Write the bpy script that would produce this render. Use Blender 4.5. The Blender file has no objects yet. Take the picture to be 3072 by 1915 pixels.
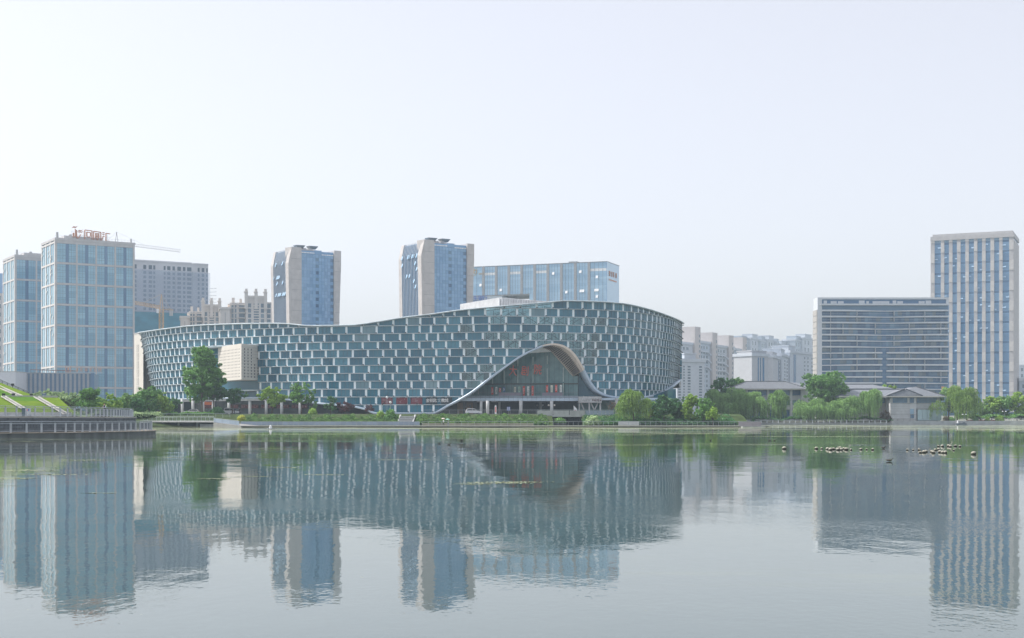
import bpy, bmesh, math, random
import numpy as np
from mathutils import Matrix, Vector

# ------------------------------------------------------------------ camera, sky, sun, exposure
S = 4200.0 / 2600.0            # depth scale: distances below are given for a 2600 px lens, the lens is 4200 px
H = 2.05                       # eye height above the water
YH = 1257.0                    # horizon row in the photograph
sc = bpy.context.scene
sc.render.engine = 'CYCLES'
sc.cycles.use_denoising = True
sc.cycles.max_bounces = 6
sc.cycles.diffuse_bounces = 2
sc.cycles.glossy_bounces = 3
sc.cycles.transmission_bounces = 4
sc.cycles.transparent_max_bounces = 8
sc.cycles.volume_bounces = 0
sc.cycles.caustics_reflective = False
sc.cycles.caustics_refractive = False
cam_d = bpy.data.cameras.new('camera')
cam = bpy.data.objects.new('camera', cam_d)
sc.collection.objects.link(cam)
cam.location = (0, 0, H)
cam.rotation_euler = (math.radians(90), 0, 0)
cam_d.sensor_width = 36
cam_d.lens = 36 * 4200 / 3072
cam_d.shift_y = (YH - 957.5) / 3072
cam_d.clip_start = 0.3
cam_d.clip_end = 12000
sc.camera = cam

SUN_EL, SUN_AZ = math.radians(48), math.radians(-76)     # azimuth from +Y, negative is left
world = bpy.data.worlds.new('World'); sc.world = world; world.use_nodes = True
wn = world.node_tree.nodes; wl = world.node_tree.links; wn.clear()
sky = wn.new('ShaderNodeTexSky'); sky.sky_type = 'NISHITA'; sky.sun_disc = False
sky.sun_elevation = SUN_EL; sky.sun_rotation = SUN_AZ
sky.altitude = 0; sky.air_density = 1.0; sky.dust_density = 2.1; sky.ozone_density = 3.5
hsv = wn.new('ShaderNodeHueSaturation'); hsv.inputs['Saturation'].default_value = 0.52
bgn = wn.new('ShaderNodeBackground'); bgn.inputs['Strength'].default_value = 0.15
wo = wn.new('ShaderNodeOutputWorld')
wb_ = wn.new('ShaderNodeMix'); wb_.data_type = 'RGBA'; wb_.blend_type = 'MULTIPLY'; wb_.inputs[0].default_value = 1; wb_.inputs[7].default_value = (1.055, .996, .98, 1)
wl.new(sky.outputs[0], hsv.inputs['Color']); wl.new(hsv.outputs[0], wb_.inputs[6]); veil_ = wn.new('ShaderNodeMix'); veil_.data_type = 'RGBA'; veil_.inputs[0].default_value = .46; veil_.inputs[7].default_value = (3.46, 3.42, 3.54, 1)   # even white veil of high thin haze over the whole sky
wl.new(wb_.outputs[2], veil_.inputs[6]); wl.new(veil_.outputs[2], bgn.inputs[0]); wl.new(bgn.outputs[0], wo.inputs[0])
sun_d = bpy.data.lights.new('sun', 'SUN'); sun_d.energy = 2.8; sun_d.angle = math.radians(1.2); sun_d.color = (1, .94, .86)
sun = bpy.data.objects.new('sun', sun_d); sc.collection.objects.link(sun)
to_sun = Vector((math.sin(SUN_AZ) * math.cos(SUN_EL), math.cos(SUN_AZ) * math.cos(SUN_EL), math.sin(SUN_EL)))
sun.rotation_euler = to_sun.to_track_quat('Z', 'Y').to_euler()
sun.location = to_sun * 500
vs = sc.view_settings
vs.view_transform = 'Standard'; vs.look = 'None'; vs.gamma = 1; vs.use_curve_mapping = False; vs.exposure = 0.74

HAZE = 0.00024                 # density of the air, per metre
# ------------------------------------------------------------------ helpers
C = sc.collection
rnd = random.Random(7)
def X(px, d): return (px - 1536) * d / 2600.0
def Z(py, d): return H - (py - YH) * d / 2600.0
def P(px, py, d): return Vector((X(px, d), d * S, Z(py, d)))
def lin(h):
    v = [int(h[i:i + 2], 16) / 255 for i in (0, 2, 4)]
    return tuple((x / 12.92 if x <= .04045 else ((x + .055) / 1.055) ** 2.4) for x in v)

MATS = {}
def mat(name, col, rough=.7, spec=.4, metal=0.0, nscale=.6, namt=.12, rand=0.0, bump=0.0, bscale=8, stretch=(1, 1, 1), col2=None, thr=None, coat=0):
    """Principled material: base colour varied by world-space noise and, per object, by Object Info random."""
    if name in MATS: return MATS[name]
    m = bpy.data.materials.new(name); m.use_nodes = True
    n = m.node_tree.nodes; l = m.node_tree.links
    b = n['Principled BSDF']
    b.inputs['Roughness'].default_value = rough
    b.inputs['Specular IOR Level'].default_value = spec
    b.inputs['Metallic'].default_value = metal
    b.inputs['Coat Weight'].default_value = coat
    g = n.new('ShaderNodeNewGeometry')
    mp = n.new('ShaderNodeMapping'); mp.inputs['Scale'].default_value = stretch
    l.new(g.outputs['Position'], mp.inputs[0])
    t = n.new('ShaderNodeTexNoise'); t.inputs['Scale'].default_value = nscale; t.inputs['Detail'].default_value = 5
    l.new(mp.outputs[0], t.inputs['Vector'])
    fac = t.outputs[0]
    if rand:
        oi = n.new('ShaderNodeObjectInfo')
        mx = n.new('ShaderNodeMix'); mx.inputs[0].default_value = rand
        l.new(t.outputs[0], mx.inputs[2]); l.new(oi.outputs['Random'], mx.inputs[3]); fac = mx.outputs[0]
    r = n.new('ShaderNodeValToRGB'); l.new(fac, r.inputs[0])
    c2 = col2 or tuple(min(1, x * (1 + namt)) for x in col)
    c1 = col if col2 else tuple(x * (1 - namt) for x in col)
    lo, hi = thr or (.3, .7)
    if rand: lo, hi = (.5 - .5 * rand - .2 * (1 - rand), .5 + .5 * rand + .2 * (1 - rand)) if not thr else thr
    r.color_ramp.elements[0].position = lo; r.color_ramp.elements[0].color = (*c1, 1)
    r.color_ramp.elements[1].position = hi; r.color_ramp.elements[1].color = (*c2, 1)
    l.new(r.outputs[0], b.inputs['Base Color'])
    if bump:
        t2 = n.new('ShaderNodeTexNoise'); t2.inputs['Scale'].default_value = bscale; t2.inputs['Detail'].default_value = 4
        l.new(mp.outputs[0], t2.inputs['Vector'])
        bp = n.new('ShaderNodeBump'); bp.inputs['Strength'].default_value = 1; bp.inputs['Distance'].default_value = bump
        l.new(t2.outputs[0], bp.inputs['Height']); l.new(bp.outputs[0], b.inputs['Normal'])
    MATS[name] = m
    return m

def leafmat(name, dark, light, trans=.3):
    if name in MATS: return MATS[name]
    m = bpy.data.materials.new(name); m.use_nodes = True
    n = m.node_tree.nodes; l = m.node_tree.links; n.clear()
    a = n.new('ShaderNodeAttribute'); a.attribute_name = 'tint'
    r = n.new('ShaderNodeValToRGB'); l.new(a.outputs['Fac'], r.inputs[0])
    r.color_ramp.elements[0].color = (*dark, 1); r.color_ramp.elements[1].color = (*light, 1)
    d = n.new('ShaderNodeBsdfDiffuse'); t = n.new('ShaderNodeBsdfTranslucent'); gl = n.new('ShaderNodeBsdfGlossy')
    gl.inputs['Roughness'].default_value = .5; gl.inputs['Color'].default_value = (.6, .65, .6, 1)
    l.new(r.outputs[0], d.inputs[0]); l.new(r.outputs[0], t.inputs[0])
    x = n.new('ShaderNodeMixShader'); x.inputs[0].default_value = trans
    l.new(d.outputs[0], x.inputs[1]); l.new(t.outputs[0], x.inputs[2])
    y = n.new('ShaderNodeMixShader'); y.inputs[0].default_value = .05
    l.new(x.outputs[0], y.inputs[1]); l.new(gl.outputs[0], y.inputs[2])
    o = n.new('ShaderNodeOutputMaterial'); l.new(y.outputs[0], o.inputs[0])
    MATS[name] = m
    return m

class MB:
    """collects geometry, builds ONE mesh object"""
    def __init__(s): s.v = []; s.f = []; s.mi = []
    def add(s, vs, fs, M=None, mi=0):
        o = len(s.v)
        s.v += [tuple(M @ Vector(p)) for p in vs] if M is not None else [tuple(p) for p in vs]
        s.f += [tuple(i + o for i in f) for f in fs]; s.mi += [mi] * len(fs)
        return s
    def box(s, x0, x1, y0, y1, z0, z1, M=None, mi=0):
        return s.add([(x0, y0, z0), (x1, y0, z0), (x1, y1, z0), (x0, y1, z0), (x0, y0, z1), (x1, y0, z1), (x1, y1, z1), (x0, y1, z1)],
                     [(0, 3, 2, 1), (4, 5, 6, 7), (0, 1, 5, 4), (1, 2, 6, 5), (2, 3, 7, 6), (3, 0, 4, 7)], M, mi)
    def prism(s, poly, z0, z1, M=None, mi=0):
        n = len(poly)
        return s.add([(x, y, z0) for x, y in poly] + [(x, y, z1) for x, y in poly],
                     [tuple(range(n - 1, -1, -1)), tuple(range(n, 2 * n))] + [(i, (i + 1) % n, n + (i + 1) % n, n + i) for i in range(n)], M, mi)
    def loft(s, rings, M=None, cap=True, mi=0):
        n = len(rings[0]); v = [p for r in rings for p in r]; f = []
        for k in range(len(rings) - 1):
            for i in range(n):
                j = (i + 1) % n
                f.append((k * n + i, k * n + j, (k + 1) * n + j, (k + 1) * n + i))
        if cap: f += [tuple(range(n - 1, -1, -1)), tuple(range((len(rings) - 1) * n, len(rings) * n))]
        return s.add(v, f, M, mi)
    def lathe(s, prof, n=12, M=None, mi=0):
        return s.loft([[(r * math.cos(2 * math.pi * i / n), r * math.sin(2 * math.pi * i / n), z) for i in range(n)] for r, z in prof], M, True, mi)
    def tube(s, pts, r, n=6, mi=0):
        rings = []; pts = [Vector(p) for p in pts]
        rs = r if isinstance(r, (list, tuple)) else [r] * len(pts)
        for i, p in enumerate(pts):
            t = (pts[min(i + 1, len(pts) - 1)] - pts[max(i - 1, 0)]).normalized()
            a = t.cross(Vector((0, 0, 1)) if abs(t.z) < .9 else Vector((0, 1, 0))).normalized(); b = a.cross(t)
            rings.append([tuple(p + (a * math.cos(2 * math.pi * k / n) + b * math.sin(2 * math.pi * k / n)) * rs[i]) for k in range(n)])
        return s.loft(rings, None, True, mi)
    def bar(s, p, q, w, h=None, mi=0):
        p, q = Vector(p), Vector(q); h = h or w
        t = (q - p).normalized(); a = t.cross(Vector((0, 0, 1)) if abs(t.z) < .95 else Vector((0, 1, 0))).normalized() * w / 2; b = a.cross(t).normalized() * h / 2
        return s.loft([[tuple(c - a - b), tuple(c + a - b), tuple(c + a + b), tuple(c - a + b)] for c in (p, q)], None, True, mi)
    def mesh(s, name, mats, smooth=False):
        me = bpy.data.meshes.new(name); me.from_pydata(s.v, [], s.f)
        for m in (mats if isinstance(mats, (list, tuple)) else [mats]): me.materials.append(m)
        if any(s.mi): me.polygons.foreach_set('material_index', s.mi)
        if smooth: me.polygons.foreach_set('use_smooth', [True] * len(me.polygons))
        bm = bmesh.new(); bm.from_mesh(me); bmesh.ops.recalc_face_normals(bm, faces=bm.faces); bm.to_mesh(me); bm.free()
        return me
    def build(s, name, mats, parent=None, smooth=False, M=None, **tags):
        return put(name, s.mesh(name, mats, smooth), parent, M, **tags)

def put(name, me, parent=None, M=None, label=None, cat=None, group=None, kind=None):
    o = bpy.data.objects.new(name, me); C.objects.link(o)
    if parent is not None: o.parent = parent
    if M is not None: o.matrix_local = M
    return tag(o, label, cat, group, kind)
def tag(o, label=None, cat=None, group=None, kind=None):
    if label: o['label'] = label
    if cat: o['category'] = cat
    if group: o['group'] = group
    if kind: o['kind'] = kind
    return o
def thing(name, label, cat, M=None, group=None):
    return put(name, None, None, M if M is not None else Matrix(), label, cat, group)
BOXC = {}
def boxmesh(name, w, t, h, m):
    k = (round(w, 3), round(t, 3), round(h, 3), m.name)
    if k not in BOXC: BOXC[k] = MB().box(0, w, 0, t, 0, h).mesh(name, m)
    return BOXC[k]
def piece(name, parent, M, a0, a1, b0, b1, c0, c1, m):
    """box part given in the coordinates of the face matrix M"""
    return put(name, boxmesh(name, a1 - a0, b1 - b0, c1 - c0, m), parent, M @ Matrix.Translation((a0, b0, c0)))

def frame(pxl, dl, pxr, dr, zb):
    """building frame: a along the front from left to right, b away from the viewer, c up; returns matrix and front width"""
    p = Vector((X(pxl, dl), dl * S, zb)); q = Vector((X(pxr, dr), dr * S, zb))
    a = (q - p); w = a.length; a.normalize(); b = Vector((-a.y, a.x, 0))
    return Matrix(((a.x, b.x, 0, p.x), (a.y, b.y, 0, p.y), (0, 0, 1, p.z), (0, 0, 0, 1))), w
I4 = Matrix()
def left_face(D): return Matrix(((0, 1, 0, 0), (-1, 0, 0, D), (0, 0, 1, 0), (0, 0, 0, 1)))
def right_face(W): return Matrix(((0, -1, 0, W), (1, 0, 0, 0), (0, 0, 1, 0), (0, 0, 0, 1)))

FONT_M = {}
def text_mesh(s, h, depth, m):
    cu = bpy.data.curves.new('lettering', 'FONT'); cu.body = s; cu.size = h; cu.extrude = depth; cu.align_x = 'CENTER'; cu.align_y = 'CENTER'; cu.resolution_u = 2
    o = bpy.data.objects.new('lettering_tmp', cu); C.objects.link(o)
    bpy.context.view_layer.update()
    me = bpy.data.meshes.new_from_object(o.evaluated_get(bpy.context.evaluated_depsgraph_get()))
    bpy.data.objects.remove(o); bpy.data.curves.remove(cu)
    me.materials.clear(); me.materials.append(m)
    return me
def text(name, s, h, m, parent, M, a, b, c, depth=.1, sx=1.0, **kw):
    """upright lettering on a face: centre at (a, b, c)"""
    return put(name, text_mesh(s, h, depth, m), parent, M @ Matrix.Translation((a, b, c)) @ Matrix.Rotation(math.pi / 2, 4, 'X') @ Matrix.Diagonal((sx, 1, 1, 1)), **kw)

def interp(xs, ys):
    xs = np.array(xs, float); ys = np.array(ys, float)
    h = np.diff(xs); dl = np.diff(ys) / h
    m = np.zeros(len(xs)); m[0] = dl[0]; m[-1] = dl[-1]
    for i in range(1, len(xs) - 1):
        if dl[i - 1] * dl[i] > 0: m[i] = 2 * dl[i - 1] * dl[i] / (dl[i - 1] + dl[i])
    def f(x):
        if x <= xs[0]: return float(ys[0])
        if x >= xs[-1]: return float(ys[-1])
        i = int(np.searchsorted(xs, x) - 1); t = (x - xs[i]) / h[i]
        return float((2 * t**3 - 3 * t**2 + 1) * ys[i] + (t**3 - 2 * t**2 + t) * h[i] * m[i] + (-2 * t**3 + 3 * t**2) * ys[i + 1] + (t**3 - t**2) * h[i] * m[i + 1])
    return f

def quads_mesh(name, V, tint, m):
    """V: (n,4,3) array of leaf quads"""
    n = len(V); me = bpy.data.meshes.new(name)
    me.vertices.add(n * 4); me.vertices.foreach_set('co', V.reshape(-1).astype(np.float32))
    me.loops.add(n * 4); me.loops.foreach_set('vertex_index', np.arange(n * 4, dtype=np.int32))
    me.polygons.add(n); me.polygons.foreach_set('loop_start', np.arange(0, n * 4, 4, dtype=np.int32))
    a = me.attributes.new('tint', 'FLOAT', 'FACE'); a.data.foreach_set('value', tint.astype(np.float32))
    me.materials.append(m); me.update(); me.validate()
    return me

# ------------------------------------------------------------------ materials
M_white = mat('white_panel', (.84, .92, .98), .45, .4, namt=.07, nscale=.25, rand=.4)
M_slab = mat('slab_edge', (.50, .58, .62), .6, namt=.25, nscale=.35, stretch=(1, 1, 4))
M_rim = mat('ribbon_metal', (.46, .56, .66), .38, .5, metal=.2, namt=.1, nscale=.3)
M_tglass = mat('theatre_glass', (.016, .105, .17), .06, .5, namt=.5, nscale=.22, rand=.5, col2=(.075, .26, .35), thr=(.2, .85))
M_tglass2 = mat('hall_glass', (.075, .185, .20), .05, .5, namt=.4, nscale=.5, col2=(.17, .31, .325))
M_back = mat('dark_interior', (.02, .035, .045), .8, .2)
M_stone_l = mat('beige_stone', (.52, .51, .51), .75, .3, namt=.08, nscale=.5, bump=.01, bscale=1)
M_stone_p = mat('pale_stone', (.62, .60, .58), .75, .3, namt=.08, nscale=.5)
M_grey = mat('grey_concrete', (.30, .31, .31), .8, .3, namt=.2, nscale=.7)
M_lgrey = mat('light_concrete', (.45, .46, .46), .8, .3, namt=.15, nscale=.8)
M_dark = mat('dark_metal', (.03, .035, .04), .5, .4)
M_blue = mat('blue_glass', (.18, .38, .52), .07, .6, rand=.6, nscale=.12, col2=(.32, .56, .69), thr=(.15, .85))
M_blue2 = mat('tower_glass', (.14, .30, .52), .08, .6, rand=.6, nscale=.12, col2=(.25, .45, .68), thr=(.15, .85))
M_pale = mat('pale_blue_glass', (.30, .50, .68), .06, .6, rand=.55, nscale=.06, col2=(.44, .64, .80), thr=(.2, .8))
M_dblue = mat('deep_blue_strip', (.06, .15, .28), .15, .5, rand=.6, nscale=.2, col2=(.11, .22, .37), thr=(.2, .8))
M_hglass = mat('hotel_glass', (.035, .11, .23), .1, .5, rand=.7, nscale=.2, col2=(.15, .28, .41), thr=(.2, .95))
M_mull = mat('mullion', (.10, .16, .20), .5, .5)
M_cream = mat('cream_stone', (.66, .63, .57), .7, .3, namt=.05, nscale=.3)
M_steel = mat('painted_rail', (.46, .50, .54), .45, .5, namt=.1, nscale=2)
M_dsteel = mat('dark_rail', (.16, .19, .22), .5, .5)
M_win = mat('far_window', (.10, .15, .20), .25, .5, rand=.7, col2=(.22, .28, .32), thr=(.1, .9))
M_tile = mat('roof_tile', (.20, .22, .25), .7, .3, namt=.18, nscale=1.4, bump=.03, bscale=6)
M_gold = mat('gold_letter', (.62, .36, .06), .4, .5)
M_red = mat('red_letter', (.95, .16, .10), .5, .4)
M_rust = mat('copper_letter', (.52, .22, .12), .5, .4)
M_bluesign = mat('blue_letter', (.03, .13, .50), .5, .4)
M_wsign = mat('white_letter', (.85, .86, .86), .5, .4)
M_bark = mat('bark', (.10, .08, .06), .9, .2, namt=.3, nscale=6)
M_bark_l = mat('pale_bark', (.20, .18, .15), .9, .2, namt=.3, nscale=6)
M_leaf = leafmat('leaf_green', (0.042, 0.126, 0.038), (0.276, 0.564, 0.132))
M_leaf_d = leafmat('leaf_deep', (0.025, 0.084, 0.038), (0.144, 0.367, 0.119))
M_leaf_b = leafmat('leaf_bright', (0.106, 0.210, 0.034), (0.526, 0.787, 0.132))
M_leaf_p = leafmat('leaf_pale', (0.157, 0.263, 0.126), (0.630, 0.800, 0.420))
M_leaf_w = leafmat('leaf_willow', (0.095, 0.199, 0.062), (0.420, 0.668, 0.223))
M_leaf_y = leafmat('leaf_yellow', (0.336, 0.400, 0.022), (0.800, 0.800, 0.157))
M_leaf_r = leafmat('leaf_red', (.05, .012, .02), (.17, .05, .065))
M_hedge = leafmat('leaf_hedge', (.035, .100, .028), (.20, .37, .085))
M_tan = mat('tan_stone', (.53, .505, .49), .75, .3, namt=.10, nscale=.4)
M_endw = mat('end_stone', (.40, .39, .37), .75, .3, namt=.08, nscale=.4)
# ------------------------------------------------------------------ water, ground, banks
def water_material():
    m = bpy.data.materials.new('lake_water'); m.use_nodes = True
    n = m.node_tree.nodes; l = m.node_tree.links; b = n['Principled BSDF']
    b.inputs['Base Color'].default_value = (.042, .076, .072, 1)
    b.inputs['Roughness'].default_value = .015
    b.inputs['IOR'].default_value = 1.45
    g = n.new('ShaderNodeNewGeometry')
    def noise(scale, detail, stretch, rough=.5, dist=0.0):
        mp = n.new('ShaderNodeMapping'); mp.inputs['Scale'].default_value = stretch; l.new(g.outputs['Position'], mp.inputs[0])
        t = n.new('ShaderNodeTexNoise'); t.inputs['Scale'].default_value = scale; t.inputs['Detail'].default_value = detail
        t.inputs['Roughness'].default_value = rough; t.inputs['Distortion'].default_value = dist
        l.new(mp.outputs[0], t.inputs['Vector']); return t.outputs[0]
    def math_(op, a, b_=None, c=None):
        k = n.new('ShaderNodeMath'); k.operation = op
        for i, v in enumerate((a, b_, c)):
            if v is None: continue
            if isinstance(v, (int, float)): k.inputs[i].default_value = v
            else: l.new(v, k.inputs[i])
        return k.outputs[0]
    def ramp(v, lo, hi):
        k = n.new('ShaderNodeMapRange'); k.interpolation_type = 'SMOOTHSTEP'
        l.new(v, k.inputs[0]); k.inputs[1].default_value = lo; k.inputs[2].default_value = hi; return k.outputs[0]
    # slow swell, small ripples and wind-ruffled lanes
    swell = noise(.34, 2, (1, .55, 1))
    rip = noise(2.3, 3, (1, .5, 1), .6)
    fine = noise(9, 2, (1, .6, 1))
    lane = ramp(noise(.035, 3, (.6, 1.5, 1), .6), .50, .66)
    h = math_('ADD', math_('MULTIPLY', swell, .0135), math_('MULTIPLY', rip, .0022))
    h = math_('ADD', h, math_('MULTIPLY', fine, math_('ADD', math_('MULTIPLY', lane, .0034), .0005)))
    bp = n.new('ShaderNodeBump'); bp.inputs['Strength'].default_value = 1; bp.inputs['Distance'].default_value = 1
    l.new(h, bp.inputs['Height']); l.new(bp.outputs[0], b.inputs['Normal'])
    # thin floating pollen and algae film in streaks, thicker towards the far bank
    sep = n.new('ShaderNodeSeparateXYZ'); l.new(g.outputs['Position'], sep.inputs[0])
    far = ramp(sep.outputs['Y'], 30, 330)
    pn = noise(.055, 8, (.45, 1.3, 1), .66, .3)
    pn2 = noise(.9, 4, (.25, 1.3, 1), .7)
    v = math_('ADD', math_('ADD', math_('MULTIPLY', pn, .72), math_('MULTIPLY', pn2, .28)), math_('MULTIPLY', far, .085))
    mask = math_('MULTIPLY', ramp(v, .555, .64), math_('ADD', math_('MULTIPLY', far, .50), .07))
    speck = ramp(noise(5.5, 2, (1, 1, 1), .8), .73, .76)
    mask = math_('MAXIMUM', mask, math_('MULTIPLY', speck, .35))
    film = n.new('ShaderNodeBsdfDiffuse')
    fc = n.new('ShaderNodeValToRGB'); l.new(pn2, fc.inputs[0])
    fc.color_ramp.elements[0].color = (.30, .36, .20, 1); fc.color_ramp.elements[1].color = (.52, .55, .40, 1)
    l.new(fc.outputs[0], film.inputs[0])
    mx = n.new('ShaderNodeMixShader'); l.new(mask, mx.inputs[0]); l.new(b.outputs[0], mx.inputs[1]); l.new(film.outputs[0], mx.inputs[2])
    l.new(mx.outputs[0], n['Material Output'].inputs[0])
    return m
MB().add([(-2500, -600, 0), (2500, -600, 0), (2500, 560, 0), (-2500, 560, 0)], [(0, 1, 2, 3)]).build('lake', water_material(), kind='structure')

GZ = 3.35                                        # street level round the theatre
M_ground = mat('city_ground', (.22, .23, .20), .95, .1, namt=.25, nscale=.08)
M_soil = mat('planted_soil', (.055, .085, .03), 1, .1, namt=.4, nscale=.5)
M_pave = mat('paving', (.36, .36, .35), .85, .3, namt=.15, nscale=1.5)
g = MB()
def strip(rows):
    """rows of (x, y, z) lists -> quads"""
    n = len(rows[0]); v = [p for r in rows for p in r]
    g.add(v, [(k * n + i, k * n + i + 1, (k + 1) * n + i + 1, (k + 1) * n + i) for k in range(len(rows) - 1) for i in range(n - 1)])
# behind the theatre promenade: foot of the bank, bank, street level to the horizon
UX = (X(1656, 235), X(1746, 235))                # mouth of the underpass in the bank
bank = MB()
for xs in ([-104, -60, 0, UX[0]], [UX[1], 40, 50, 62.5]):
    n_ = len(xs); rows = [[(x, 226 * S, -.5) for x in xs], [(x, 226 * S + .01, .27) for x in xs], [(x, 228 * S, .6) for x in xs], [(x, 234 * S, GZ - .6) for x in xs], [(x, 238 * S, GZ) for x in xs]]
    bank.add([p for r in rows for p in r], [(k * n_ + i, k * n_ + i + 1, (k + 1) * n_ + i + 1, (k + 1) * n_ + i) for k in range(4) for i in range(n_ - 1)])
for x in UX: bank.add([(x, 226 * S, -.5), (x, 226 * S, .27), (x, 228 * S, .6), (x, 234 * S, GZ - .6), (x, 238 * S, GZ), (x, 243.5 * S, GZ), (x, 243.5 * S, -.5)], [tuple(range(7))])
bank.add([(UX[0], 226 * S, .25), (UX[1], 226 * S, .25), (UX[1], 243.5 * S, .25), (UX[0], 243.5 * S, .25)], [(0, 1, 2, 3)])
bank.build('bank', M_soil, kind='structure')
for xs in ([-104, UX[0]], [UX[1], 62.5]): strip([[(x, 238 * S, GZ) for x in xs], [(x, 243.5 * S, GZ) for x in xs]])
xs = [-104, 0, 62.5]; strip([[(x, 243.5 * S, GZ) for x in xs], [(x, 312 * S, GZ) for x in xs]])
# right bank
xs = [62.5, 150, 400, 3000]
strip([[(x, 298 * S, -.5) for x in xs], [(x, 298 * S + .01, 1.0) for x in xs], [(x, 312 * S, 1.2) for x in xs], [(x, 345 * S, 1.6) for x in xs], [(x, 360 * S, GZ) for x in xs], [(x, 420 * S, GZ) for x in xs]])
g.add([(62.5, 226 * S, -.5), (62.5, 226 * S, .27), (62.5, 238 * S, GZ), (62.5, 312 * S, GZ), (62.5, 312 * S, -.5)], [(0, 1, 2, 3, 4)])
# left bank behind the curved deck, running back to the footbridge
lb = [(-61, 118), (-70, 150), (-84, 190), (-104, 222), (-104, 236)]
strip([[(x, d * S, -.5) for x, d in lb], [(x - .02, d * S, 2.2) for x, d in lb], [(-160, d * S, 2.2) for x, d in lb], [(-3000, d * S, 2.2) for x, d in lb]])
strip([[(-3000, 236 * S, 2.2), (-104, 236 * S, 2.2)], [(-3000, 236.2 * S, GZ), (-104, 236.2 * S, GZ)], [(-3000, 312 * S, GZ), (-104, 312 * S, GZ)]])
strip([[(-3000, 312 * S, GZ), (62.5, 312 * S, GZ)], [(-3000, 5200, GZ), (62.5, 5200, GZ)]])
strip([[(62.5, 420 * S, GZ), (3000, 420 * S, GZ)], [(62.5, 5200, GZ), (3000, 5200, GZ)]])
g.build('ground', M_ground, kind='structure')
road = MB().box(-100, 62, 242 * S, 251 * S, GZ - .2, GZ + .02)
road.build('road', mat('asphalt', (.055, .057, .06), .9, .3, namt=.2, nscale=.5), kind='structure')
MB().box(-100, 62, 251.3 * S, 262 * S, GZ - .1, GZ + .14).build('pavement', M_pave, kind='structure')

# theatre promenade: a thin deck standing over the water's edge
PZ = .30
prom = MB()
prom.box(X(722, 209), 62, 209 * S, 226.2 * S, PZ - .16, PZ)
prom.box(X(722, 209), 62, 210.2 * S, 226.2 * S, -.6, PZ - .16)
prom.build('promenade', mat('promenade_stone', (.20, .205, .175), .85, .3, namt=.25, nscale=.9, stretch=(1, 1, 3)), kind='structure')

# ------------------------------------------------------------------ theatre
LEV0, PITCH = 3.94, 2.42
lev = lambda j: LEV0 + PITCH * j
d_of = interp([421, 430, 445, 470, 509, 588, 678, 795, 1000, 1212, 1498, 1781, 1872, 1950, 2000, 2030, 2046], [320, 309, 303, 298, 293, 285.5, 279.5, 274, 267.5, 265, 261, 265, 269, 277, 287, 298, 312])
ytop = interp([421, 509, 588, 678, 761, 830, 880, 930, 1000, 1063, 1127, 1212, 1296, 1381, 1508, 1593, 1629, 1697, 1776, 1863, 1935, 1994, 2034, 2046], [998, 985.7, 977, 973, 971, 970.5, 973, 977.5, 977, 975, 966.7, 953, 943, 931, 919, 911.6, 908.6, 903, 904.7, 911, 926.5, 946, 963, 971])
ybot_s = interp([853, 912, 963, 1010, 1055, 1096, 1130, 1299, 1344, 1409, 1463, 1514.6, 1566, 1607, 1632, 1657, 1681.5, 1702, 1723, 1741, 1758, 1772, 1793, 1824, 1850.5, 1880, 1929, 1961, 2003, 2029, 2040, 2046],
                [1198, 1204, 1210.7, 1215, 1219, 1228, 1240, 1240.5, 1219, 1183, 1141.6, 1102.4, 1067, 1047, 1037.5, 1034.4, 1038.5, 1049, 1069.5, 1098, 1129, 1154, 1176.6, 1190, 1193, 1193.5, 1192, 1187, 1171, 1153, 1144, 1138])
def zbot_px(px):
    if px < 853: return lev(2)
    return Z(ybot_s(px), d_of(px))
def ztop_px(px): return Z(ytop(px), d_of(px))
# samples along the plan, front then round both ends
pts = []
for k in range(0, 1626 * 2): 
    px = 421 + k / 2
    if k % 4 == 0 or px < 470 or px > 1990: pts.append((px, X(px, d_of(px)), d_of(px) * S))
PX = np.array([p[0] for p in pts]); XY = np.array([[p[1], p[2]] for p in pts])
# wrap-round ends
endR = [(62.0, 318 * S), (62.3, 326 * S), (59, 336 * S), (50, 344 * S)]
endL = [(-137.5, 326 * S), (-138.0, 334 * S), (-134, 344 * S), (-124, 350 * S)]
ARC = np.concatenate([[0], np.cumsum(np.linalg.norm(np.diff(XY, axis=0), axis=1))])
TAN = np.gradient(XY, axis=0); TAN /= np.linalg.norm(TAN, axis=1)[:, None]
NRM = np.stack([TAN[:, 1], -TAN[:, 0]], 1)                       # outward, towards the lake
def lean(px):
    if px < 640: return .19 * ((640 - px) / 219) ** 1.5
    if px > 1900: return .07 * ((px - 1900) / 146) ** 1.5
    return 0.0
def at_s(s):
    px = float(np.interp(s, ARC, PX))
    return px, np.array([np.interp(s, ARC, XY[:, 0]), np.interp(s, ARC, XY[:, 1])]), np.array([np.interp(s, ARC, NRM[:, 0]), np.interp(s, ARC, NRM[:, 1])])
def fpos(s, z, off=0.0):
    px, p, n = at_s(s)
    q = p + n * (off - lean(px) * max(0, lev(12) - z))
    return (q[0], q[1], z)
def s_of(px): return float(np.interp(px, PX, ARC))

theatre = thing('theatre', 'long curved glass and white panel theatre building with an arched glazed entrance', 'theatre', Matrix.Translation((0, 270 * S, GZ)))
TM = Matrix.Translation((0, -270 * S, -GZ))                      # parts are given in world coordinates
def tpart(mb, name, m, smooth=False, parent=None, **k): return mb.build(name, m, parent or theatre, smooth, TM if parent is None else None, **k)

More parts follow.
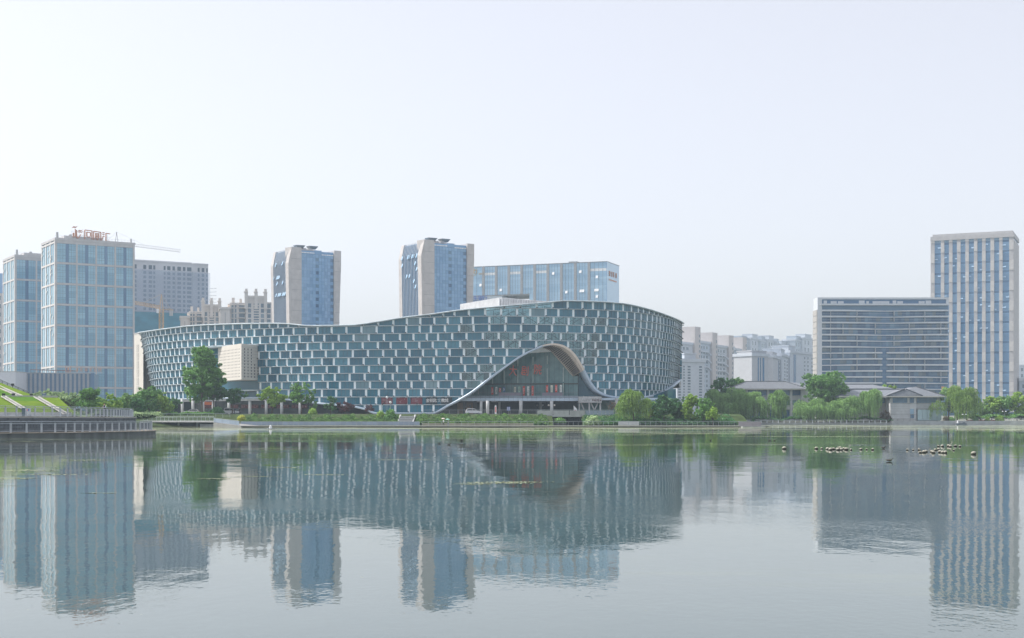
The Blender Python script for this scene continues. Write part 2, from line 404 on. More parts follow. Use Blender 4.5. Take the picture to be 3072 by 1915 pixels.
VOID = (s_of(600), s_of(772))
ATR = (s_of(1385), s_of(1812))
def strip_solid(mb, cols, off, th):
    """cols: (s, z0, z1); closed thin solid following the facade"""
    v = []; f = []
    for s, z0, z1 in cols:
        v += [fpos(s, z0, off), fpos(s, z1, off), fpos(s, z0, off - th), fpos(s, z1, off - th)]
    n = len(cols)
    for i in range(n - 1):
        a, b = 4 * i, 4 * i + 4
        f += [(a, b, b + 1, a + 1), (a + 2, a + 3, b + 3, b + 2), (a + 1, b + 1, b + 3, a + 3), (a, a + 2, b + 2, b)]
    e = 4 * (n - 1); f += [(0, 1, 3, 2), (e, e + 2, e + 3, e + 1)]
    mb.add(v, f)
def clip_cols(s0, s1, zl, zh, n):
    cols = []
    for k in range(n + 1):
        s = s0 + (s1 - s0) * k / n; px = at_s(s)[0]
        a = max(zl, zbot_px(px) + .05); b = min(zh, ztop_px(px) - .1)
        cols.append((s, min(a, b) if b < a else a, b if b >= a else min(a, b)))
    return cols
def ok(cols): return max(c[2] - c[1] for c in cols) > .35
M_atr = bpy.data.materials.new('atrium_glass'); M_atr.use_nodes = True
_n = M_atr.node_tree.nodes; _l = M_atr.node_tree.links; _n.clear()
_t = _n.new('ShaderNodeBsdfTransparent'); _t.inputs[0].default_value = (.56, .78, .82, 1)
_g = _n.new('ShaderNodeBsdfGlossy'); _g.inputs[0].default_value = (.8, .9, .95, 1); _g.inputs['Roughness'].default_value = .05
_x = _n.new('ShaderNodeMixShader'); _x.inputs[0].default_value = .10
_o = _n.new('ShaderNodeOutputMaterial'); _l.new(_t.outputs[0], _x.inputs[1]); _l.new(_g.outputs[0], _x.inputs[2]); _l.new(_x.outputs[0], _o.inputs[0])

glass_cells, white_cells, lamps = [], [], MB()
L = ARC[-1]; rr = random.Random(3)
for j in range(0, 14):
    zl, zh = lev(j) + .12, lev(j + 1) - .12
    rr.seed(77)
    s = (j % 2) * 2.15 + (13 - j) * .16
    while s < L - .6:
        px = at_s(s)[0]
        per = 4.0 if px < 880 else (4.8 if px < 1180 else (4.3 if px < 1400 else (4.8 if px < 1720 else 4.1)))
        per *= rr.choice((1, 1, 1, 1, .84, 1.05)); ww = .62 if px < 640 else .68
        s1 = min(L, s + per - ww); s2 = min(L, s1 + ww)
        for (a, b, white) in ((s, s1, 0), (s1, s2, 1)):
            if b - a < .3: continue
            if VOID[0] < (a + b) / 2 < VOID[1] and 2 <= j <= 8: continue
            cols = clip_cols(a, b, zl, zh, 3 if not white else 2)
            if ok(cols): (white_cells if white else glass_cells).append((a, b, j, cols))
            if white and ok(cols) and cols[0][1] <= zl + .01 and rr.random() < .85:
                q = fpos((a + b) / 2, zl, .62); lamps.box(q[0] - .22, q[0] + .22, q[1] - .15, q[1] + .15, q[2] - .02, q[2] + .26)
        s = s2
def area(c): return abs(at_s(c[1])[0] - at_s(c[0])[0]) * max(k[2] - k[1] for k in c[3])
glass_cells.sort(key=area, reverse=True); white_cells.sort(key=area, reverse=True)
def in_atr(c):
    m = (c[0] + c[1]) / 2
    px = at_s(m)[0]
    lo = 5 if 1440 < px < 1700 else 6
    if px < 1450: lo = 3
    return ATR[0] < m < ATR[1] and c[2] >= lo
rest_g, rest_a, rest_w, mull = MB(), MB(), MB(), MB()
M_curt = mat('curtained_glass', (.10, .21, .26), .12, .5, nscale=1.2, stretch=(1, 1, .1), col2=(.22, .34, .39), rand=.4)
na = 0
for i, c in enumerate(glass_cells):
    at = in_atr(c) and (int(c[0] * 7.3) + c[2] * 3) % 5 < 3
    if i < 300:
        mb = MB(); strip_solid(mb, c[3], .0, .06); tpart(mb, 'glass_pane', M_atr if at else (M_curt if rr.random() < .06 else M_tglass))
    else: strip_solid(rest_a if at else rest_g, c[3], .0, .06)
    for k in (1, 2):
        s, z0, z1 = c[3][k]
        if z1 - z0 > .5:
            p = fpos(s, z0, .06); q = fpos(s, z1, .06); mull.bar(p, q, .07)
tpart(rest_g, 'glass_panes', M_tglass, kind='stuff'); tpart(rest_a, 'atrium_panes', M_atr, kind='stuff')
for i, c in enumerate(white_cells):
    if i < 300:
        mb = MB(); strip_solid(mb, c[3], .04, .10); tpart(mb, 'white_panel', M_white)
    else: strip_solid(rest_w, c[3], .04, .10)
tpart(rest_w, 'white_panels', M_white, kind='stuff'); tpart(mull, 'mullions', M_mull, kind='stuff'); tpart(lamps, 'floodlights', M_dark, kind='stuff')
# floor slabs
for j in range(0, 15):
    run = []; runs = []
    for s in np.arange(0, L, 1.1):
        px = at_s(s)[0]; z = lev(j)
        good = zbot_px(px) + .05 < z < ztop_px(px) - .15 and not (VOID[0] < s < VOID[1] and 3 <= j <= 8)
        if good: run.append(float(s))
        elif run: runs.append(run); run = []
    if run: runs.append(run)
    for run in runs:
        if len(run) < 2: continue
        mb = MB(); ring = []
        for s in run:
            z = lev(j)
            ring.append([fpos(s, z - .12, -.3), fpos(s, z - .12, .36), fpos(s, z + .05, .44), fpos(s, z + .12, .36), fpos(s, z + .12, -.3)])
        mb.loft(ring); tpart(mb, 'floor_slab', M_slab)
# top and bottom ribbons
def ribbon(pxs, zf, sec, name, m):
    ring = []
    for px in pxs:
        s = s_of(px); z = zf(px); ring.append([fpos(s, z + dz, off) for off, dz in sec])
    mb = MB().loft(ring); tpart(mb, name, m, True)
ribbon(list(np.arange(421, 2046.1, 4)), ztop_px, [(-.8, -.25), (1.0, -.22), (1.05, .02), (.8, .14), (-.8, .14)], 'roof_edge', M_slab)
ribbon(list(np.arange(421, 860, 6)), lambda p: lev(2) - .1, [(-.4, -.5), (.9, -.18), (1.0, .2), (-.4, .25)], 'lower_edge', M_rim)
def zb2(p): return zbot_px(p)
# the bottom ribbon is square to its own slope, so it keeps its width over the arch
rp = list(np.arange(850, 1625, 5)) + list(np.arange(1625, 1800, 2.0)) + list(np.arange(1800, 2046, 4))
ring = []
for i, p in enumerate(rp):
    a, b = rp[max(i - 1, 0)], rp[min(i + 1, len(rp) - 1)]
    ds = s_of(b) - s_of(a); dz = zbot_px(b) - zbot_px(a); ln = math.hypot(ds, dz); ts, tz = ds / ln, dz / ln
    wd = .30
    def cor(u, off): return fpos(min(max(s_of(p) - tz * u, 0), L), zbot_px(p) + ts * u, off)
    ring.append([cor(-wd, -.5), cor(-wd, 1.15), cor(0, 1.3), cor(wd, 1.15), cor(wd, -.5)])
tpart(MB().loft(ring), 'wave_ribbon', M_rim, True)
# dark backing behind the opaque glass, open behind the atrium
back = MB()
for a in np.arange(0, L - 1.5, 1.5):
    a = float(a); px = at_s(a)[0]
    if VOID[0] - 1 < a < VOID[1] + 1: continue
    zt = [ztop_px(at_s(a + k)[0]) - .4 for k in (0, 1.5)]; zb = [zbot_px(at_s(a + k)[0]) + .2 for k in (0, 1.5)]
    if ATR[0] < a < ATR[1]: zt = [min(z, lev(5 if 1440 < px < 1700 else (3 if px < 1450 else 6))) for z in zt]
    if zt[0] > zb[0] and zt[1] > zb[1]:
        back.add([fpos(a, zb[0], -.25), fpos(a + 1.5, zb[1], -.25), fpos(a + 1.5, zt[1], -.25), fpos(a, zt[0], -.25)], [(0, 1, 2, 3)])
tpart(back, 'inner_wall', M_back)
# atrium: pale back wall, steel trusses and floors behind the glass
atr = MB()
for a in np.arange(ATR[0], ATR[1] - 2, 2.0):
    zq = [max(lev(3), zbot_px(at_s(a + k)[0]) + .5) for k in (0, 2)]
    atr.add([fpos(float(a), zq[0], -6), fpos(float(a) + 2, zq[1], -6), fpos(float(a) + 2, ztop_px(at_s(a + 2)[0]) - .5, -6), fpos(float(a), ztop_px(at_s(a)[0]) - .5, -6)], [(0, 1, 2, 3)])
tpart(atr, 'atrium_wall', mat('atrium_wall', (.80, .88, .88), .8, .3, namt=.25, nscale=.35, stretch=(1, 1, .15)))
tr = random.Random(11)
for a in np.arange(ATR[0] + .5, ATR[1] - 4.5, 2.3):
    zt = ztop_px(at_s(a)[0]) - 1.0; z = max([lev(4)] + [zbot_px(at_s(a + q)[0]) + .6 for q in (0, 1, 2, 3, 4.2)]); zlo = z
    mb = MB()
    k = 0
    while z < zt - 1:
        z2 = min(zt, z + 2.42); a0, a1 = (a, a + 4.2) if (k + int(a)) % 2 else (a + 4.2, a)
        mb.bar(fpos(float(a0), z, -1.4), fpos(float(a1), z2, -1.4 - tr.uniform(0, 1.5)), .22)
        if tr.random() < .5: mb.bar(fpos(float(a), z + .6, -1.6), fpos(float(a) + tr.uniform(1.5, 3.5), z + 1.5, -1.8), .16)
        z = z2; k += 1
    mb.bar(fpos(float(a), zlo, -1.5), fpos(float(a), zt, -1.5), .3)
    tpart(mb, 'steel_truss', mat('truss_steel', (.10, .17, .19), .5, .5))
# roof and rear wall
ring_f = [(fpos(s_of(px), ztop_px(px) - .15, -.7 if not 1385 < px < 1812 else -6.2)) for px in np.arange(424, 2046, 6)]
nb = len(ring_f)
bx = np.linspace(-122, 48, nb); by = 350 * S + np.zeros(nb)
rf = MB(); rv = []
for i, p in enumerate(ring_f): rv += [p, (bx[i], by[i], p[2]), (bx[i], by[i], GZ)]
rf.add(rv, [q for i in range(nb - 1) for q in ((3 * i, 3 * i + 3, 3 * i + 4, 3 * i + 1), (3 * i + 1, 3 * i + 4, 3 * i + 5, 3 * i + 2))])
for E, i in ((endL, 0), (endR, nb - 1)):
    z = ring_f[i][2]; z0 = lev(2) if E is endL else lev(4); e = [ring_f[i][:2]] + E + [(bx[i], by[i])]
    rf.add([(x, y, z0) for x, y in e] + [(x, y, z) for x, y in e], [(k, k + 1, len(e) + k + 1, len(e) + k) for k in range(len(e) - 1)] + [tuple(range(len(e), 2 * len(e)))])
tpart(rf, 'roof', M_lgrey)
tpart(MB().box(-126, 44, 300 * S, 349 * S, GZ - .1, lev(3)), 'ground_floor_core', M_back)

# ------- void with the perforated white box, left of centre
zt9, zb4 = lev(9), lev(4)
mb = MB()
for a in np.arange(VOID[0] - .5, VOID[1] + .5, 1.5):
    a = float(a); mb.add([fpos(a, lev(2), -4), fpos(a + 1.5, lev(2), -4), fpos(a + 1.5, zt9, -4), fpos(a, zt9, -4)], [(0, 1, 2, 3)])
tpart(mb, 'recess_glazing', M_tglass)
for z in [lev(k) for k in (5, 6, 7, 8)]:
    ring = [[fpos(float(s), z - .08, -4), fpos(float(s), z - .08, -3.8), fpos(float(s), z + .08, -3.8), fpos(float(s), z + .08, -4)] for s in np.linspace(VOID[0], VOID[1], 12)]
    tpart(MB().loft(ring), 'transom', M_slab)
for z in (lev(3), lev(9) - .25):
    ring = [[fpos(float(s), z - .3, -4), fpos(float(s), z - .3, .6), fpos(float(s), z + .1, .7), fpos(float(s), z + .1, -4)] for s in np.linspace(VOID[0] - .5, VOID[1] + .5, 16)]
    tpart(MB().loft(ring), 'floor_slab', M_slab)
cN = Vector((X(724, 269), 269 * S, 0)); cL = Vector((X(654, 282), 282 * S, 0)); cR = Vector((X(778, 275.5), 275.5 * S, 0))
zb = Z(1139, 269)
zt = Z(1031, 269)
cB = cL + (cR - cN)
bx_ = MB().prism([(c.x, c.y) for c in (cN, cR, cB, cL)], zb, zt)
wb = tpart(bx_, 'white_volume', M_cream, label='cream perforated box pushed out of the glass front')
def on_face(p, q, m_cols, rows, name, sz, k0=.07, k1=.95, sk=None):
    mb = MB(); u = (q - p); ln = u.length; u.normalize(); nrm = Vector((u.y, -u.x, 0))
    if nrm.y > 0: nrm = -nrm
    for r in range(rows):
        z = zb + (zt - zb) * (.09 + .85 * r / rows)
        for c in range(m_cols):
            if sk and sk(r, c): continue
            a = ln * (k0 + (k1 - k0) * c / (m_cols - 1)); o = p + u * a
            mb.loft([[tuple(o + u * dx + nrm * off + Vector((0, 0, z + dz))) for dx, dz in ((-sz, -sz), (sz, -sz), (sz, sz), (-sz, sz))] for off in (-.05, .02)])
    mb.build(name, M_dark, wb, kind='stuff')
on_face(cN, cL, 16, 10, 'perforations', .17)
on_face(cN, cR, 5, 10, 'openings', .26, .18, .92, sk=lambda r, c: c > 2 and r > 7 - c)
jm = MB()
for r in range(1, 11):
    z = zb + (zt - zb) * r / 11; jm.bar(cN + Vector((.02, -.03, z)), cR + Vector((.02, -.03, z)), .05)
jm.build('joints', M_grey, wb, kind='stuff')

# ------- ground floor left: columns, beam, recessed shop front with banners
colm = lambda px, d, y0, r=.48: MB().lathe([(r, GZ), (r, Z(y0, d))], 14, Matrix.Translation((X(px, d), d * S, 0)))
for px, d in ((547, 287), (579, 284), (609, 281.5), (640, 281), (687, 278), (750, 275), (799, 272.5), (845, 270.5), (900, 268.5)):
    tpart(colm(px, d + 1, 1196 if px < 860 else 1202), 'column', mat('column_stone', (.62, .63, .63), .7), True)
ring = [[fpos(s_of(p), lev(2) - 1.0, .0), fpos(s_of(p), lev(2) - 1.0, .5), fpos(s_of(p), lev(2) - .2, .5), fpos(s_of(p), lev(2) - .2, 0)] for p in np.arange(500, 856, 8)]
tpart(MB().loft(ring), 'edge_beam', M_lgrey)
ring = [[fpos(s_of(p), GZ, -5), fpos(s_of(p), lev(2), -5)] for p in np.arange(480, 1000, 6)]
mb = MB()
for i in range(len(ring) - 1): mb.add([ring[i][0], ring[i + 1][0], ring[i + 1][1], ring[i][1]], [(0, 1, 2, 3)])
tpart(mb, 'shop_glazing', mat('shop_glass', (.012, .035, .045), .1, .3, namt=.4, nscale=.8))
ring = [[fpos(s_of(p), lev(2) - .3, .0), fpos(s_of(p), lev(2) - .3, -6)] for p in np.arange(480, 900, 6)]
mb = MB()
for i in range(len(ring) - 1): mb.add([ring[i][0], ring[i + 1][0], ring[i + 1][1], ring[i][1]], [(0, 1, 2, 3)])
tpart(mb, 'soffit', M_grey)
M_banner = mat('banner_red', (.17, .045, .055), .7, .2, namt=.2, nscale=.8)
M_pinkl = mat('banner_letter', (.50, .27, .26), .7, .2)
# long red lettered bands over the shop windows, one per bay
segs = [(560, 600), (655, 684), (692, 746), (754, 795), (803, 841), (849, 897)]
for i, (p0, p1) in enumerate(segs):
    mb = MB(); strip_v = [(s_of(p), Z(1214, d_of(p)), Z(1225, d_of(p))) for p in np.linspace(p0, p1, 5)]
    for k in range(4):
        a, b = strip_v[k], strip_v[k + 1]
        mb.add([fpos(a[0], a[2], -4.6), fpos(b[0], b[2], -4.6), fpos(b[0], b[1], -4.6), fpos(a[0], a[1], -4.6)], [(0, 1, 2, 3)])
    fas = tpart(mb, 'shop_fascia', M_banner)
    s0, s1 = s_of(p0), s_of(p1); n = max(3, int((s1 - s0) / 1.1))
    let = MB()
    for k in range(n):
        s = s0 + (s1 - s0) * (k + .5) / n; z0 = Z(1223, d_of(p0)); z1 = Z(1216, d_of(p0))
        for q in range(4):
            u = s + tr.uniform(-.3, .3); zz = tr.uniform(z0, z1)
            if q % 2: let.bar(fpos(u - .25, zz, -4.5), fpos(u + .25, zz, -4.5), .1)
            else: let.bar(fpos(u, z0 + .1, -4.5), fpos(u, z1 - .1, -4.5), .1)
    let.build('lettering', M_pinkl, fas, kind='stuff')
mb = MB(); q = fpos(s_of(626), Z(1210, 281), -2); 
sg = tpart(MB().box(X(614, 283), X(640, 283), 283 * S - .2, 283 * S, Z(1215, 283), Z(1206, 283)), 'door_sign', M_red)
gl = MB()
for k in range(6):
    x = X(616.5 + k * 4.1, 283)
    for q in range(3): gl.box(x - .12, x + .18, 283 * S - .28, 283 * S - .2, Z(1213.5 - 2.2 * q, 283), Z(1212.7 - 2.2 * q, 283))
    gl.box(x, x + .07, 283 * S - .28, 283 * S - .2, Z(1213.8, 283), Z(1207.5, 283))
gl.build('lettering', M_gold, sg, kind='stuff')
# posters and lettering in the panes of the ground storey
lp = [(1144.5, 1178, 'qr'), (1189, 1222.5, 'word'), (1233, 1267, 'lines'), (1278, 1312, '金钥匙'), (1324, 1357, '教城')]
M_post = mat('poster_maroon', (.16, .025, .04), .6, .3, namt=.15)
M_postd = mat('poster_dark', (.015, .03, .04), .5, .4)
for p0, p1, kind in lp:
    d0, d1 = d_of(p0), d_of(p1); z0, z1 = lev(1) + .2, lev(2) - .22
    a = Vector(fpos(s_of(p0), z0, .2)); b = Vector(fpos(s_of(p1), z0, .2)); u = (b - a); w = u.length; u.normalize(); v = Vector((-u.y, u.x, 0))
    Mx = Matrix(((u.x, v.x, 0, a.x), (u.y, v.y, 0, a.y), (0, 0, 1, z0), (0, 0, 0, 1)))
    po = put('poster', MB().box(0, w, 0, .05, 0, z1 - z0).mesh('poster', M_postd if kind[0] > 'z' else M_post), theatre, TM @ Mx)
    hh = z1 - z0
    if kind[0] > 'z':
        if kind == '教城': text('faint_character', '文', 1.25, M_slab, po, I4, -w * .17, -.04, hh / 2, .02, 1.0)
        for i, ch in enumerate(kind): text('character', ch, 1.25, M_wsign, po, I4, w * (.18 + .32 * i), -.04, hh / 2, .02, 1.0)
    else:
        mk = MB()
        for q in range(14 if kind != 'word' else 0): mk.box(w * tr.choice((.08, .38, .72)), w * (.3 + tr.random() * .6), -.03, 0, hh * (.12 + q * .055), hh * (.14 + q * .055))
        if kind == 'word':
            for q in range(16):
                x, z = w * tr.uniform(.15, .85), hh * tr.uniform(.15, .85); mk.bar((x, -.02, z), (x + tr.uniform(-.4, .4), -.02, z + tr.uniform(-.3, .3)), .12, .04)
        mk.build('print', mat('poster_print', (.42, .38, .40), .7, .3), po, kind='stuff')

# ------- arched entrance: splayed hood with louvres, glazed wall, balcony, hall below
inner = [(1622, 1041), (1634, 1044), (1652.6, 1055), (1673, 1077.7), (1694, 1102), (1710, 1121), (1718.6, 1129.5)]
outer_px = [1626, 1648, 1681, 1706, 1726, 1740, 1749]
GW = interp([1380, 1734], [271, 266.5])                          # plan of the glazed wall
def sof(t, k):
    """point on the splayed soffit: t along the arch, k from outer (0) to inner (1) edge"""
    i = min(int(t * 6), 5); u = t * 6 - i
    po = outer_px[i] + (outer_px[i + 1] - outer_px[i]) * u; yo = ybot_s(po)
    pi_ = inner[i][0] + (inner[i + 1][0] - inner[i][0]) * u; yi = inner[i][1] + (inner[i + 1][1] - inner[i][1]) * u
    A = P(po, yo + .8, d_of(po) - 1.2); B = P(pi_, yi, 266.2)
    return A.lerp(B, k)
mb = MB(); N = 40
v = []
for i in range(N + 1):
    for k in (0, .25, .75, 1): v.append(tuple(sof(i / N, k)))
    for k in (1, .75, .25, 0): q = sof(i / N, k); v.append((q.x + .5, q.y + .3, q.z + .5))
f = []
for i in range(N):
    for k in range(8): a = i * 8 + k; b = i * 8 + (k + 1) % 8; f.append((a, b, b + 8, a + 8))
f += [tuple(range(8)), tuple(range(N * 8, N * 8 + 8))]
mb.add(v, f)
hood = tpart(mb, 'hood_soffit', mat('hood_stone', (.68, .59, .50), .7, .3, namt=.06))
ns = 26
for i in range(ns):
    t0 = .10 + .88 * i / ns; t1 = t0 + .017
    mb = MB(); ring = []
    for t in (t0, t1):
        A, B = sof(t, .22), sof(t, .80); dn = Vector((-.35, -.1, -.35))
        ring.append([tuple(A), tuple(B), tuple(B + dn), tuple(A + dn)])
    mb.loft(ring); mb.build('louvre', mat('louvre_brown', (.16, .14, .13), .6, .4), hood)
# continuation of the flare below the hood, a broad grey ribbon sweeping down to the right
mb = MB(); ring = []
for p in np.arange(1742, 1836, 4):
    wdt = 14 * max(0.0, 1 - (p - 1742) / 94) ** .7
    A = P(p, ybot_s(p) + .5, d_of(p) - 1.0); B = P(p - wdt, ybot_s(p) + wdt * .55 + 1, 266.2); e = Vector((.3, .3, .3))
    ring.append([tuple(A), tuple(B), tuple(B + e), tuple(A + e)])
mb.loft(ring); tpart(mb, 'flare', M_rim, True)
# white ceiling under the crown of the arch
tri = [(1588, 1060), (1612, 1046), (1630, 1042), (1640, 1046), (1654, 1056)]
mb = MB(); mb.add([tuple(P(x, y, 265.6)) for x, y in tri] + [tuple(P(x, y - 3, 266.0)) for x, y in tri], [tuple(range(5)), tuple(range(9, 4, -1))] + [(i, (i + 1) % 5, 5 + (i + 1) % 5, 5 + i) for i in range(5)])
tpart(mb, 'entrance_ceiling', M_wsign)
in_x = [1640] + [q[0] for q in inner[2:]] + [1734]; in_y = [1046] + [q[1] for q in inner[2:]] + [1130]
def gw_top(px):
    if px < 1630: return ybot_s(px) - 1
    if px < 1654: return 1052
    return float(np.interp(px, in_x, in_y)) - 1
def gp(px, y): return P(px, y, GW(px))
edges = list(np.arange(1392, 1735, 14.25))
for i in range(len(edges) - 1):
    p0, p1 = edges[i] + .35, edges[i + 1] - .35
    trn = lambda p: Z(1153, 268.5)
    for lo, hi in ((0, 1), (1, 2)):
        q = []
        for p in (p0, p1):
            top = gw_top(p); d = GW(p); zt_ = Z(top, d)
            zs = [Z(1188, d), Z(1152.5, 268.5), zt_]
            za, zb_ = (zs[0], min(zs[1], zs[2])) if lo == 0 else (zs[1] + .1, zs[2])
            q.append((X(p, d), d * S, za, max(za, zb_)))
        if max(q[0][3] - q[0][2], q[1][3] - q[1][2]) < .4: continue
        mb = MB()
        mb.add([(q[0][0], q[0][1], q[0][2]), (q[1][0], q[1][1], q[1][2]), (q[1][0], q[1][1], q[1][3]), (q[0][0], q[0][1], q[0][3])], [(0, 1, 2, 3)])
        mb.add([(q[0][0], q[0][1] + .08, q[0][2]), (q[1][0], q[1][1] + .08, q[1][2]), (q[1][0], q[1][1] + .08, q[1][3]), (q[0][0], q[0][1] + .08, q[0][3])], [(3, 2, 1, 0)])
        tpart(mb, 'entrance_pane', M_tglass2)
mb = MB(); mb.bar(gp(1440, 1153) + Vector((0, -.2, 0)), Vector((X(1734, 266.5), 266.5 * S - .2, Z(1153, GW(1440)))), .35, .3); tpart(mb, 'transom', M_dark)
M_rib = mat('pale_rib', (.42, .52, .50), .5, .4)
for px, y0, y1 in ((1477.5, 1131, 1152), (1512.5, 1112, 1152), (1553.5, 1110, 1150), (1553.5, 1079, 1099), (1599, 1107, 1149), (1599, 1071, 1096), (1642, 1105, 1148), (1642, 1068, 1093), (1690, 1103, 1146), (1690, 1150, 1187)):
    d = GW(px) - .25; tpart(MB().box(X(px - 1.6, d), X(px + 1.6, d), d * S - .15, d * S + .1, Z(y1, d), Z(y0, d)), 'rib', M_rib)
# interior behind the entrance glass cannot be seen into; a dark core closes the hall
mb = MB(); mb.add([tuple(P(1392, 1188, 275)), tuple(P(1748, 1188, 272)), tuple(P(1748, 1100, 272)), tuple(P(1680, 1060, 272)), tuple(P(1600, 1052, 272)), tuple(P(1480, 1130, 274))], [tuple(range(6))]); tpart(mb, 'hall_backing', M_back)
# red calligraphy on the glass
for ch, px, py, hgt in (('大', 1539, 1115, 5.6), ('剧', 1575, 1115, 5.2), ('院', 1613, 1111, 5.4)):
    d = GW(px) - .6
    put('character', text_mesh(ch, hgt * .62, .14, M_red), theatre, TM @ Matrix.Translation(P(px, py, d)) @ Matrix.Rotation(math.pi / 2, 4, 'X') @ Matrix(((.78, .12, 0, 0), (0, 1, 0, 0), (0, 0, 1, 0), (0, 0, 0, 1))))
# white end wall with small windows at the left foot of the arch
mb = MB(); mb.add([tuple(P(x, y, 272)) for x, y in ((1408, 1184), (1447, 1184), (1447, 1158), (1428, 1166))] + [tuple(P(x, y, 273)) for x, y in ((1408, 1184), (1447, 1184), (1447, 1158), (1428, 1166))], [(0, 1, 2, 3), (7, 6, 5, 4), (0, 4, 5, 1), (1, 5, 6, 2), (2, 6, 7, 3), (3, 7, 4, 0)])
tpart(mb, 'end_wall', M_cream)
# balcony: fascia panels over a dark soffit
for i in range(26):
    p0 = 1372 + i * 14; p1 = p0 + 13.5; d = 264.2
    y0 = max(1184.5 + max(0, (p1 - 1400)) * .016, ybot_s(p1) - 1 if p1 < 1420 else 0)
    tpart(MB().box(X(p0, d), X(p1, d), d * S, d * S + .25, Z(1203.5, d), Z(max(1194.5, y0), d)), 'fascia_panel', M_rim)
    if p0 > 1398: tpart(MB().loft([[(X(p, d), d * S + .03, Z(1194, d)), (X(p, d), d * S + .6, Z(1187.5, d)), (X(p, d), d * S + .8, Z(1187.5, d)), (X(p, d), d * S + .8, Z(1194, d))] for p in (p0, p1)]), 'upper_fascia_panel', mat('fascia_dark', (.24, .29, .33), .45, .5))
tpart(MB().box(X(1372, 265), X(1738, 265), 264.4 * S, 285 * S, Z(1203, 264), Z(1201, 264) + .3), 'balcony_slab', M_grey)
gr = MB(); d = 264.6
for p in range(1410, 1734, 9): gr.box(X(p, d), X(p, d) + .05, d * S, d * S + .05, Z(1188, d), Z(1177, d))
gr.box(X(1405, d), X(1734, d), d * S - .02, d * S + .07, Z(1177.6, d), Z(1176.8, d))
tpart(gr, 'balcony_rail', M_dsteel)
for p0, p1 in ((1496, 1565), (1626, 1688)):
    n = int((p1 - p0) / 17)
    for i in range(n):
        a, b = p0 + (p1 - p0) * i / n + .3, p0 + (p1 - p0) * (i + 1) / n - .3
        tpart(MB().box(X(a, d), X(b, d), d * S + .2, d * S + .3, Z(1188, d), Z(1178.5, d)), 'balcony_panel', mat('mauve_panel', (.22, .19, .24), .5, .4, rand=.3))
for px, d, r in ((1443.5, 262, .42), (1463, 260, .5), (1498, 268, .35), (1562.5, 260, .5), (1655, 260, .48), (1622, 270, .45)):
    tpart(colm(px, d, 1202.5, r), 'column', M_lgrey, True)
for p0, p1, d in ((1389, 1398, 267), (1421, 1430, 267)): tpart(MB().box(X(p0, d), X(p1, d), d * S, d * S + .8, GZ, Z(1202, d)), 'pier', M_dark)
M_wood = mat('wood_panel', (.40, .24, .14), .6, .4, namt=.1)
for p0, p1 in ((1372, 1389), (1399, 1419)):
    d = 269; wp = tpart(MB().box(X(p0, d), X(p1, d), d * S, d * S + .3, GZ, Z(1208, d)), 'wood_panel', M_wood)
    if p0 == 1399: tpart(MB().box(X(1408, d), X(1414, d), d * S - .05, d * S, Z(1224, d), Z(1215, d)), 'panel_window', M_dark)
for p0, p1, d in ((1430, 1457, 268), (1474, 1494, 268)): tpart(MB().box(X(p0, d), X(p1, d), d * S, d * S + .3, Z(1206.5, d), Z(1203.5, d)), 'ceiling_light', M_wsign)
tpart(MB().box(X(1360, 284), X(1760, 284), 284 * S, 284 * S + .3, GZ, Z(1195, 284)), 'hall_rear_wall', M_back)
for px in (1612, 1628.5, 1646, 1663.5):
    d = 272 if px < 1630 else 262; tpart(MB().lathe([(0, 0), (.28, .05), (.28, .12), (0, .17)], 14, Matrix.Translation(P(px, 1216, d)) @ Matrix.Rotation(math.pi / 2, 4, 'X')), 'round_lamp', M_cream, True)
# right of the arch: glazed return, sign band, braced shop front
mb = MB(); mb.add([tuple(P(x, y, 267.2)) for x, y in ((1735, 1190), (1735, 1128), (1752, 1132), (1768, 1158), (1800, 1186), (1815, 1191))], [tuple(range(6))])
mb.add([tuple(P(x, y, 267.6)) for x, y in ((1735, 1190), (1735, 1128), (1752, 1132), (1768, 1158), (1800, 1186), (1815, 1191))], [tuple(range(5, -1, -1))])
tpart(mb, 'return_glazing', M_tglass)
sb = tpart(MB().box(X(1736, 262.5), X(1805, 262.5), 262.5 * S, 266 * S, Z(1208.5, 262.5), Z(1190, 262.5)), 'sign_band', M_lgrey)
tm = MB()
for k in range(46):
    x = 1744 + tr.random() * 30; y = 1194 + tr.random() * 11; a = P(x, y, 262.5); w = tr.uniform(.2, .7)
    tm.box(a.x, a.x + w, a.y - .08, a.y, a.z, a.z + .12) if k % 2 else tm.box(a.x, a.x + .1, a.y - .08, a.y, a.z, a.z + w)
tm.build('raised_pattern', mat('band_letters', (.62, .63, .63), .5), sb, kind='stuff')
tm = MB()
for k in range(30):
    x = 1777 + (k % 6) * 4.4 + tr.random() * 2; y = 1199 + tr.random() * 5; a = P(x, y, 262.5)
    tm.box(a.x, a.x + .3, a.y - .08, a.y, a.z, a.z + .1) if k % 2 else tm.box(a.x, a.x + .09, a.y - .08, a.y, a.z - .2, a.z + .4)
tm.build('lettering', mat('brown_letter', (.16, .08, .08), .5), sb, kind='stuff')
tpart(MB().box(X(1805, 263.5), X(2000, 263.5), 263.5 * S, 268 * S, Z(1201, 263.5), Z(1194, 263.5)), 'canopy_band', M_rim)
tpart(MB().box(X(1735, 270), X(2030, 270), 272 * S, 272 * S + .3, GZ, Z(1195, 272)), 'shop_glazing', M_tglass2)
for px, w in ((1738, 3), (1768, 4.5), (1801, 4.5), (1850, 9)): tpart(MB().box(X(px - w / 2, 263), X(px + w / 2, 263), 263 * S, 263 * S + .8, GZ, Z(1195, 263)), 'pier', M_lgrey)
for a, b in ((1743, 1752), (1773, 1782), (1794, 1784)):
    tpart(MB().bar(P(a, 1209, 263.4), P(b, 1229, 263.4), .35), 'brace', M_lgrey)
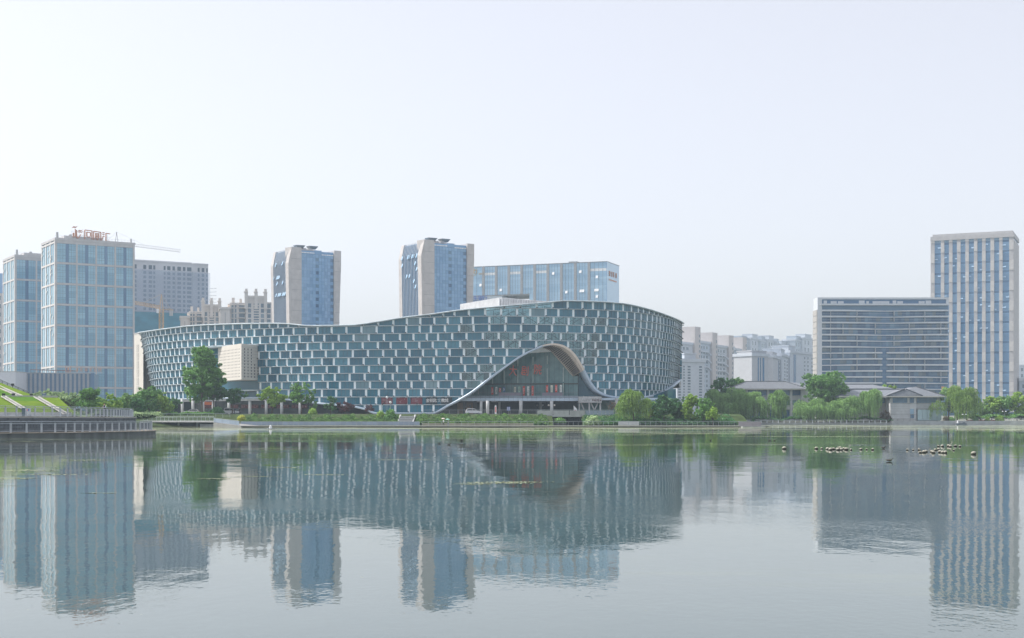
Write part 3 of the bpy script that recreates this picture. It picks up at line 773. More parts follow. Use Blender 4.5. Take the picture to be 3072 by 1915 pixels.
mb = MB(); cp = [(1866, 1196), (1929, 1195), (1961, 1190), (2003, 1174), (2020, 1162)]
for i in range(4): mb.add([tuple(P(cp[i][0], 1208, 275)), tuple(P(cp[i + 1][0], 1208, 279)), tuple(P(cp[i + 1][0], cp[i + 1][1] - 4, 279)), tuple(P(cp[i][0], cp[i][1] - 4, 275))], [(0, 1, 2, 3)])
tpart(mb, 'underside_glazing', M_tglass)
tpart(MB().prism([(X(1866, 276), 276 * S), (X(2028, 296), 296 * S), (44, 340 * S), (30, 340 * S)], GZ, Z(1165, 290)), 'rear_core', M_tglass)
# white louvred plant screen on the roof
pc = Vector((X(1502, 277), 277 * S, 0)); pl = Vector((X(1384, 293), 293 * S, 0)); pr = Vector((X(1668, 288), 288 * S, 0))
zt, zb_ = Z(893.5, 277), Z(960, 277)
scr = put('plant_screen', None, theatre, TM); scr['label'] = 'white vertical louvre screen standing on the roof'
for a, b, n in ((pl, pc, 34), (pc, pr, 34)):
    u = (b - a).normalized(); nv = Vector((u.y, -u.x, 0))
    for i in range(n):
        o = a + (b - a) * (i + .5) / n; w = (b - a).length / n * .34
        mb = MB(); mb.loft([[tuple(o + u * dx + nv * dy + Vector((0, 0, z))) for dx, dy in ((-w, 0), (w, 0), (w, .5), (-w, .5))] for z in (zb_, zt)])
        mb.build('fin', mat('fin_white', (.62, .64, .66), .6), scr)
    mb = MB(); mb.bar(a + Vector((0, 0, zt - .2)), b + Vector((0, 0, zt - .2)), .5, .5); mb.bar(a + Vector((0, 0, zb_ + 2)), b + Vector((0, 0, zb_ + 2)), .5, .5); mb.build('frame', M_wsign, scr)
    mb = MB(); mb.add([tuple(a + Vector((.1, 1.2, zb_))), tuple(b + Vector((.1, 1.2, zb_))), tuple(b + Vector((.1, 1.2, zt - .3))), tuple(a + Vector((.1, 1.2, zt - .3)))], [(0, 1, 2, 3)]); mb.build('screen_lining', M_dsteel, scr)
# banners hanging in the entrance
bn = [(1477, 1162, 1184, 'r'), (1489, 1161, 1183, 'w'), (1500, 1164, 1178, 'r'), (1512, 1162, 1176, 'b'), (1545, 1161, 1178, 'c'), (1558, 1160, 1178, 'g'), (1571.5, 1159, 1188, 'r'), (1584.5, 1159, 1188, 'w'), (1598, 1158, 1188, 'r'), (1641, 1156, 1178, 'r'), (1655, 1156, 1178, 'c'), (1668.5, 1155, 1178, 'r'), (1682.5, 1155, 1178, 'w')]
BC = {'r': (mat('banner_orange_red', (.62, .07, .04), .7, .2), M_wsign, 'red'), 'w': (mat('banner_white', (.72, .75, .72), .7, .2), M_dark, 'white'), 'b': (mat('banner_blue', (.05, .16, .36), .7, .2), M_wsign, 'blue'), 'c': (mat('banner_cream', (.70, .68, .56), .7, .2), M_grey, 'cream'), 'g': (mat('banner_mint', (.42, .62, .52), .7, .2), M_dark, 'mint green')}
for i, (px, y0, y1, k) in enumerate(bn):
    d = GW(px) - 1.4 - .8; w = 3.2
    lab = {1477: 'red banner with pale script nearest the white end wall of the arch', 1500: 'shortest red banner, hung beside the blue banner', 1641: 'short red banner hung left of the cream banner near the hood', 1668.5: 'short red banner hung between cream banner and printed white banner', 1571.5: 'long red banner hung beside the mint green banner', 1598: 'long red banner hung next to the empty middle of the balcony', 1584.5: 'long white banner hung between two long red banners in the arched entrance', 1489: 'white banner beside the first red banner at the arch foot', 1682.5: 'white banner with dark print by the last pale rib of the arch', 1545: 'cream banner beside the mint green banner in the arched entrance', 1655: 'cream banner between two short red banners in the arched entrance'}.get(px, ('long red banner with pale script hung over the balcony edge' if y1 > 1186 else 'short red banner with pale script hung in the arched entrance') if k == 'r' else BC[k][2] + ' banner hung in the arched glass entrance')
    t = thing('hanging_banner', lab, 'banner', Matrix.Translation((X(px, d), d * S, Z(y1, d))), 'banners hung in the theatre entrance')
    hw = w * d / 2600; hh = (y1 - y0) * d / 2600
    MB().box(-hw, hw, 0, .04, 0, hh).build('cloth', BC[k][0], t)
    MB().box(-hw - .05, hw + .05, -.03, .07, hh, hh + .08).build('rod', M_dark, t)
    mk = MB()
    for q in range(7):
        z = hh * (.25 + .6 * q / 7); mk.box(-hw * tr.uniform(.1, .6), hw * tr.uniform(.1, .6), -.03, 0, z, z + .1)
    mk.build('print', BC[k][1], t, kind='stuff')
# ------------------------------------------------------------------ city buildings
def office_tower(label, pxc, dc, pxr, dr, ytop_, D, nbay, nrow, sign=False, ybot=1205):
    """stone-framed office tower: bays of tall glass with a dark strip, three storeys to a stone grid cell"""
    Mx, W = frame(pxc, dc, pxr, dr, GZ); Ht = Z(ytop_, dc) - GZ
    T = thing('office_tower', label, 'tower', Mx)
    MB().box(.25, W - .25, .25, D, 0, Ht - .6).build('core', M_dblue, T)
    row = 62.3 * dc / 2600; top0 = Ht - 2.2
    bays = [(.023 + k * .2445, .262 + k * .2445 - (.004 * k)) for k in range(4)][:nbay]
    mul = MB()
    rows = [(top0 - (r + 1) * row + .55, top0 - r * row - .55) for r in range(nrow)]
    for (f0, f1) in bays:
        a0, a1 = f0 * W, f1 * W; w = a1 - a0; m0, m1 = a0 + w * .44, a0 + w * .60
        for r, (c0, c1) in enumerate(rows):
            piece('dark_strip', T, I4, m0, m1, .12, .25, c0, c1, M_dblue)
            for q in range(3):
                z0 = c0 + (c1 - c0) * q / 3 + .05; z1 = c0 + (c1 - c0) * (q + 1) / 3 - .05
                for x0, x1 in ((a0, m0 - .05), (m1 + .05, a1)):
                    piece('window', T, I4, x0, x1, .10, .25, z0, z1, M_blue)
                    for k in (1, 2): mul.box(x0 + (x1 - x0) * k / 3 - .05, x0 + (x1 - x0) * k / 3 + .05, .04, .10, z0, z1)
                    mul.box(x0, x1, .05, .10, z0 + (z1 - z0) * .62, z0 + (z1 - z0) * .62 + .09)
                    if rnd.random() < .25:
                        x = x0 + (x1 - x0) * rnd.choice((.0, .34, .67)); mul.box(x, x + (x1 - x0) * .33, .03, .1, z0 + .3, z0 + .38)
    mul.build('mullions', M_mull, T, kind='stuff')
    piers = [0] + [(bays[k][1] + bays[k + 1][0]) / 2 * W for k in range(nbay - 1)] + [W]
    for i, a in enumerate(piers):
        w = .42; a0, a1 = (0, W * .021) if i == 0 else ((W * .975, W) if i == nbay else (a - w, a + w))
        piece('pier', T, I4, a0, a1, -.2, .25, 0, Ht - 1.2, M_stone_l)
    for r in range(nrow + 1):
        z = top0 - r * row; piece('stone_band', T, I4, W * .0215, W * .9745, -.08, .25, z - .5, z + (.5 if r else 1.0), M_stone_l)
    LF = left_face(D); n = 3
    for i in range(n + 1):
        a = D * (.03 + .94 * i / n); piece('side_pier', T, LF, a - .7, a + .7, -.22, .25, 0, Ht - 1.2, M_stone_p)
    mul = MB()
    for i in range(n):
        a0, a1 = D * (.03 + .94 * i / n) + .75, D * (.03 + .94 * (i + 1) / n) - .75
        for r, (c0, c1) in enumerate(rows):
            for k in range(2):
                x0, x1 = a0 + (a1 - a0) * k / 2 + .12, a0 + (a1 - a0) * (k + 1) / 2 - .12
                piece('side_window', T, LF, x0, x1, .1, .25, c0, c1, M_blue)
            mul.box((a0 + a1) / 2 - .14, (a0 + a1) / 2 + .14, -.1, .25, c0, c1, LF)
            for q in range(rnd.choice((0, 1, 2))):
                z = rnd.uniform(c0 + 1, c1 - 1.5); x = rnd.choice((a0 + .2, (a0 + a1) / 2 + .2)); mul.loft([[(x, .1, z + 1.2), (x + 1, .1, z + 1.2), (x + 1, -.05, z + 1.2), (x, -.05, z + 1.2)], [(x, -.35, z), (x + 1, -.35, z), (x + 1, -.45, z), (x, -.45, z)]], LF)
    mul.build('side_mullions', M_stone_p, T, kind='stuff')
    for r in range(nrow + 1):
        z = top0 - r * row; piece('side_band', T, LF, 0, D, -.26, -.22, z - .45, z + .45, M_stone_p)
    pa = MB().box(-.3, W + .3, -.3, D, Ht - 1.2, Ht); pa.box(W * .12, W * .6, 2, D - 3, Ht, Ht + 1.6)
    pa.build('parapet', M_stone_l, T)
    for b_ in ((1, 2, 2, 3, Ht, Ht + 3.0), (W * .96, W * .98, 2, 3, Ht, Ht + 2.2), (W * .2, W * .23, 4, 6, Ht, Ht + 2.6)): MB().box(*b_).build('roof_vent', M_lgrey, T)
    rl = MB()
    for k in range(25): rl.box(W * k / 24 - .04, W * k / 24 + .04, .3, .38, Ht, Ht + 1.1)
    rl.box(0, W, .3, .38, Ht + 1.05, Ht + 1.12); rl.build('roof_rail', M_steel, T)
    return T, W, Ht, Mx
TA, W, Ht, MxA = office_tower('tall stone-gridded blue glass office tower carrying the copper rooftop sign', 166, 430, 404, 443, 713, 28, 4, 8)
office_tower('stone-gridded blue glass office tower standing half hidden behind the tower with the rooftop sign', 45, 474, 283, 488, 764, 30, 4, 7)
# copper sign: phoenix emblem and three characters
sg = thing('rooftop_sign', 'copper outline sign of a bird emblem and three characters on the office tower roof', 'sign', MxA @ Matrix.Translation((W * .21, 1.5, Ht)))
k = 430 / 2600.0
em = MB()
def swoosh(pts, wid):
    for i in range(len(pts) - 1):
        (x0, z0), (x1, z1) = pts[i], pts[i + 1]; w0, w1 = wid[i], wid[i + 1]
        em.loft([[(x0, 0, z0 - w0), (x0, .4, z0 - w0), (x0, .4, z0 + w0), (x0, 0, z0 + w0)], [(x1, 0, z1 - w1), (x1, .4, z1 - w1), (x1, .4, z1 + w1), (x1, 0, z1 + w1)]])
swoosh([(.2, 5.6), (1, 6.1), (2.2, 6.0), (3, 6.8)], [.1, .35, .3, .05]); swoosh([(3, 4.2), (3.9, 4.6), (5, 4.5), (5.6, 5.2)], [.1, .25, .22, .05])
swoosh([(3, 3.6), (4, 3.9), (5, 3.7), (5.8, 4.3)], [.1, .28, .25, .05])
swoosh([(1.5, 5.2), (2.1, 4.8), (2.4, 4)], [.1, .3, .4]); em.loft([[(1.7, 0, 4.6), (2.7, 0, 4.6), (2.7, .4, 4.6), (1.7, .4, 4.6)], [(1.8, 0, 1.4), (2.8, 0, 1.8), (2.8, .4, 1.8), (1.8, .4, 1.4)], [(2.6, 0, .5), (3.2, 0, 1.2), (3.2, .4, 1.2), (2.6, .4, .5)]])
swoosh([(2.6, .9), (3.6, .9), (4.4, 2.2), (4.9, 3.0)], [.35, .4, .35, .05]); em.box(.6, 1.5, .1, .4, 1, 3.2)
em.build('emblem', M_rust, sg)
ch = MB()
def ln(x0, z0, x1, z1, w=.5): ch.bar((x0, .2, z0), (x1, .2, z1), w, .4)
for x in (6.6,): ln(x, .4, x, 5); ln(x, 5, x + 3.6, 4.8); ln(x + 3.6, 4.9, x + 3.6, .4); ln(x + .9, 4, x + 2.8, 3.9); ln(x + .9, 4, x + .9, 2); ln(x + 2.8, 4, x + 2.8, 2); ln(x + .9, 2, x + 1.85, 1.4); ln(x + 2.8, 2, x + 1.85, 1.4)
ch.build('character', M_rust, sg); ch = MB()
for x in (11,): ln(x, .2, x, 4.7); ln(x, 4.7, x + 3.6, 4.4); ln(x + 3.6, 4.4, x + 3.6, 0)
for q in range(6): ln(11.9, 3.6 - q * .58, 13.7, 3.6 - q * .58, .3)
ln(12, 3.8, 12, 1.2); ln(13.6, 3.8, 13.6, 1.2); ln(12.8, 1.2, 12.8, 0)
ch.build('character', M_rust, sg); ch = MB()
for z in (4.3, 3.3, 2.3): ln(15.4, z, 16.5, z)
ln(15, 0, 15.5, 1.8); ln(17.2, 4.1, 19.4, 3.9); ln(17.2, 4.1, 17.2, .1); ln(17.2, .1, 19.4, .2)
ch.build('character', M_rust, sg)
fr = MB()
for x in range(0, 20, 2): fr.bar((x, .6, 0), (x, .6, 4.2), .12); fr.bar((x, 2.2, 0), (x, .6, 3.2), .1)
for z in (.3, 2.2, 4): fr.bar((0, .6, z), (19.5, .6, z), .1)
fr.build('support_frame', M_steel, sg)

def glyph(name, h, m, parent, M, a, b, c, seed):
    """an illegible weathered character: a few strokes"""
    r = random.Random(seed); mb = MB(); w = h * .09
    for q in range(3): z = -h / 2 + h * (q + .5) / 3 + r.uniform(-.05, .05) * h; mb.bar((-h * r.uniform(.3, .45), 0, z), (h * r.uniform(.3, .45), 0, z), w, w)
    for q in range(2): x = h * r.uniform(-.35, .35); mb.bar((x, 0, -h * .45), (x + h * r.uniform(-.1, .1), 0, h * .45), w, w)
    return mb.build(name, m, parent, False, M @ Matrix.Translation((a, b, c)))
# podium with vertical stripes, and the plain white block beside it
Mx, W = frame(47, 380, 283, 384, GZ); Ht = Z(1118, 380) - GZ
T = thing('striped_podium', 'low podium clad in dark and pale vertical stripes below the office towers', 'building', Mx)
MB().box(0, W, .2, 20, 0, Ht - .3).build('core', M_dblue, T)
n = 17
M_stripe = mat('stripe_stone', (.30, .33, .37), .7, .3, rand=.3)
for i in range(n):
    a = W * .95 * (i + .2) / n; w = W / n * .48; lo = 3 if (6 <= i <= 9 or 12 <= i <= 15) else 0
    for q in range(lo, 6): piece('stripe', T, I4, a, a + w, -.1, .2, Ht * q / 6 + .03, Ht * (q + 1) / 6 - .35 * (q == 5) - .03, M_stripe)
piece('end_wall', T, I4, W * .955, W, -.15, .2, 0, Ht, M_dblue)
piece('parapet', T, I4, 0, W * .955, -.2, .2, Ht - .35, Ht, M_stripe)
for i0 in (6, 12):
    for q in range(8): a = W * .95 * (i0 + .1) / n + q * W * .95 * 4 / n / 8; piece('window', T, I4, a, a + W * .95 * 4 / n / 8 - .1, .1, .2, .2, Ht * .48, M_blue)
rb = MB().bar((W * .17, 3, Ht + 1.4), (W * .78, 3, Ht + .9), .3)
for q in range(10): rb.bar((W * (.17 + .06 * q), 3, Ht), (W * (.17 + .06 * q), 3, Ht + 1.4), .12)
rb.build('roof_rail', mat('rusty_rail', (.22, .10, .09), .7), T)
ps = thing('podium_sign', 'faded orange letters standing on the striped podium roof', 'sign', Mx @ Matrix.Translation((W * .62, 1, Ht)))
m_or = mat('faded_orange', (.55, .32, .22), .6)
MB().box(.2, 2.6, 0, .2, .3, .6).box(.2, .5, 0, .2, .3, 3.0).box(2.3, 2.6, 0, .2, .3, 3.0).box(1, 1.8, 0, .2, 1.2, 2.4).build('emblem', m_or, ps)
for i in range(6): glyph('character', 1.9, m_or, ps, I4, 5.2 + i * 1.95, 0, 1.5, i)
MB().box(0, 16, .2, .3, .0, .25).build('base_rail', M_steel, ps)
Mx, W = frame(-60, 372, 46.5, 372, GZ); Ht = Z(1117, 372) - GZ
T = thing('white_block', 'plain white flat-roofed block at the end of the striped podium', 'building', Mx)
MB().box(0, W, 0, 20, 0, Ht).build('wall', mat('white_wall', (.60, .63, .68), .7, .3, namt=.05), T); MB().box(-.1, W + .1, -.1, 20, Ht, Ht + .4).build('coping', M_lgrey, T)
for q in range(5): piece('door_panel', T, I4, 2 + q * 3, 4.4 + q * 3, -.06, 0, .2, 3, M_hglass)
# sliver of a tower at the edge of the frame
Mx, W = frame(-60, 520, 6, 520, GZ); Ht = Z(820, 520) - GZ
T = thing('slim_tower', 'beige tower with a blue glass top seen past the left office tower', 'tower', Mx)
MB().box(0, W, 0, 18, 0, Ht - 12).build('wall', M_stone_p, T); MB().box(.5, W - .3, .5, 17, Ht - 12, Ht).build('glass_top', M_blue2, T)
for q in range(14): piece('window', T, I4, W - 2.2, W - .8, -.05, 0, Ht - 16 - q * 5, Ht - 13.6 - q * 5, M_win)

# pale slab with window strips, beside the theatre's left end
Mx, W = frame(402.5, 330, 424, 326, GZ); Ht = Z(1003, 330) - GZ
T = thing('cream_slab', 'narrow cream stone slab with thin window slits beside the curved theatre', 'building', Mx)
MB().box(0, W + 2, 0, 30, 0, Ht).build('wall', M_cream, T)
for a in (.40, .62): 
    for q in range(8): piece('window', T, I4, W * a, W * a + .3, -.04, 0, 2 + q * (Ht - 6) / 8, 2 + (q + .94) * (Ht - 6) / 8, M_dark)
MB().box(-.15, W + 2.15, -.15, 30, Ht, Ht + .4).build('coping', M_lgrey, T)

# slab block under construction, netting on the lower floors
Mx, W = frame(380, 560, 625, 577, GZ); Ht = Z(781, 560) - GZ
T = thing('unfinished_block', 'tall unfinished apartment block with empty windows and green site netting', 'apartment block', Mx)
M_conc = mat('raw_concrete', (.56, .57, .61), .85, .2, namt=.1, nscale=.08); M_net2 = mat('net_blue', (.22, .30, .38), .9, .1, namt=.25, nscale=.3)
MB().box(0, W, .3, 16, 0, Ht).build('wall', M_conc, T)
fl = 13.6 * 565 / 2600
cols = [(.03, .12), (.20, .235), (.265, .305), (.32, .345), (.447, .47), (.49, .53), (.555, .585), (.615, .66), (.685, .715), (.735, .79), (.868, .892), (.918, .95), (.975, .995)]
net_top = Ht - 5.5; net_mid = Ht - 11.2 * fl
hole = mat('empty_opening', (.03, .06, .10), .8, .2, rand=.5, col2=(.10, .15, .20))
for r in range(14):
    c0 = Ht - 5.2 - r * fl
    if r == 0: c0 = Ht - 5.0
    for f0, f1 in cols:
        piece('opening', T, I4, f0 * W, min(f1 * W, W - .4), .24, .3, c0, c0 + fl * (.62 if r else .9), hole)
    if r: piece('floor_edge', T, I4, 0, W, .05, .3, c0 + fl * .78, c0 + fl * .9, M_conc)
for a in (.60, .81): piece('rib', T, I4, a * W - .4, a * W + .4, -.3, .3, Ht * .4, Ht - 4, M_conc)
piece('parapet', T, I4, 0, W * .80, -.2, .3, Ht - .2, Ht + .8, M_conc); piece('parapet', T, I4, W * .81, W, -.25, .3, Ht - .2, Ht + .6, M_conc)
veil = bpy.data.materials.new('scaffold_net_hazed'); veil.use_nodes = True
_n = veil.node_tree.nodes; _l = veil.node_tree.links; _b = _n['Principled BSDF']; _b.inputs['Base Color'].default_value = (.42, .54, .72, 1); _b.inputs['Alpha'].default_value = .24; _b.inputs['Roughness'].default_value = .9  # real net, its pale blue tint also carries the distance haze
MB().box(-.5, W + .8, -1.2, -1.15, Ht * .3, net_top).build('upper_netting', veil, T)
MB().box(-.6, W + .9, -1.6, -1.3, 0, net_mid).build('lower_netting', mat('net_teal', (.05, .22, .31), .9, .1, namt=.2, nscale=.15, stretch=(1, 1, 2)), T)
for q in range(7): MB().bar((W + .5, -1, net_mid + 3 + q * 1.6 * fl / 2), (W + 5, -1.5, net_mid + 3.4 + q * 1.6 * fl / 2), .18).build('scaffold_arm', M_dsteel, T)
# two tower cranes
def crane(label, px, d, ybase, yjib, pxl, pxr, yl, m):
    b = P(px, ybase, d); t = thing('tower_crane', label, 'crane', Matrix.Translation(b)); zj = Z(yjib, d) - b.z; xl = X(pxl, d) - b.x; xr = X(pxr, d) - b.x; dz = Z(yl, d) - Z(yjib, d); w = 1.1
    ms = MB()
    for x in (-w, w):
        for y in (-w, w): ms.bar((x, y, 0), (x, y, zj), .3)
    z = 0
    while z < zj - 2: ms.bar((-w, -w, z), (w, -w, z + 2.2), .16); ms.bar((w, -w, z), (-w, -w, z + 2.2), .16); ms.bar((-w, -w, z), (w, -w, z), .2); ms.bar((w, -w, z), (w, w, z + 2.2), .16); z += 2.2
    ms.build('mast', m, t)
    jb = MB(); n = 26
    for i in range(n):
        f0, f1 = i / n, (i + 1) / n; L0 = Vector((xl * f0, 0, zj + dz * f0)); L1 = Vector((xl * f1, 0, zj + dz * f1)); up = Vector((0, 0, 1.9)); sd = Vector((0, .8, 0))
        jb.bar(L0 - sd, L1 - sd, .2); jb.bar(L0 + sd, L1 + sd, .2); jb.bar(L0 + up, L1 + up, .2); jb.bar(L0 - sd, L1 + up, .14); jb.bar(L1 - sd, L1 + up, .14)
    jb.build('jib', m, t)
    cj = MB().bar((0, -.7, zj), (xr, -.7, zj - .6), .3).bar((0, .7, zj), (xr, .7, zj - .6), .3).bar((0, 0, zj + 1.2), (xr, 0, zj - .2), .12); cj.build('counter_jib', m, t)
    MB().box(xr - 2.2, xr - .4, -.8, .8, zj - 4, zj - .4).build('counterweight', M_lgrey, t)
    ap = MB()
    for x in (-w, w): ap.bar((x, 0, zj), (0, 0, zj + 9), .35)
    ap.bar((0, 0, zj + 9), (xl * .45, 0, zj + dz * .45 + 1.9), .1); ap.bar((0, 0, zj + 9), (xr * .8, 0, zj - .3), .1); ap.build('apex', m, t)
    MB().box(-2.6, -1.1, -1.4, .2, zj - 2.4, zj + .1).build('cab', M_wsign, t)
M_crane = mat('crane_yellow', (.58, .36, .14), .6)
crane('yellow tower crane in front of the green site netting', 484, 520, 1060, 928, 404 - 40, 520, 906, M_crane)
crane('distant pale tower crane whose long jib reaches past the sign tower', 350, 640, 1000, 733, 541, 300, 757, M_stone_p)

# beige classical residential blocks
def classical(label, px0, px1, d, ytop_, big=1.0):
    Mx, W = frame(px0, d, px1, d + 4, GZ); Ht = Z(ytop_, d) - GZ; k = d / 2600
    T = thing('residential_block', label, 'apartment block', Mx)
    m1, m2 = mat('warm_stone', (.68, .63, .58), .75, .3, namt=.05), M_win
    w0 = W * .17
    MB().box(0, w0, -4, 16, 0, Ht - 66 * k * .62).build('end_bay', m1, T)
    MB().box(-.5, w0 + .5, -4.5, 16, Ht - 66 * k * .62, Ht - 66 * k * .62 + 1.2).build('cornice', m1, T)
    piece('groove', T, I4, w0 * .5, w0 * .55, -4.06, -4, 0, Ht - 50 * k, M_grey)
    MB().box(w0, W * .45, 0, 15, 0, Ht - 30 * k * .62).build('stepped_bay', m1, T); MB().box(w0 * .8, W * .46, -.5, 15, Ht - 42 * k * .62, Ht - 36 * k * .62).build('cornice', m1, T)
    MB().box(w0 * 1.2, w0 * 1.5, 2, 6, Ht - 30 * k * .62, Ht - 3 * k).box(w0 * 2, w0 * 2.25, 2, 6, Ht - 30 * k * .62, Ht - 6 * k).build('chimney', m1, T)
    MB().box(W * .45, W * .80, -1.5, 14, 0, Ht).build('tower_bay', m1, T)
    for a in (.455, .625, .79):
        MB().box(W * a - .9, W * a + .9, -2.2, -.2, Ht - 38 * k, Ht + 2).box(W * a - 1.3, W * a + 1.0, -2.5, .4, Ht + 2, Ht + 2.6).box(W * a - .7, W * a + .7, -1.8, -.2, Ht + 2.6, Ht + 4.2).build('finial_pier', m1, T)
    MB().box(W * .44, W * .81, -1.9, -1.5, Ht - .6, Ht + .5).build('cornice', m1, T)
    for q in range(13): piece('panel_rib', T, I4, W * (.475 + .023 * q + (.03 if q > 5 else 0)), W * (.482 + .023 * q + (.03 if q > 5 else 0)), -1.7, -1.5, Ht - 20 * k, Ht - 4 * k, m1)
    MB().box(W * .80, W * 1.02, 0, 15, 0, Ht - 18 * k).build('right_bay', m1, T); MB().box(W * .80, W * 1.03, -.5, 15, Ht - 18 * k, Ht - 16 * k).build('cornice', m1, T)
    for r in range(4):
        z = Ht - 66 * k * .5 - r * 15.5 * k
        for (a0, a1, b, f) in ((.20, .235, -.06, 0), (.255, .285, -.06, 0), (.33, .43, -.06, 0), (.485, .54, -1.56, 0), (.71, .765, -1.56, 0), (.82, .88, -.06, 0), (.90, .96, -.06, 0)):
            piece('window', T, I4, a0 * W, a1 * W, b, b + .06, z, z + 12 * k, M_win)
        for q in range(2): piece('slit_window', T, I4, .585 * W, .675 * W, -1.56, -1.5, z + q * 8 * k, z + q * 8 * k + 4.2 * k, M_win)
        piece('sill_band', T, I4, w0, W * .449, -.3, 0, z - 1.6 * k, z - .6 * k, m1)
        piece('balcony', T, I4, .325 * W, .435 * W, -1.4, 0, z - 1.4 * k, z + .8 * k, m1)
classical('beige classical apartment block with finial piers next to the flared tower', 660, 832, 470, 889)
classical('lower beige classical apartment block half hidden behind a taller one', 541, 690, 500, 915)

# flared twin towers
def flared(label, pxc, dc, pxr, dr, ytop_, yvis, D, yl):
    Mx, W = frame(pxc, dc, pxr, dr, GZ); Ht = Z(ytop_, dc) - GZ; k = dc / 2600
    T = thing('flared_tower', label, 'tower', Mx); zt = Ht * .90; kk = 12 * k
    z1 = Ht - 48 * k
    MB().box(.4, W - .4, .6, D - .4, 0, Ht - 8 * k).build('core', M_blue2, T)
    def pillar(x0, x1, fl, y0, y1, m, top):
        # outer edge flares out towards the top; fl = how far at street level it draws in
        r = []
        for z, s in ((0, 1.0), (z1, 0.0), (top, 0.0)):
            e0, e1 = x0 + max(0, fl) * s, x1 + min(0, fl) * s; r.append([(e0, y0, z), (e1, y0, z), (e1, y1, z), (e0, y1, z)])
        MB().loft(r).build('corner_pillar', m, T)
    pillar(W * .86, W * 1.0, -2.8, -.5, D * .5, M_tan, Ht - 2 * k)
    pw = W * .20
    r = [[(.0, -.6, z), (pw, -.6, z), (pw, 5, z), (-.8 * s, 5, z)] for z, s in ((0, 0), (z1, 1), (Ht, 1))]
    MB().loft(r).build('front_pillar', M_tan, T)
    # side face: pillars at both ends and vertical fins leaning in at the crown
    LF = left_face(D)
    for a0, a1 in ((0, 3.0), (D - 3.2, D + .5)):
        r = [[(a0, -o, z), (a1, -o, z), (a1, 1, z), (a0, 1, z)] for z, o in ((0, .2), (z1, 1.6), (Ht - 4 * k, .0))]
        MB().loft(r, LF).build('side_pillar', M_tan, T)
    sg_ = MB(); r = [[(2.9, -o, z), (D - 3.1, -o, z), (D - 3.1, .5, z), (2.9, .5, z)] for z, o in ((0, .1), (z1, 1.3), (Ht - 10 * k, .0))]
    sg_.loft(r, LF); sg_.build('side_glazing', M_dblue, T)
    fn = MB(); nf = 11
    for i in range(nf + 1):
        a = 2.9 + (D - 6) * i / nf
        pts = [LF @ Vector((a, -o - .15, z)) for z, o in ((0, .1), (z1, 1.35), (Ht - 5 * k, .0))]
        fn.bar(pts[0], pts[1], .22); fn.bar(pts[1], pts[2], .22)
    fn.build('side_fins', M_steel, T, kind='stuff')
    op = MB(); rr = random.Random(int(pxc))
    for q in range(16):
        a = 3.1 + rr.randrange(nf) * (D - 6) / nf; z = z1 - rr.choice((2, 12, 20, 28, 36, 44)) * k * 2.2; o = .1 + 1.2 * z / z1
        op.loft([[(a, -o - .1, z + 1.9), (a + 1.0, -o - .1, z + 1.9), (a + 1.0, -o, z + 1.9), (a, -o, z + 1.9)], [(a, -o - .75, z), (a + 1.0, -o - .75, z), (a + 1.0, -o - .65, z), (a, -o - .65, z)]], LF)
    op.build('open_windows', M_pale, T, kind='stuff')
    # front glass grid
    a0, a1 = pw + .05, W * .86 - .05; nc = 11; zlow = Z(yvis, dc) - GZ; mul = MB()
    nr = int((Ht - 20 * k - zlow) / (10 * k)); zr = Ht - 18 * k
    for r_ in range(nr):
        zz = zr - (r_ + 1) * 10 * k
        for c in range(nc):
            x0 = a0 + (a1 - a0) * c / nc; x1 = a0 + (a1 - a0) * (c + 1) / nc
            m = M_dblue if (c == nc - 1 and r_ % 2) else (M_hglass if c == 5 and r_ % 2 else M_blue2)
            piece('window', T, I4, x0 + .04, x1 - .04, .35, .6, zz + .06, zz + 10 * k - .06, m)
        if r_ % 2 == 0: mul.box(a0, a1, .25, .35, zz + 3.2 * k, zz + 3.6 * k)
    mul.build('floor_lines', M_blue, T, kind='stuff')
    piece('crown_glass', T, I4, a0, a0 + (a1 - a0) * .42, .35, .6, Ht - 17.5 * k, Ht - 9 * k, M_blue2)
    piece('crown_glass', T, I4, a0 + (a1 - a0) * .42, a0 + (a1 - a0) * .63, .2, .6, Ht - 17.5 * k, Ht - 5 * k, M_blue2)
    piece('crown_glass', T, I4, a0 + (a1 - a0) * .63, a1, .35, .6, Ht - 17.5 * k, Ht - 12 * k, M_blue2)
    for c in range(5):
        for s0, zz in ((0, 12.5), (.63, 16)):
            w = (a1 - a0) * (.42 if s0 == 0 else .37) / 5; x = a0 + (a1 - a0) * s0 + c * w; piece('louvre_panel', T, I4, x + .1, x + w - .1, .2, .34, Ht - zz * k - 2.5 * k, Ht - zz * k, M_wsign)
    jo = MB(); z = 6
    while z < Ht - 2: jo.box(.05, pw, -.64, -.6, z, z + .12); jo.box(W * .865, W * .97, -.54, -.5, z, z + .12); z += 5
    jo.build('stone_joints', M_grey, T, kind='stuff')
    MB().box(W * .30, W * .36, 3, 7, Ht - 8 * k, Ht + 2 * k).box(W * .40, W * .47, 3, 7, Ht - 8 * k, Ht + 1.5 * k).box(W * .2, W * .55, 3, 12, Ht - 8 * k, Ht - 2 * k).build('roof_housing', M_tan, T)
    for a in (.25, .51): MB().loft([[(W * a - 1.5, 4, Ht + .2), (W * a + 1.5, 4, Ht + .2), (W * a + 1.5, 6, Ht + .2), (W * a - 1.5, 6, Ht + .2)], [(W * a - 2.4, 3, Ht + 1.6), (W * a + 2.4, 3, Ht + 1.6), (W * a + 2.4, 7, Ht + 1.6), (W * a - 2.4, 7, Ht + 1.6)]]).build('cooling_unit', M_dsteel, T)
flared('flared blue glass tower with stone corner pillars rising from beside the beige apartment blocks', 873, 418, 1022, 427, 741, 985, 20.5, 754)
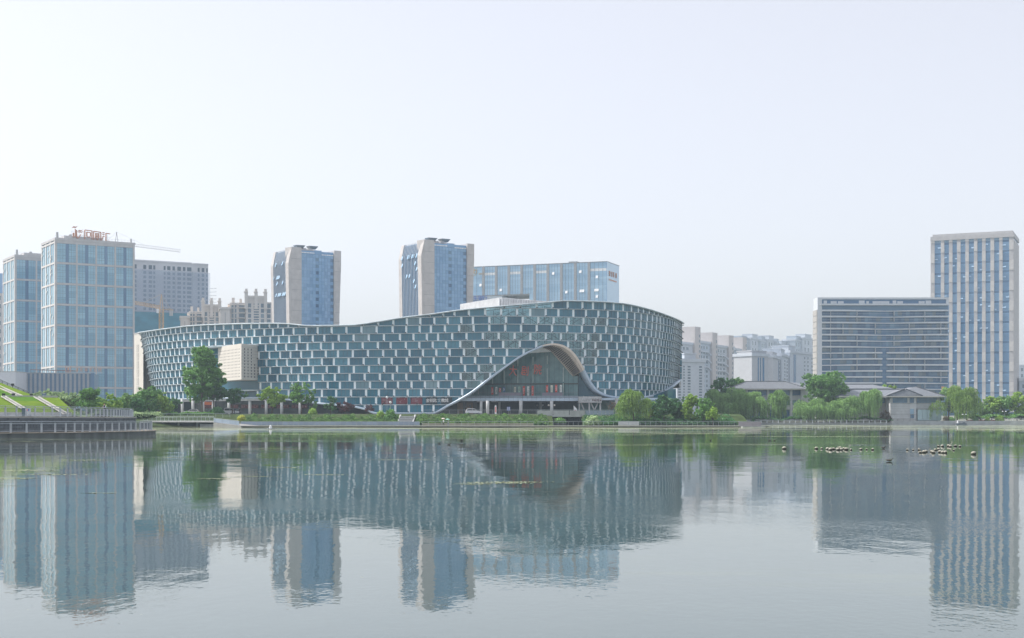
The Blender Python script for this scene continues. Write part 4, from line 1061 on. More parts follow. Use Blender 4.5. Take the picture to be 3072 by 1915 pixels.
flared('flared blue glass tower with stone corner pillars touching the pale bank building', 1271, 400, 1421, 409, 719, 968, 21.5, 733)

# pale glass bank building with a gateway cut out
Mx, W = frame(1380, 541, 1820.5, 520, GZ); Ht = Z(785.5, 520) - GZ; k = 530 / 2600
T = thing('bank_building', 'wide pale blue glass slab with grey pilasters and a gateway cut through it', 'building', Mx)
ax = lambda px: (px - 1380) / (1820.5 - 1380) * W
gate_z = Z(881, 530) - GZ
MB().box(ax(1592), W, .3, 26, 0, gate_z).box(0, W, .3, 26, gate_z, Ht).build('core', M_pale, T)
MB().box(0, ax(1512), -1, 25, 0, gate_z - .9).build('lower_wing', mat('grey_cladding', (.46, .52, .56), .6, .4, namt=.15, stretch=(1, 1, 5)), T)
pil = [1449, 1488, 1526.5, 1565.5, 1604.5, 1644, 1684, 1725, 1765]
M_pil = mat('grey_pilaster', (.36, .37, .38), .7, .3, namt=.12, nscale=1.5)
bays = [1380] + pil + [1821]
nr = 17; rh = 8.3 * k; ztop0 = Ht - .4; mul = MB()
for i, p in enumerate(pil): piece('pilaster', T, I4, ax(p), ax(p + 7.5), -.25, .3, gate_z if p < 1590 else 0, Ht, M_pil)
for i in range(len(bays) - 1):
    a0 = ax(bays[i] + (7.7 if i else 0)); a1 = ax(bays[i + 1]) - .05
    for r in range(0, 24):
        c1 = ztop0 - r * 1.0 * rh; c0 = c1 - rh + .08
        if c0 < (gate_z if bays[i] < 1585 else Z(915, 525) - GZ) or c1 < 4: continue
        band = r == 2 and i not in (0, 7)
        piece('window', T, I4, a0, a1, .12, .3, c0, c1, M_wsign if band and i % 2 else M_pale)
    for q in range(1, 4): mul.box(a0 + (a1 - a0) * q / 4 - .06, a0 + (a1 - a0) * q / 4 + .06, .06, .12, gate_z if bays[i] < 1585 else 8, Ht - .4)
mul.build('mullions', M_mull, T, kind='stuff')
op = MB()
for px, py in ((1444, 850), (1506, 867), (1664, 823), (1744, 821), (1792, 838), (1703, 880), (1745, 878), (1752, 878), (1788, 877), (1794, 877), (1792, 896)):
    a = ax(px); c = Z(py, 530) - GZ; op.loft([[(a - .7, .1, c + .8), (a + .7, .1, c + .8), (a + .7, .0, c + .8), (a - .7, .0, c + .8)], [(a - .7, -.5, c - .8), (a + .7, -.5, c - .8), (a + .7, -.6, c - .8), (a - .7, -.6, c - .8)]])
op.build('open_windows', M_wsign, T, kind='stuff')
RF = right_face(W)
for q in range(7):
    for r in range(10): piece('side_window', T, RF, q * 3.6 + .1, q * 3.6 + 3.5, .1, .3, Ht - .5 - (r + 1) * 5.2, Ht - .6 - r * 5.2, M_blue2)
MB().box(ax(1703), ax(1727), 4, 12, Ht, Ht + 6.2 * k * 1.2).build('roof_housing', M_lgrey, T)
MB().box(0, W + .2, -.1, 26.3, Ht, Ht + .3).build('coping', M_dsteel, T)
for i in range(3): MB().lathe([(1.3, 0), (1.3, gate_z)], 12, Matrix.Translation((ax(1497 + i * 14), 4 + i * 6, 0))).build('gate_column', M_pil, T, True)
piece('gate_soffit', T, I4, 0, ax(1592), .31, 26, gate_z - .8, gate_z - .01, M_grey)
lg = thing('bank_sign', 'blue characters reading across the grey lower wing of the pale bank building', 'sign', Mx @ Matrix.Translation((ax(1441), -1.2, gate_z - 5.6)))
for i, c in enumerate('民生银行'): text('character', c, 3.3, M_bluesign, lg, I4, -5.2 + i * 3.1, 0, 3.6, .1)
text('english_line', 'MINSHENG BANK', 1.7, M_bluesign, lg, I4, -.6, 0, 1.1, .08, .86)
MB().box(-7, 6.5, .02, .15, .0, .15).build('rail', M_dsteel, lg)
lg = thing('gold_emblem_sign', 'gold emblem and small characters on the pale glass near its top corner', 'sign', Mx @ Matrix.Translation((ax(1419), -.3, Z(824.5, 538) - GZ)) @ Matrix.Scale(.42, 4))
em = MB()
for (x0, z0, x1, z1) in ((0, 0, 4, -1), (4, -1, 6, 2), (0, 0, .5, 6), (.5, 6, 2, 8), (6, 2, 7, 7), (2.5, 2, 3.5, 9), (3.2, 6, 7.6, 8), (1, 2, 5, 2.4)): em.bar((x0, 0, z0), (x1, 0, z1), .8, .3)
em.build('emblem', M_gold, lg)
for i in range(3): glyph('character', 2.6, M_gold, lg, I4, 11.5 + i * 2.8, 0, 1.2, i + 20)
ls = thing('side_sign', 'weathered gold characters on the narrow right end of the pale glass slab', 'sign', Mx @ RF @ Matrix.Translation((12, -.2, Z(826, 520) - GZ)))
for i in range(4): glyph('character', 3.4, M_rust, ls, I4, -7.0 + i * 4.6, 0, 1.5, i + 40)
MB().box(-8, 8, 0, .1, -2.6, -1.8).build('caption_bar', M_rust, ls)

# hotel slab on the right: window bands and curved balcony edges
Mx, W = frame(2452, 420, 2846, 420, 1.6); k = 420 / 2600; Ht = Z(893, 420) - 1.6
T = thing('hotel_slab', 'long hotel block of stacked dark window bands and pale wavy balcony edges', 'hotel', Mx)
MB().box(.2, W - .2, .2, 8.5, 0, Ht - 3).build('core', M_hglass, T)
ah = lambda px: (px - 2452) * k; zh = lambda y: Z(y, 420) - 1.6
fr = [930 + 18.1 * i for i in range(14)]                       # photo rows of the balcony edges
mw = mat('pale_band', (.58, .62, .66), .7, .3, namt=.06)
mul = MB(); rr = random.Random(5)
for r, y in enumerate(fr):
    z = zh(y)
    # windows of the storey below the band
    x = 2466
    n = 0
    while x < 2840:
        w = rr.choice((10, 12, 14, 18)); x1 = min(x + w, 2843)
        if not (2645 < (x + x1) / 2 < 2657): piece('window', T, I4, ah(x), ah(x1) - .1, .05, .2, zh(y + 17), zh(y + 5.8), rr.choice((M_hglass, M_hglass, M_hglass, M_hglass, M_win)))
        x = x1
    # wavy pale edge, split at the dark slot on lower floors
    for s0, s1 in (((2465, 2843),) if r < 7 else ((2465, 2645), (2658, 2843))):
        ring = []
        for q in range(25):
            p = s0 + (s1 - s0) * q / 24; t = (p - 2465) / 378
            if r < 7: dip = 3.0 * (math.exp(-((t - .52) / .22) ** 2))
            else: dip = 2.6 * max(0, 1 - t / .33) if r < 11 else (3.0 * max(0, (t - .6) / .4) if r > 10 else 0)
            th = 4.6 - dip * .75
            ring.append([(ah(p), -1.5 + dip * .25, zh(y + dip + th)), (ah(p), .25, zh(y + dip + th)), (ah(p), .25, zh(y + dip)), (ah(p), -1.5 + dip * .25, zh(y + dip))])
        MB().loft(ring).build('balcony_edge', mw, T)
    mul.box(ah(2465), ah(2843), -1.35, -1.3, zh(y + 12.2), zh(y + 11.7))
    for p in ((2490, 2569, 2680, 2772) if (r // 2) % 2 == 0 else (2490, 2527, 2624, 2726, 2820)): mul.box(ah(p), ah(p + 1.1), -1.5, .05, zh(y + 18), zh(y + 4))
mul.build('balcony_rails', M_steel, T, kind='stuff')
piece('dark_slot', T, I4, ah(2645), ah(2658), -.05, .2, 0, zh(930), M_dblue)
MB().box(ah(2452), ah(2465), -.6, 8.6, 0, Ht).box(ah(2465), ah(2846), -.4, 8.6, Ht - .9, Ht).box(ah(2838), ah(2846), -.4, 8.6, zh(916), Ht - .9).build('stone_frame', mw, T)
MB().box(ah(2460), ah(2843), -1.6, .2, zh(917), zh(912)).build('top_band', mw, T)
LF = left_face(8.5)
for r, y in enumerate(fr): piece('stone_course', T, LF, -.3, 8.8, -.35, .0, zh(y + 16.6), zh(y), M_endw)
for i, (p0, p1) in enumerate(((2471, 2481), (2492, 2510), (2514, 2531), (2577, 2594), (2599, 2607), (2618, 2668), (2678, 2689), (2692, 2709), (2756, 2774), (2777, 2794))): piece('roof_panel', T, I4, ah(p0), ah(p1), .05, .2, zh(911), zh(904 if i % 3 else 902), mw)
piece('roof_glass', T, I4, ah(2465), ah(2838), .12, .2, zh(911.5), zh(897), M_dblue)

# striped stone and glass tower on the right
Mx, W = frame(2793, 470, 3041, 459, GZ); Ht = Z(706, 470) - GZ - 2.2; k = 465 / 2600
T = thing('striped_tower', 'tall tower of pale stone piers and blue glass strips behind the hotel block', 'tower', Mx)
D = 30
MB().box(.2, W - .2, .3, D, 0, Ht - 1).build('core', M_dblue, T)
ac = lambda cx: (2770 + cx * .185 - 2793) / 248.0 * W          # photo crop columns to facade metres
gl_c = [(185, 288), (345, 422), (480, 553), (612, 690), (747, 830), (885, 960), (1018, 1095), (1155, 1235), (1290, 1395)]
uh = 30.1 * k; z0 = Ht + 2.2 - 25.5 * k; rr = random.Random(9); mul = MB(); blinds = MB()
M_blind = mat('white_blind', (.33, .48, .63), .7, .3)
for c, (c0, c1) in enumerate(gl_c):
    a0, a1 = ac(c0), ac(c1)
    for r in range(16):
        zb_ = z0 - (r + 1) * uh; 
        piece('window', T, I4, a0, a1, .12, .3, zb_ + .05, zb_ + uh * .79, M_blue2)
        piece('spandrel', T, I4, a0, a1, .14, .3, zb_ + uh * .8, zb_ + uh, M_dblue)
        for q in range(1, 7): mul.box(a0, a1, .05, .12, zb_ + uh * .79 * q / 7, zb_ + uh * .79 * q / 7 + .1)
        for q in range(rr.choice((0, 0, 1, 1))):
            x = a0 + (a1 - a0) * rr.choice((0, 0, .5)); zz = zb_ + uh * rr.choice((.1, .3, .45, .6)); blinds.loft([[(x, .1, zz + .7), (x + (a1 - a0) * .5, .1, zz + .7), (x + (a1 - a0) * .5, .05, zz + .7), (x, .05, zz + .7)], [(x, -.3, zz), (x + (a1 - a0) * .5, -.3, zz), (x + (a1 - a0) * .5, -.35, zz), (x, -.35, zz)]])
    for q in range(7): piece('top_louvre', T, I4, a0, a1, .0, .3, z0 + .1 + q * 3.0 * k, z0 + .1 + q * 3.0 * k + 1.5 * k, M_pale if q < 4 else M_blind)
mul.build('glazing_bars', M_mull, T, kind='stuff'); blinds.build('open_windows', M_blind, T, kind='stuff')
edge = [120] + [x for c in gl_c for x in c] + [1465]
for i in range(0, len(edge), 2):
    a0, a1 = ac(edge[i]), ac(edge[i + 1])
    for r in range(-1, 17):
        zb_ = z0 - (r + 1) * uh; h1 = uh if r >= 0 else Ht - 1 - zb_
        out = -.45 if (r + i // 2) % 2 else -.2
        if zb_ + h1 > 2: piece('pier_stone', T, I4, a0, a1, out, .3, max(0, zb_) + .04, zb_ + h1 - .04, M_stone_p if (r + i // 2) % 2 else M_stone_l)
MB().box(-.2, W + .2, -.6, D, Ht - 1, Ht + 1.2).box(.8, W - .5, .2, D - 1, Ht + 1.2, Ht + 2.4).build('parapet', M_stone_l, T)
RF = right_face(W)
for r in range(16): piece('side_stone', T, RF, 0, D, -.1, .2, z0 - (r + 1) * uh + .05, z0 - r * uh, M_stone_l)

# far apartment blocks between theatre and hotel
M_apt = {'w': mat('apt_white_hazed', (.54, .59, .65), .8, .2, namt=.05), 'o': mat('apt_orange_hazed', (.54, .51, .50), .8, .2, namt=.05), 'b': mat('apt_beige_hazed', (.50, .54, .58), .8, .2, namt=.05), 'p': mat('apt_pink_hazed', (.50, .52, .55), .8, .2, namt=.05), 'g': mat('apt_grey_hazed', (.46, .53, .60), .8, .2, namt=.06)}  # wall colours paled and blued, distance haze is put into the paint
def apartment(label, px0, px1, d, ytop_, key, cols, rows, rot=0.0, core=None, cornice=True, stripes=None, D=14, crown=()):
    Mx, W = frame(px0, d, px1, d * (1 + rot), GZ); Ht = Z(ytop_, d) - GZ; k = d / 2600
    T = thing('apartment_block', label, 'apartment block', Mx, None)
    MB().box(0, W, .1, D, 0, Ht).build('wall', M_apt[key], T)
    if cornice: MB().box(-.5, W + .5, -.5, D + .4, Ht - 1.2, Ht + .4).build('cornice', M_apt['w'], T)
    ylow = Z(1215, d) - GZ; st = (Ht - 4 - max(ylow, 0)) / rows
    for (f0, f1) in cols:
        for r in range(rows): c1 = Ht - 3 - r * st; piece('window', T, I4, f0 * W, f1 * W, .02, .1, c1 - st * .55, c1, M_win)
    if core:
        f0, f1, up = core; MB().box(f0 * W, f1 * W, -1.5, D * .8, 0, Ht + up).build('stair_core', M_apt['o'], T)
        for r in range(rows): c1 = Ht + up - 5 - r * st * 1.1; piece('core_window', T, I4, (f0 + (f1 - f0) * .72) * W, (f0 + (f1 - f0) * .92) * W, -1.56, -1.5, c1 - st * .6, c1, M_win)
    if stripes:
        for f0, f1 in stripes: piece('window_strip', T, I4, f0 * W, f1 * W, -.02, .1, 2, Ht - 2, M_dblue)
    for f0, f1, up in crown: MB().box(f0 * W, f1 * W, 1, D - 2, Ht, Ht + up).box(f0 * W - .3, f1 * W + .3, .7, D - 1.7, Ht + up, Ht + up + .5).build('roof_crown', M_apt[key], T)
    return T, W, Ht, k
c4 = [(.10, .22), (.38, .46), (.56, .64), (.78, .90)]
apartment('white apartment block with a moulded cornice and square windows beside the theatre end', 2032, 2114, 400, 1078, 'w', [(.04, .13), (.22, .27), (.38, .48), (.80, .90)], 13, .012, crown=((.30, .72, 2.5),))
for q in range(2): pass
spec = [('cream apartment block with an orange stair core rising behind the white cornice block', 2036, 2100, 560, 1026, 'b', (.66, .93, 11)),
        ('beige apartment block with an orange stair core in the middle of the stepped row', 2100, 2150, 585, 1024, 'g', (.62, .92, 7)),
        ('beige apartment block with orange core and zigzag white balcony rails', 2150, 2203, 610, 1036, 'b', (.58, .84, 8)),
        ('end apartment block of the stepped row, with the smallest orange core', 2203, 2252, 635, 1046, 'g', (.40, .64, 9))]
for i, (lb_, a, b, d, y, key, core) in enumerate(spec):
    T, W, Ht, k = apartment(lb_, a, b, d, y, key, [(.06, .14), (.2, .28), (.36, .46), (.94, .99)], 12, .03, core, D=18)
    for q in range(3):
        z = Ht - (30 + 23 * q) * k; mb = MB(); mb.bar((0, -1.4, z), (W * .32, -1.4, z), .9, .9); mb.bar((W * .32, -1.4, z), (W * .52, -1.6, z - 2.2), .9, .9); mb.build('zigzag_rail', M_apt['w'], T)
apartment('pale pink block with three dark vertical window strips above the tiled villa roof', 2256, 2305, 480, 1062, 'p', [], 1, .01, stripes=((.36, .42), (.50, .55), (.65, .75)), crown=((.05, .96, 1.5),))
apartment('narrow pale pink block with a dark crown next to the strip-window block', 2320, 2344, 500, 1067, 'p', [(.75, .9)], 10, .05, stripes=((.62, .70),), crown=((.1, .6, 2),))
apartment('slim grey link block between the two pale pink blocks', 2304, 2320, 520, 1060, 'g', [(.3, .6)], 10, .05)
apartment('white block with a column of blue windows left of the hotel', 2345, 2372, 520, 1062, 'w', [(.30, .42), (.55, .67)], 12, .05, crown=((.1, .5, 3),))
apartment('tall white block with a blue window strip touching the hotel end wall', 2370, 2446, 540, 1053, 'w', [(.55, .60), (.68, .73), (.85, .9)], 12, .04, stripes=((.14, .23),), crown=((.0, .25, 3),))
for i, (a, b, y, lb_) in enumerate([(2221, 2252, 1020, 'hazy pale tower, leftmost of the far cluster behind the pink blocks'), (2252, 2284, 1014, 'hazy pale tower with a crowned roof in the far cluster'), (2283, 2303, 1021, 'slim hazy tower between two crowned far towers'), (2302, 2331, 1018, 'hazy pale tower with a blue window strip in the far cluster'), (2330, 2342, 1028, 'lowest shoulder block of the hazy far cluster'), (2340, 2370, 1034, 'hazy grey tower with a square rooftop box standing apart'), (2385, 2411, 1019, 'hazy cream tower with a column of bright windows near the hotel'), (2408, 2446, 1013, 'hazy white tower disappearing behind the hotel end wall')]):
    apartment(lb_, a, b, 860 + 12 * i, y, 'w' if i % 2 else 'g', [(.15, .25), (.4, .5), (.75, .85)], 9, .02, crown=((.25, .75, 4),))
for i, (a, b, y, lb_) in enumerate([(2098, 2116, 1016, 'far pale block showing between two orange cores'), (2146, 2174, 1020, 'far pale grey block behind the middle of the stepped row'), (2196, 2218, 1027, 'far pale grey block over the end of the stepped row')]):
    apartment(lb_, a, b, 1000, y, 'g', [(.2, .4), (.6, .8)], 8, .0)
apartment('grey low block with a window slit at the right end of the bank', 3058, 3120, 470, 1137, 'g', [(.15, .35)], 3, 0)
apartment('distant pale block seen past the striped tower', 3056, 3090, 900, 1096, 'w', [(.2, .4), (.6, .8)], 6, 0)

# ------------------------------------------------------------------ tiled villas on the right bank
def hip(mb, a0, a1, b0, b1, z, h, r0, r1, ov=0):
    bm_ = (b0 + b1) / 2
    mb.add([(a0, b0, z), (a1, b0, z), (a1, b1, z), (a0, b1, z), (r0, bm_, z + h), (r1, bm_, z + h), (a0, b0, z - .35), (a1, b0, z - .35), (a1, b1, z - .35), (a0, b1, z - .35)],
           [(0, 1, 5, 4), (1, 2, 5), (2, 3, 4, 5), (3, 0, 4), (0, 6, 7, 1), (1, 7, 8, 2), (2, 8, 9, 3), (3, 9, 6, 0), (6, 9, 8, 7)])
def tile_rows(T, a0, a1, r0, r1, b0, bm_, z, h, n):
    mb = MB()
    for i in range(n):
        f = (i + .5) / n; x = a0 + (a1 - a0) * f; rx = min(max(x, r0), r1)
        t = 1.0 if r0 <= x <= r1 else ((x - a0) / (r0 - a0) if x < r0 else (a1 - x) / (a1 - r1))
        mb.bar((x, b0, z + .06), (x, b0 + (bm_ - b0) * t, z + h * t + .06), .14, .12)
    mb.build('tile_ribs', M_tile, T, kind='stuff')
M_vwall = mat('villa_stone', (.60, .62, .64), .8, .2, namt=.1, nscale=.7); M_ridge = mat('ridge_dark', (.10, .11, .13), .7)
Mx, W = frame(2212, 318, 2430, 318, 1.3); k = 318 / 2600
T = thing('tiled_villa', 'three-storey stone villa with a long hipped grey tile roof behind the willows', 'villa', Mx)
zv = lambda y: Z(y, 318) - 1.3; av = lambda px: (px - 2212) * k
MB().box(0, W, .5, 16, 0, zv(1168)).build('wall', M_vwall, T)
rf = MB(); hip(rf, av(2184), av(2420), -2, 18, zv(1167), zv(1144) - zv(1167), av(2250), av(2368)); rf.build('roof', M_tile, T)
rf = MB(); hip(rf, av(2370), av(2450), 1, 16, zv(1167), zv(1145.5) - zv(1167) - .1, av(2380), av(2402)); rf.build('rear_roof', M_tile, T)
tile_rows(T, av(2186), av(2418), av(2250), av(2368), -2, 8, zv(1167), zv(1144) - zv(1167), 80)
rg = MB().bar((av(2250), 8, zv(1143.5)), (av(2368), 8, zv(1143.5)), .4); rg.bar((av(2250), 8, zv(1143.5)), (av(2184), -2, zv(1166.5)), .35); rg.bar((av(2368), 8, zv(1143.5)), (av(2420), -2, zv(1166.5)), .35); rg.build('ridge', M_ridge, T)
MB().box(av(2184), av(2420), -2.1, -1.9, zv(1169.5), zv(1167.3)).build('gutter', M_cream, T)
pe = [2214, 2237, 2268, 2301, 2334, 2370, 2403]
for p in pe: piece('pier', T, I4, av(p), av(p + 6.5), -.4, .5, 0, zv(1170), M_vwall)
for i in range(len(pe) - 1):
    a0, a1 = av(pe[i] + 7.5), av(pe[i + 1] - 1)
    piece('window', T, I4, a0, a1, .3, .5, zv(1187), zv(1171), M_hglass)
    piece('window', T, I4, a0, a1, .3, .5, zv(1215.5), zv(1201.5), M_tglass2)
    ar = MB(); n = 8
    ar.loft([[(a0 + (a1 - a0) * q / n, y, zv(1201.5) + (math.sin(math.pi * q / n)) * .55) for q in range(n + 1)] + [(a1, y, zv(1197)), (a0, y, zv(1197))] for y in (.05, .5)]); ar.build('arch_head', M_vwall, T)
    piece('glazing_bar', T, I4, (a0 + a1) / 2 - .06, (a0 + a1) / 2 + .06, .22, .3, zv(1215), zv(1202), M_wsign)
    piece('spandrel', T, I4, a0, a1, -.1, .5, zv(1229), zv(1216), M_vwall)
    piece('ground_window', T, I4, a0, a1, .3, .5, .6, zv(1230), M_hglass)
    piece('sill', T, I4, a0, a1, -.2, .5, zv(1189), zv(1187.2), M_vwall)
piece('side_wing_wall', T, I4, av(2411), av(2440), 2, 3, 0, zv(1169), M_vwall)
piece('wing_window', T, I4, av(2416), av(2432), 1.9, 2, zv(1187), zv(1171), M_hglass)

Mx, W = frame(2512, 305, 2822, 305, 1.1); k = 305 / 2600
T = thing('waterside_villa', 'pale stone villa with gabled tile roofs and a glazed bay at the water wall', 'villa', Mx)
zv = lambda y: Z(y, 305) - 1.1; av = lambda px: (px - 2512) * k
MB().box(av(2520), av(2670), 6, 18, 0, zv(1192)).build('rear_wing', mat('shade_stone', (.40, .38, .37), .8, .2), T)
MB().box(av(2670), av(2748), -.5, 16, 0, zv(1192)).build('front_wing', M_vwall, T)
MB().box(av(2748), av(2822), .8, 16, 0, zv(1192)).build('right_wing', M_vwall, T)
rf = MB(); hip(rf, av(2512), av(2780), 2, 20, zv(1190), zv(1167) - zv(1190), av(2580), av(2745)); rf.build('roof', M_tile, T)
rf = MB(); a0, a1, ac_ = av(2655), av(2836), av(2758)
rf.add([(a0, -1.6, zv(1190)), (a1, -1.6, zv(1190)), (ac_, -1.6 + 5, zv(1160.5)), (a0, 18, zv(1190)), (a1, 18, zv(1190)), (ac_, 14, zv(1160.5)), (a0, -1.6, zv(1193)), (a1, -1.6, zv(1193)), (a0, 18, zv(1193)), (a1, 18, zv(1193))], [(0, 1, 2), (1, 4, 5, 2), (4, 3, 5), (3, 0, 2, 5), (0, 6, 7, 1), (1, 7, 9, 4), (3, 8, 6, 0), (6, 8, 9, 7)]); rf.build('right_roof', M_tile, T)
rf = MB(); a0, a1, ac_ = av(2654), av(2762), av(2711)
rf.add([(a0, -2.6, zv(1188.5)), (a1, -2.6, zv(1188.5)), (ac_, -1.2, zv(1168.5)), (ac_, 12, zv(1168.5)), (a0, 12, zv(1188.5)), (a1, 12, zv(1188.5))], [(0, 1, 2), (0, 2, 3, 4), (1, 5, 3, 2), (4, 3, 5), (0, 4, 5, 1)]); rf.build('gable_roof', M_tile, T)
rg = MB()
for a, b in (((2654, 1188), (2711, 1168)), ((2711, 1168), (2762, 1188))): rg.bar((av(a[0]), -2.7, zv(a[1])), (av(b[0]), -2.7 + (1.4 if b[0] == 2711 else 0), zv(b[1])), .35)
rg.bar((av(2580), 11, zv(1166.6)), (av(2745), 11, zv(1166.6)), .4); rg.bar((av(2745), 8, zv(1166.5)), (av(2758), 4, zv(1160)), .35); rg.bar((av(2758), 3.4, zv(1160)), (av(2836), -1.6, zv(1189.5)), .3); rg.bar((av(2580), 11, zv(1166.6)), (av(2512), 2, zv(1189.5)), .35); rg.build('ridge', M_ridge, T)
MB().box(av(2512), av(2834), -2.8, -2.5, zv(1192), zv(1189.2)).build('gutter', M_cream, T)
for p0, p1, y0, y1, b in ((2677, 2720, 1194, 1209, -.56), (2728, 2740, 1194, 1209, -.56), (2752, 2812, 1194, 1209, .74), (2642, 2668, 1194, 1209, 5.94), (2729, 2740, 1227, 1242, -.56), (2730, 2740, 1243, 1255, -.6)):
    wn_ = piece('window', T, I4, av(p0), av(p1), b, b + .06, zv(y1), zv(y0), M_hglass if y0 != 1227 else M_pale)
    n = max(2, int((p1 - p0) / 7))
    for q in range(n + 1): piece('window_bar', T, I4, av(p0 + (p1 - p0) * q / n) - .05, av(p0 + (p1 - p0) * q / n) + .05, b - .06, b, zv(y1), zv(y0), M_mull)
for y in (1210.5, 1244): piece('string_course', T, I4, av(2670), av(2748), -.62, -.5, zv(y + 1), zv(y), M_grey)
piece('string_course', T, I4, av(2748), av(2822), .68, .8, zv(1211.5), zv(1210.5), M_grey)
jo = MB()
for y in range(1216, 1262, 5): jo.box(av(2670), av(2728), -.54, -.5, zv(y), zv(y - .5))
jo.build('stone_joints', M_grey, T, kind='stuff')
for q in range(5): p0 = 2750 + q * 14.4; piece('bay_glass', T, I4, av(p0), av(p0 + 13.8), -1.2, -1.1, .4, zv(1229.5), mat('frosted_bay', (.38, .52, .56), .2, .6, rand=.4))
MB().box(av(2748), av(2823), -1.3, .8, zv(1229.5), zv(1226.5)).build('bay_roof', M_grey, T)
for q in range(4): piece('plinth_slab', T, I4, av(2672 + q * 19), av(2689 + q * 19), -.8, -.5, 0, zv(1256.5), M_lgrey)
Mx, W = frame(2545, 335, 2660, 335, 1.5); T = thing('rear_pavilion', 'grey hipped roof pavilion showing just above the waterside villa roof', 'villa', Mx); k = 335 / 2600
zv = lambda y: Z(y, 335) - 1.5; av = lambda px: (px - 2545) * k
MB().box(0, W, 1, 14, 0, zv(1168)).build('wall', M_vwall, T)
rf = MB(); hip(rf, -2, W + 2.5, -1, 16, zv(1166), zv(1152.5) - zv(1166), av(2540), av(2632)); rf.build('roof', M_tile, T)
MB().bar((av(2540), 7.5, zv(1152)), (av(2632), 7.5, zv(1152)), .35).build('ridge', M_ridge, T)
# ------------------------------------------------------------------ curved deck on the left
def world_pts(lst, z): return [Vector((X(px, d), d * S, z)) for px, d in lst]
def resample(pts, step):
    out = [pts[0]]; acc = 0.0
    for i in range(len(pts) - 1):
        a, b = pts[i], pts[i + 1]; l = (b - a).length; t = step - acc
        while t <= l: out.append(a.lerp(b, t / l)); t += step
        acc = (acc + l) % step if l + acc >= step else acc + l
    return out
def smooth(pts, n=4):
    out = []
    for i in range(len(pts) - 1):
        p0, p1, p2, p3 = pts[max(i - 1, 0)], pts[i], pts[i + 1], pts[min(i + 2, len(pts) - 1)]
        for k in range(n):
            t = k / n; out.append(.5 * ((2 * p1) + (p2 - p0) * t + (2 * p0 - 5 * p1 + 4 * p2 - p3) * t * t + (3 * p1 - p0 - 3 * p2 + p3) * t ** 3))
    return out + [pts[-1]]
lowc = [(-420, 80), (-200, 85), (0, 90.3), (110, 92.2), (202, 94.3), (309, 99.0), (380, 102.5), (430, 106), (464, 110), (462, 115), (430, 121)]
upc = [(-420, 86), (-200, 90.5), (0, 95), (100, 98.5), (200, 103), (274, 107.5), (340, 114), (385, 121), (405, 128), (395, 136)]
LZ, UZ = .60, 2.32
low = smooth(world_pts(lowc, 0)); up = smooth(world_pts(upc, 0))
def area_fill(front, z0, z1, back, name, m, **k):
    poly = [(p.x, p.y) for p in front] + back
    return MB().prism(poly, z0, z1).build(name, m, **k)
M_dstone = mat('dark_slate', (.085, .10, .115), .75, .3, namt=.35, nscale=2.5, rand=.6, bump=.03, bscale=5, col2=(.17, .19, .21), thr=(.15, .9))
deck = thing('lower_deck', 'low curved concrete waterside deck under the stone wall', 'deck', Matrix.Translation((low[30].x, low[30].y, 0)))
DM = Matrix.Translation((-low[30].x, -low[30].y, 0))
M_kerb = mat('deck_concrete', (.15, .165, .16), .7, .4, namt=.35, nscale=.8, stretch=(1, 1, .25))
MB().prism([(p.x, p.y) for p in low] + [(-75, 132 * S), (-110, 80 * S)], -.6, LZ - .10).build('slab', M_kerb, deck, False, DM)
for i in range(0, len(low) - 1):                                 # edge stones along the deck rim
    a, b = low[i], low[i + 1]; u = (b - a).normalized(); n = Vector((u.y, -u.x, 0))
    mb = MB().add([tuple(a + n * .12 + u * .02 + Vector((0, 0, z))) for z in (LZ - .1, LZ)] + [tuple(b + n * .12 - u * .02 + Vector((0, 0, z))) for z in (LZ - .1, LZ)] + [tuple(a - n * 1.2 + Vector((0, 0, z))) for z in (LZ - .1, LZ)] + [tuple(b - n * 1.2 + Vector((0, 0, z))) for z in (LZ - .1, LZ)],
            [(0, 2, 3, 1), (4, 5, 7, 6), (1, 3, 7, 5), (0, 4, 6, 2), (0, 1, 5, 4), (2, 6, 7, 3)])
    mb.build('edge_stone', mat('warm_edge', (.36, .32, .27), .8, .3, namt=.25, nscale=1.2, rand=.4), deck, False, DM)
wall = thing('stone_wall', 'dark slate retaining wall carrying the upper promenade', 'wall', Matrix.Translation((up[30].x, up[30].y, LZ)))
WM = Matrix.Translation((-up[30].x, -up[30].y, -LZ))
MB().prism([(p.x, p.y) for p in up] + [(-75, 140 * S), (-110, 86 * S)], LZ - .1, UZ - .14).build('wall_core', mat('slate_core', (.05, .06, .065), .9), wall, False, WM)
MB().prism([(p.x, p.y) for p in up] + [(-75, 140 * S), (-110, 86 * S)], UZ - .14, UZ).build('paving', M_lgrey, wall, False, WM)
rr = random.Random(4); cnt = 0; rest = MB()
L_up = [0.0]
for i in range(len(up) - 1): L_up.append(L_up[-1] + (up[i + 1] - up[i]).length)
def up_at(s):
    i = max(0, min(len(up) - 2, int(np.searchsorted(L_up, s)) - 1)); t = (s - L_up[i]) / (L_up[i + 1] - L_up[i]); a, b = up[i], up[i + 1]; u = (b - a).normalized()
    return a.lerp(b, t), u, Vector((u.y, -u.x, 0))
s_vis0, s_vis1 = L_up[6], L_up[-2]
zc = LZ
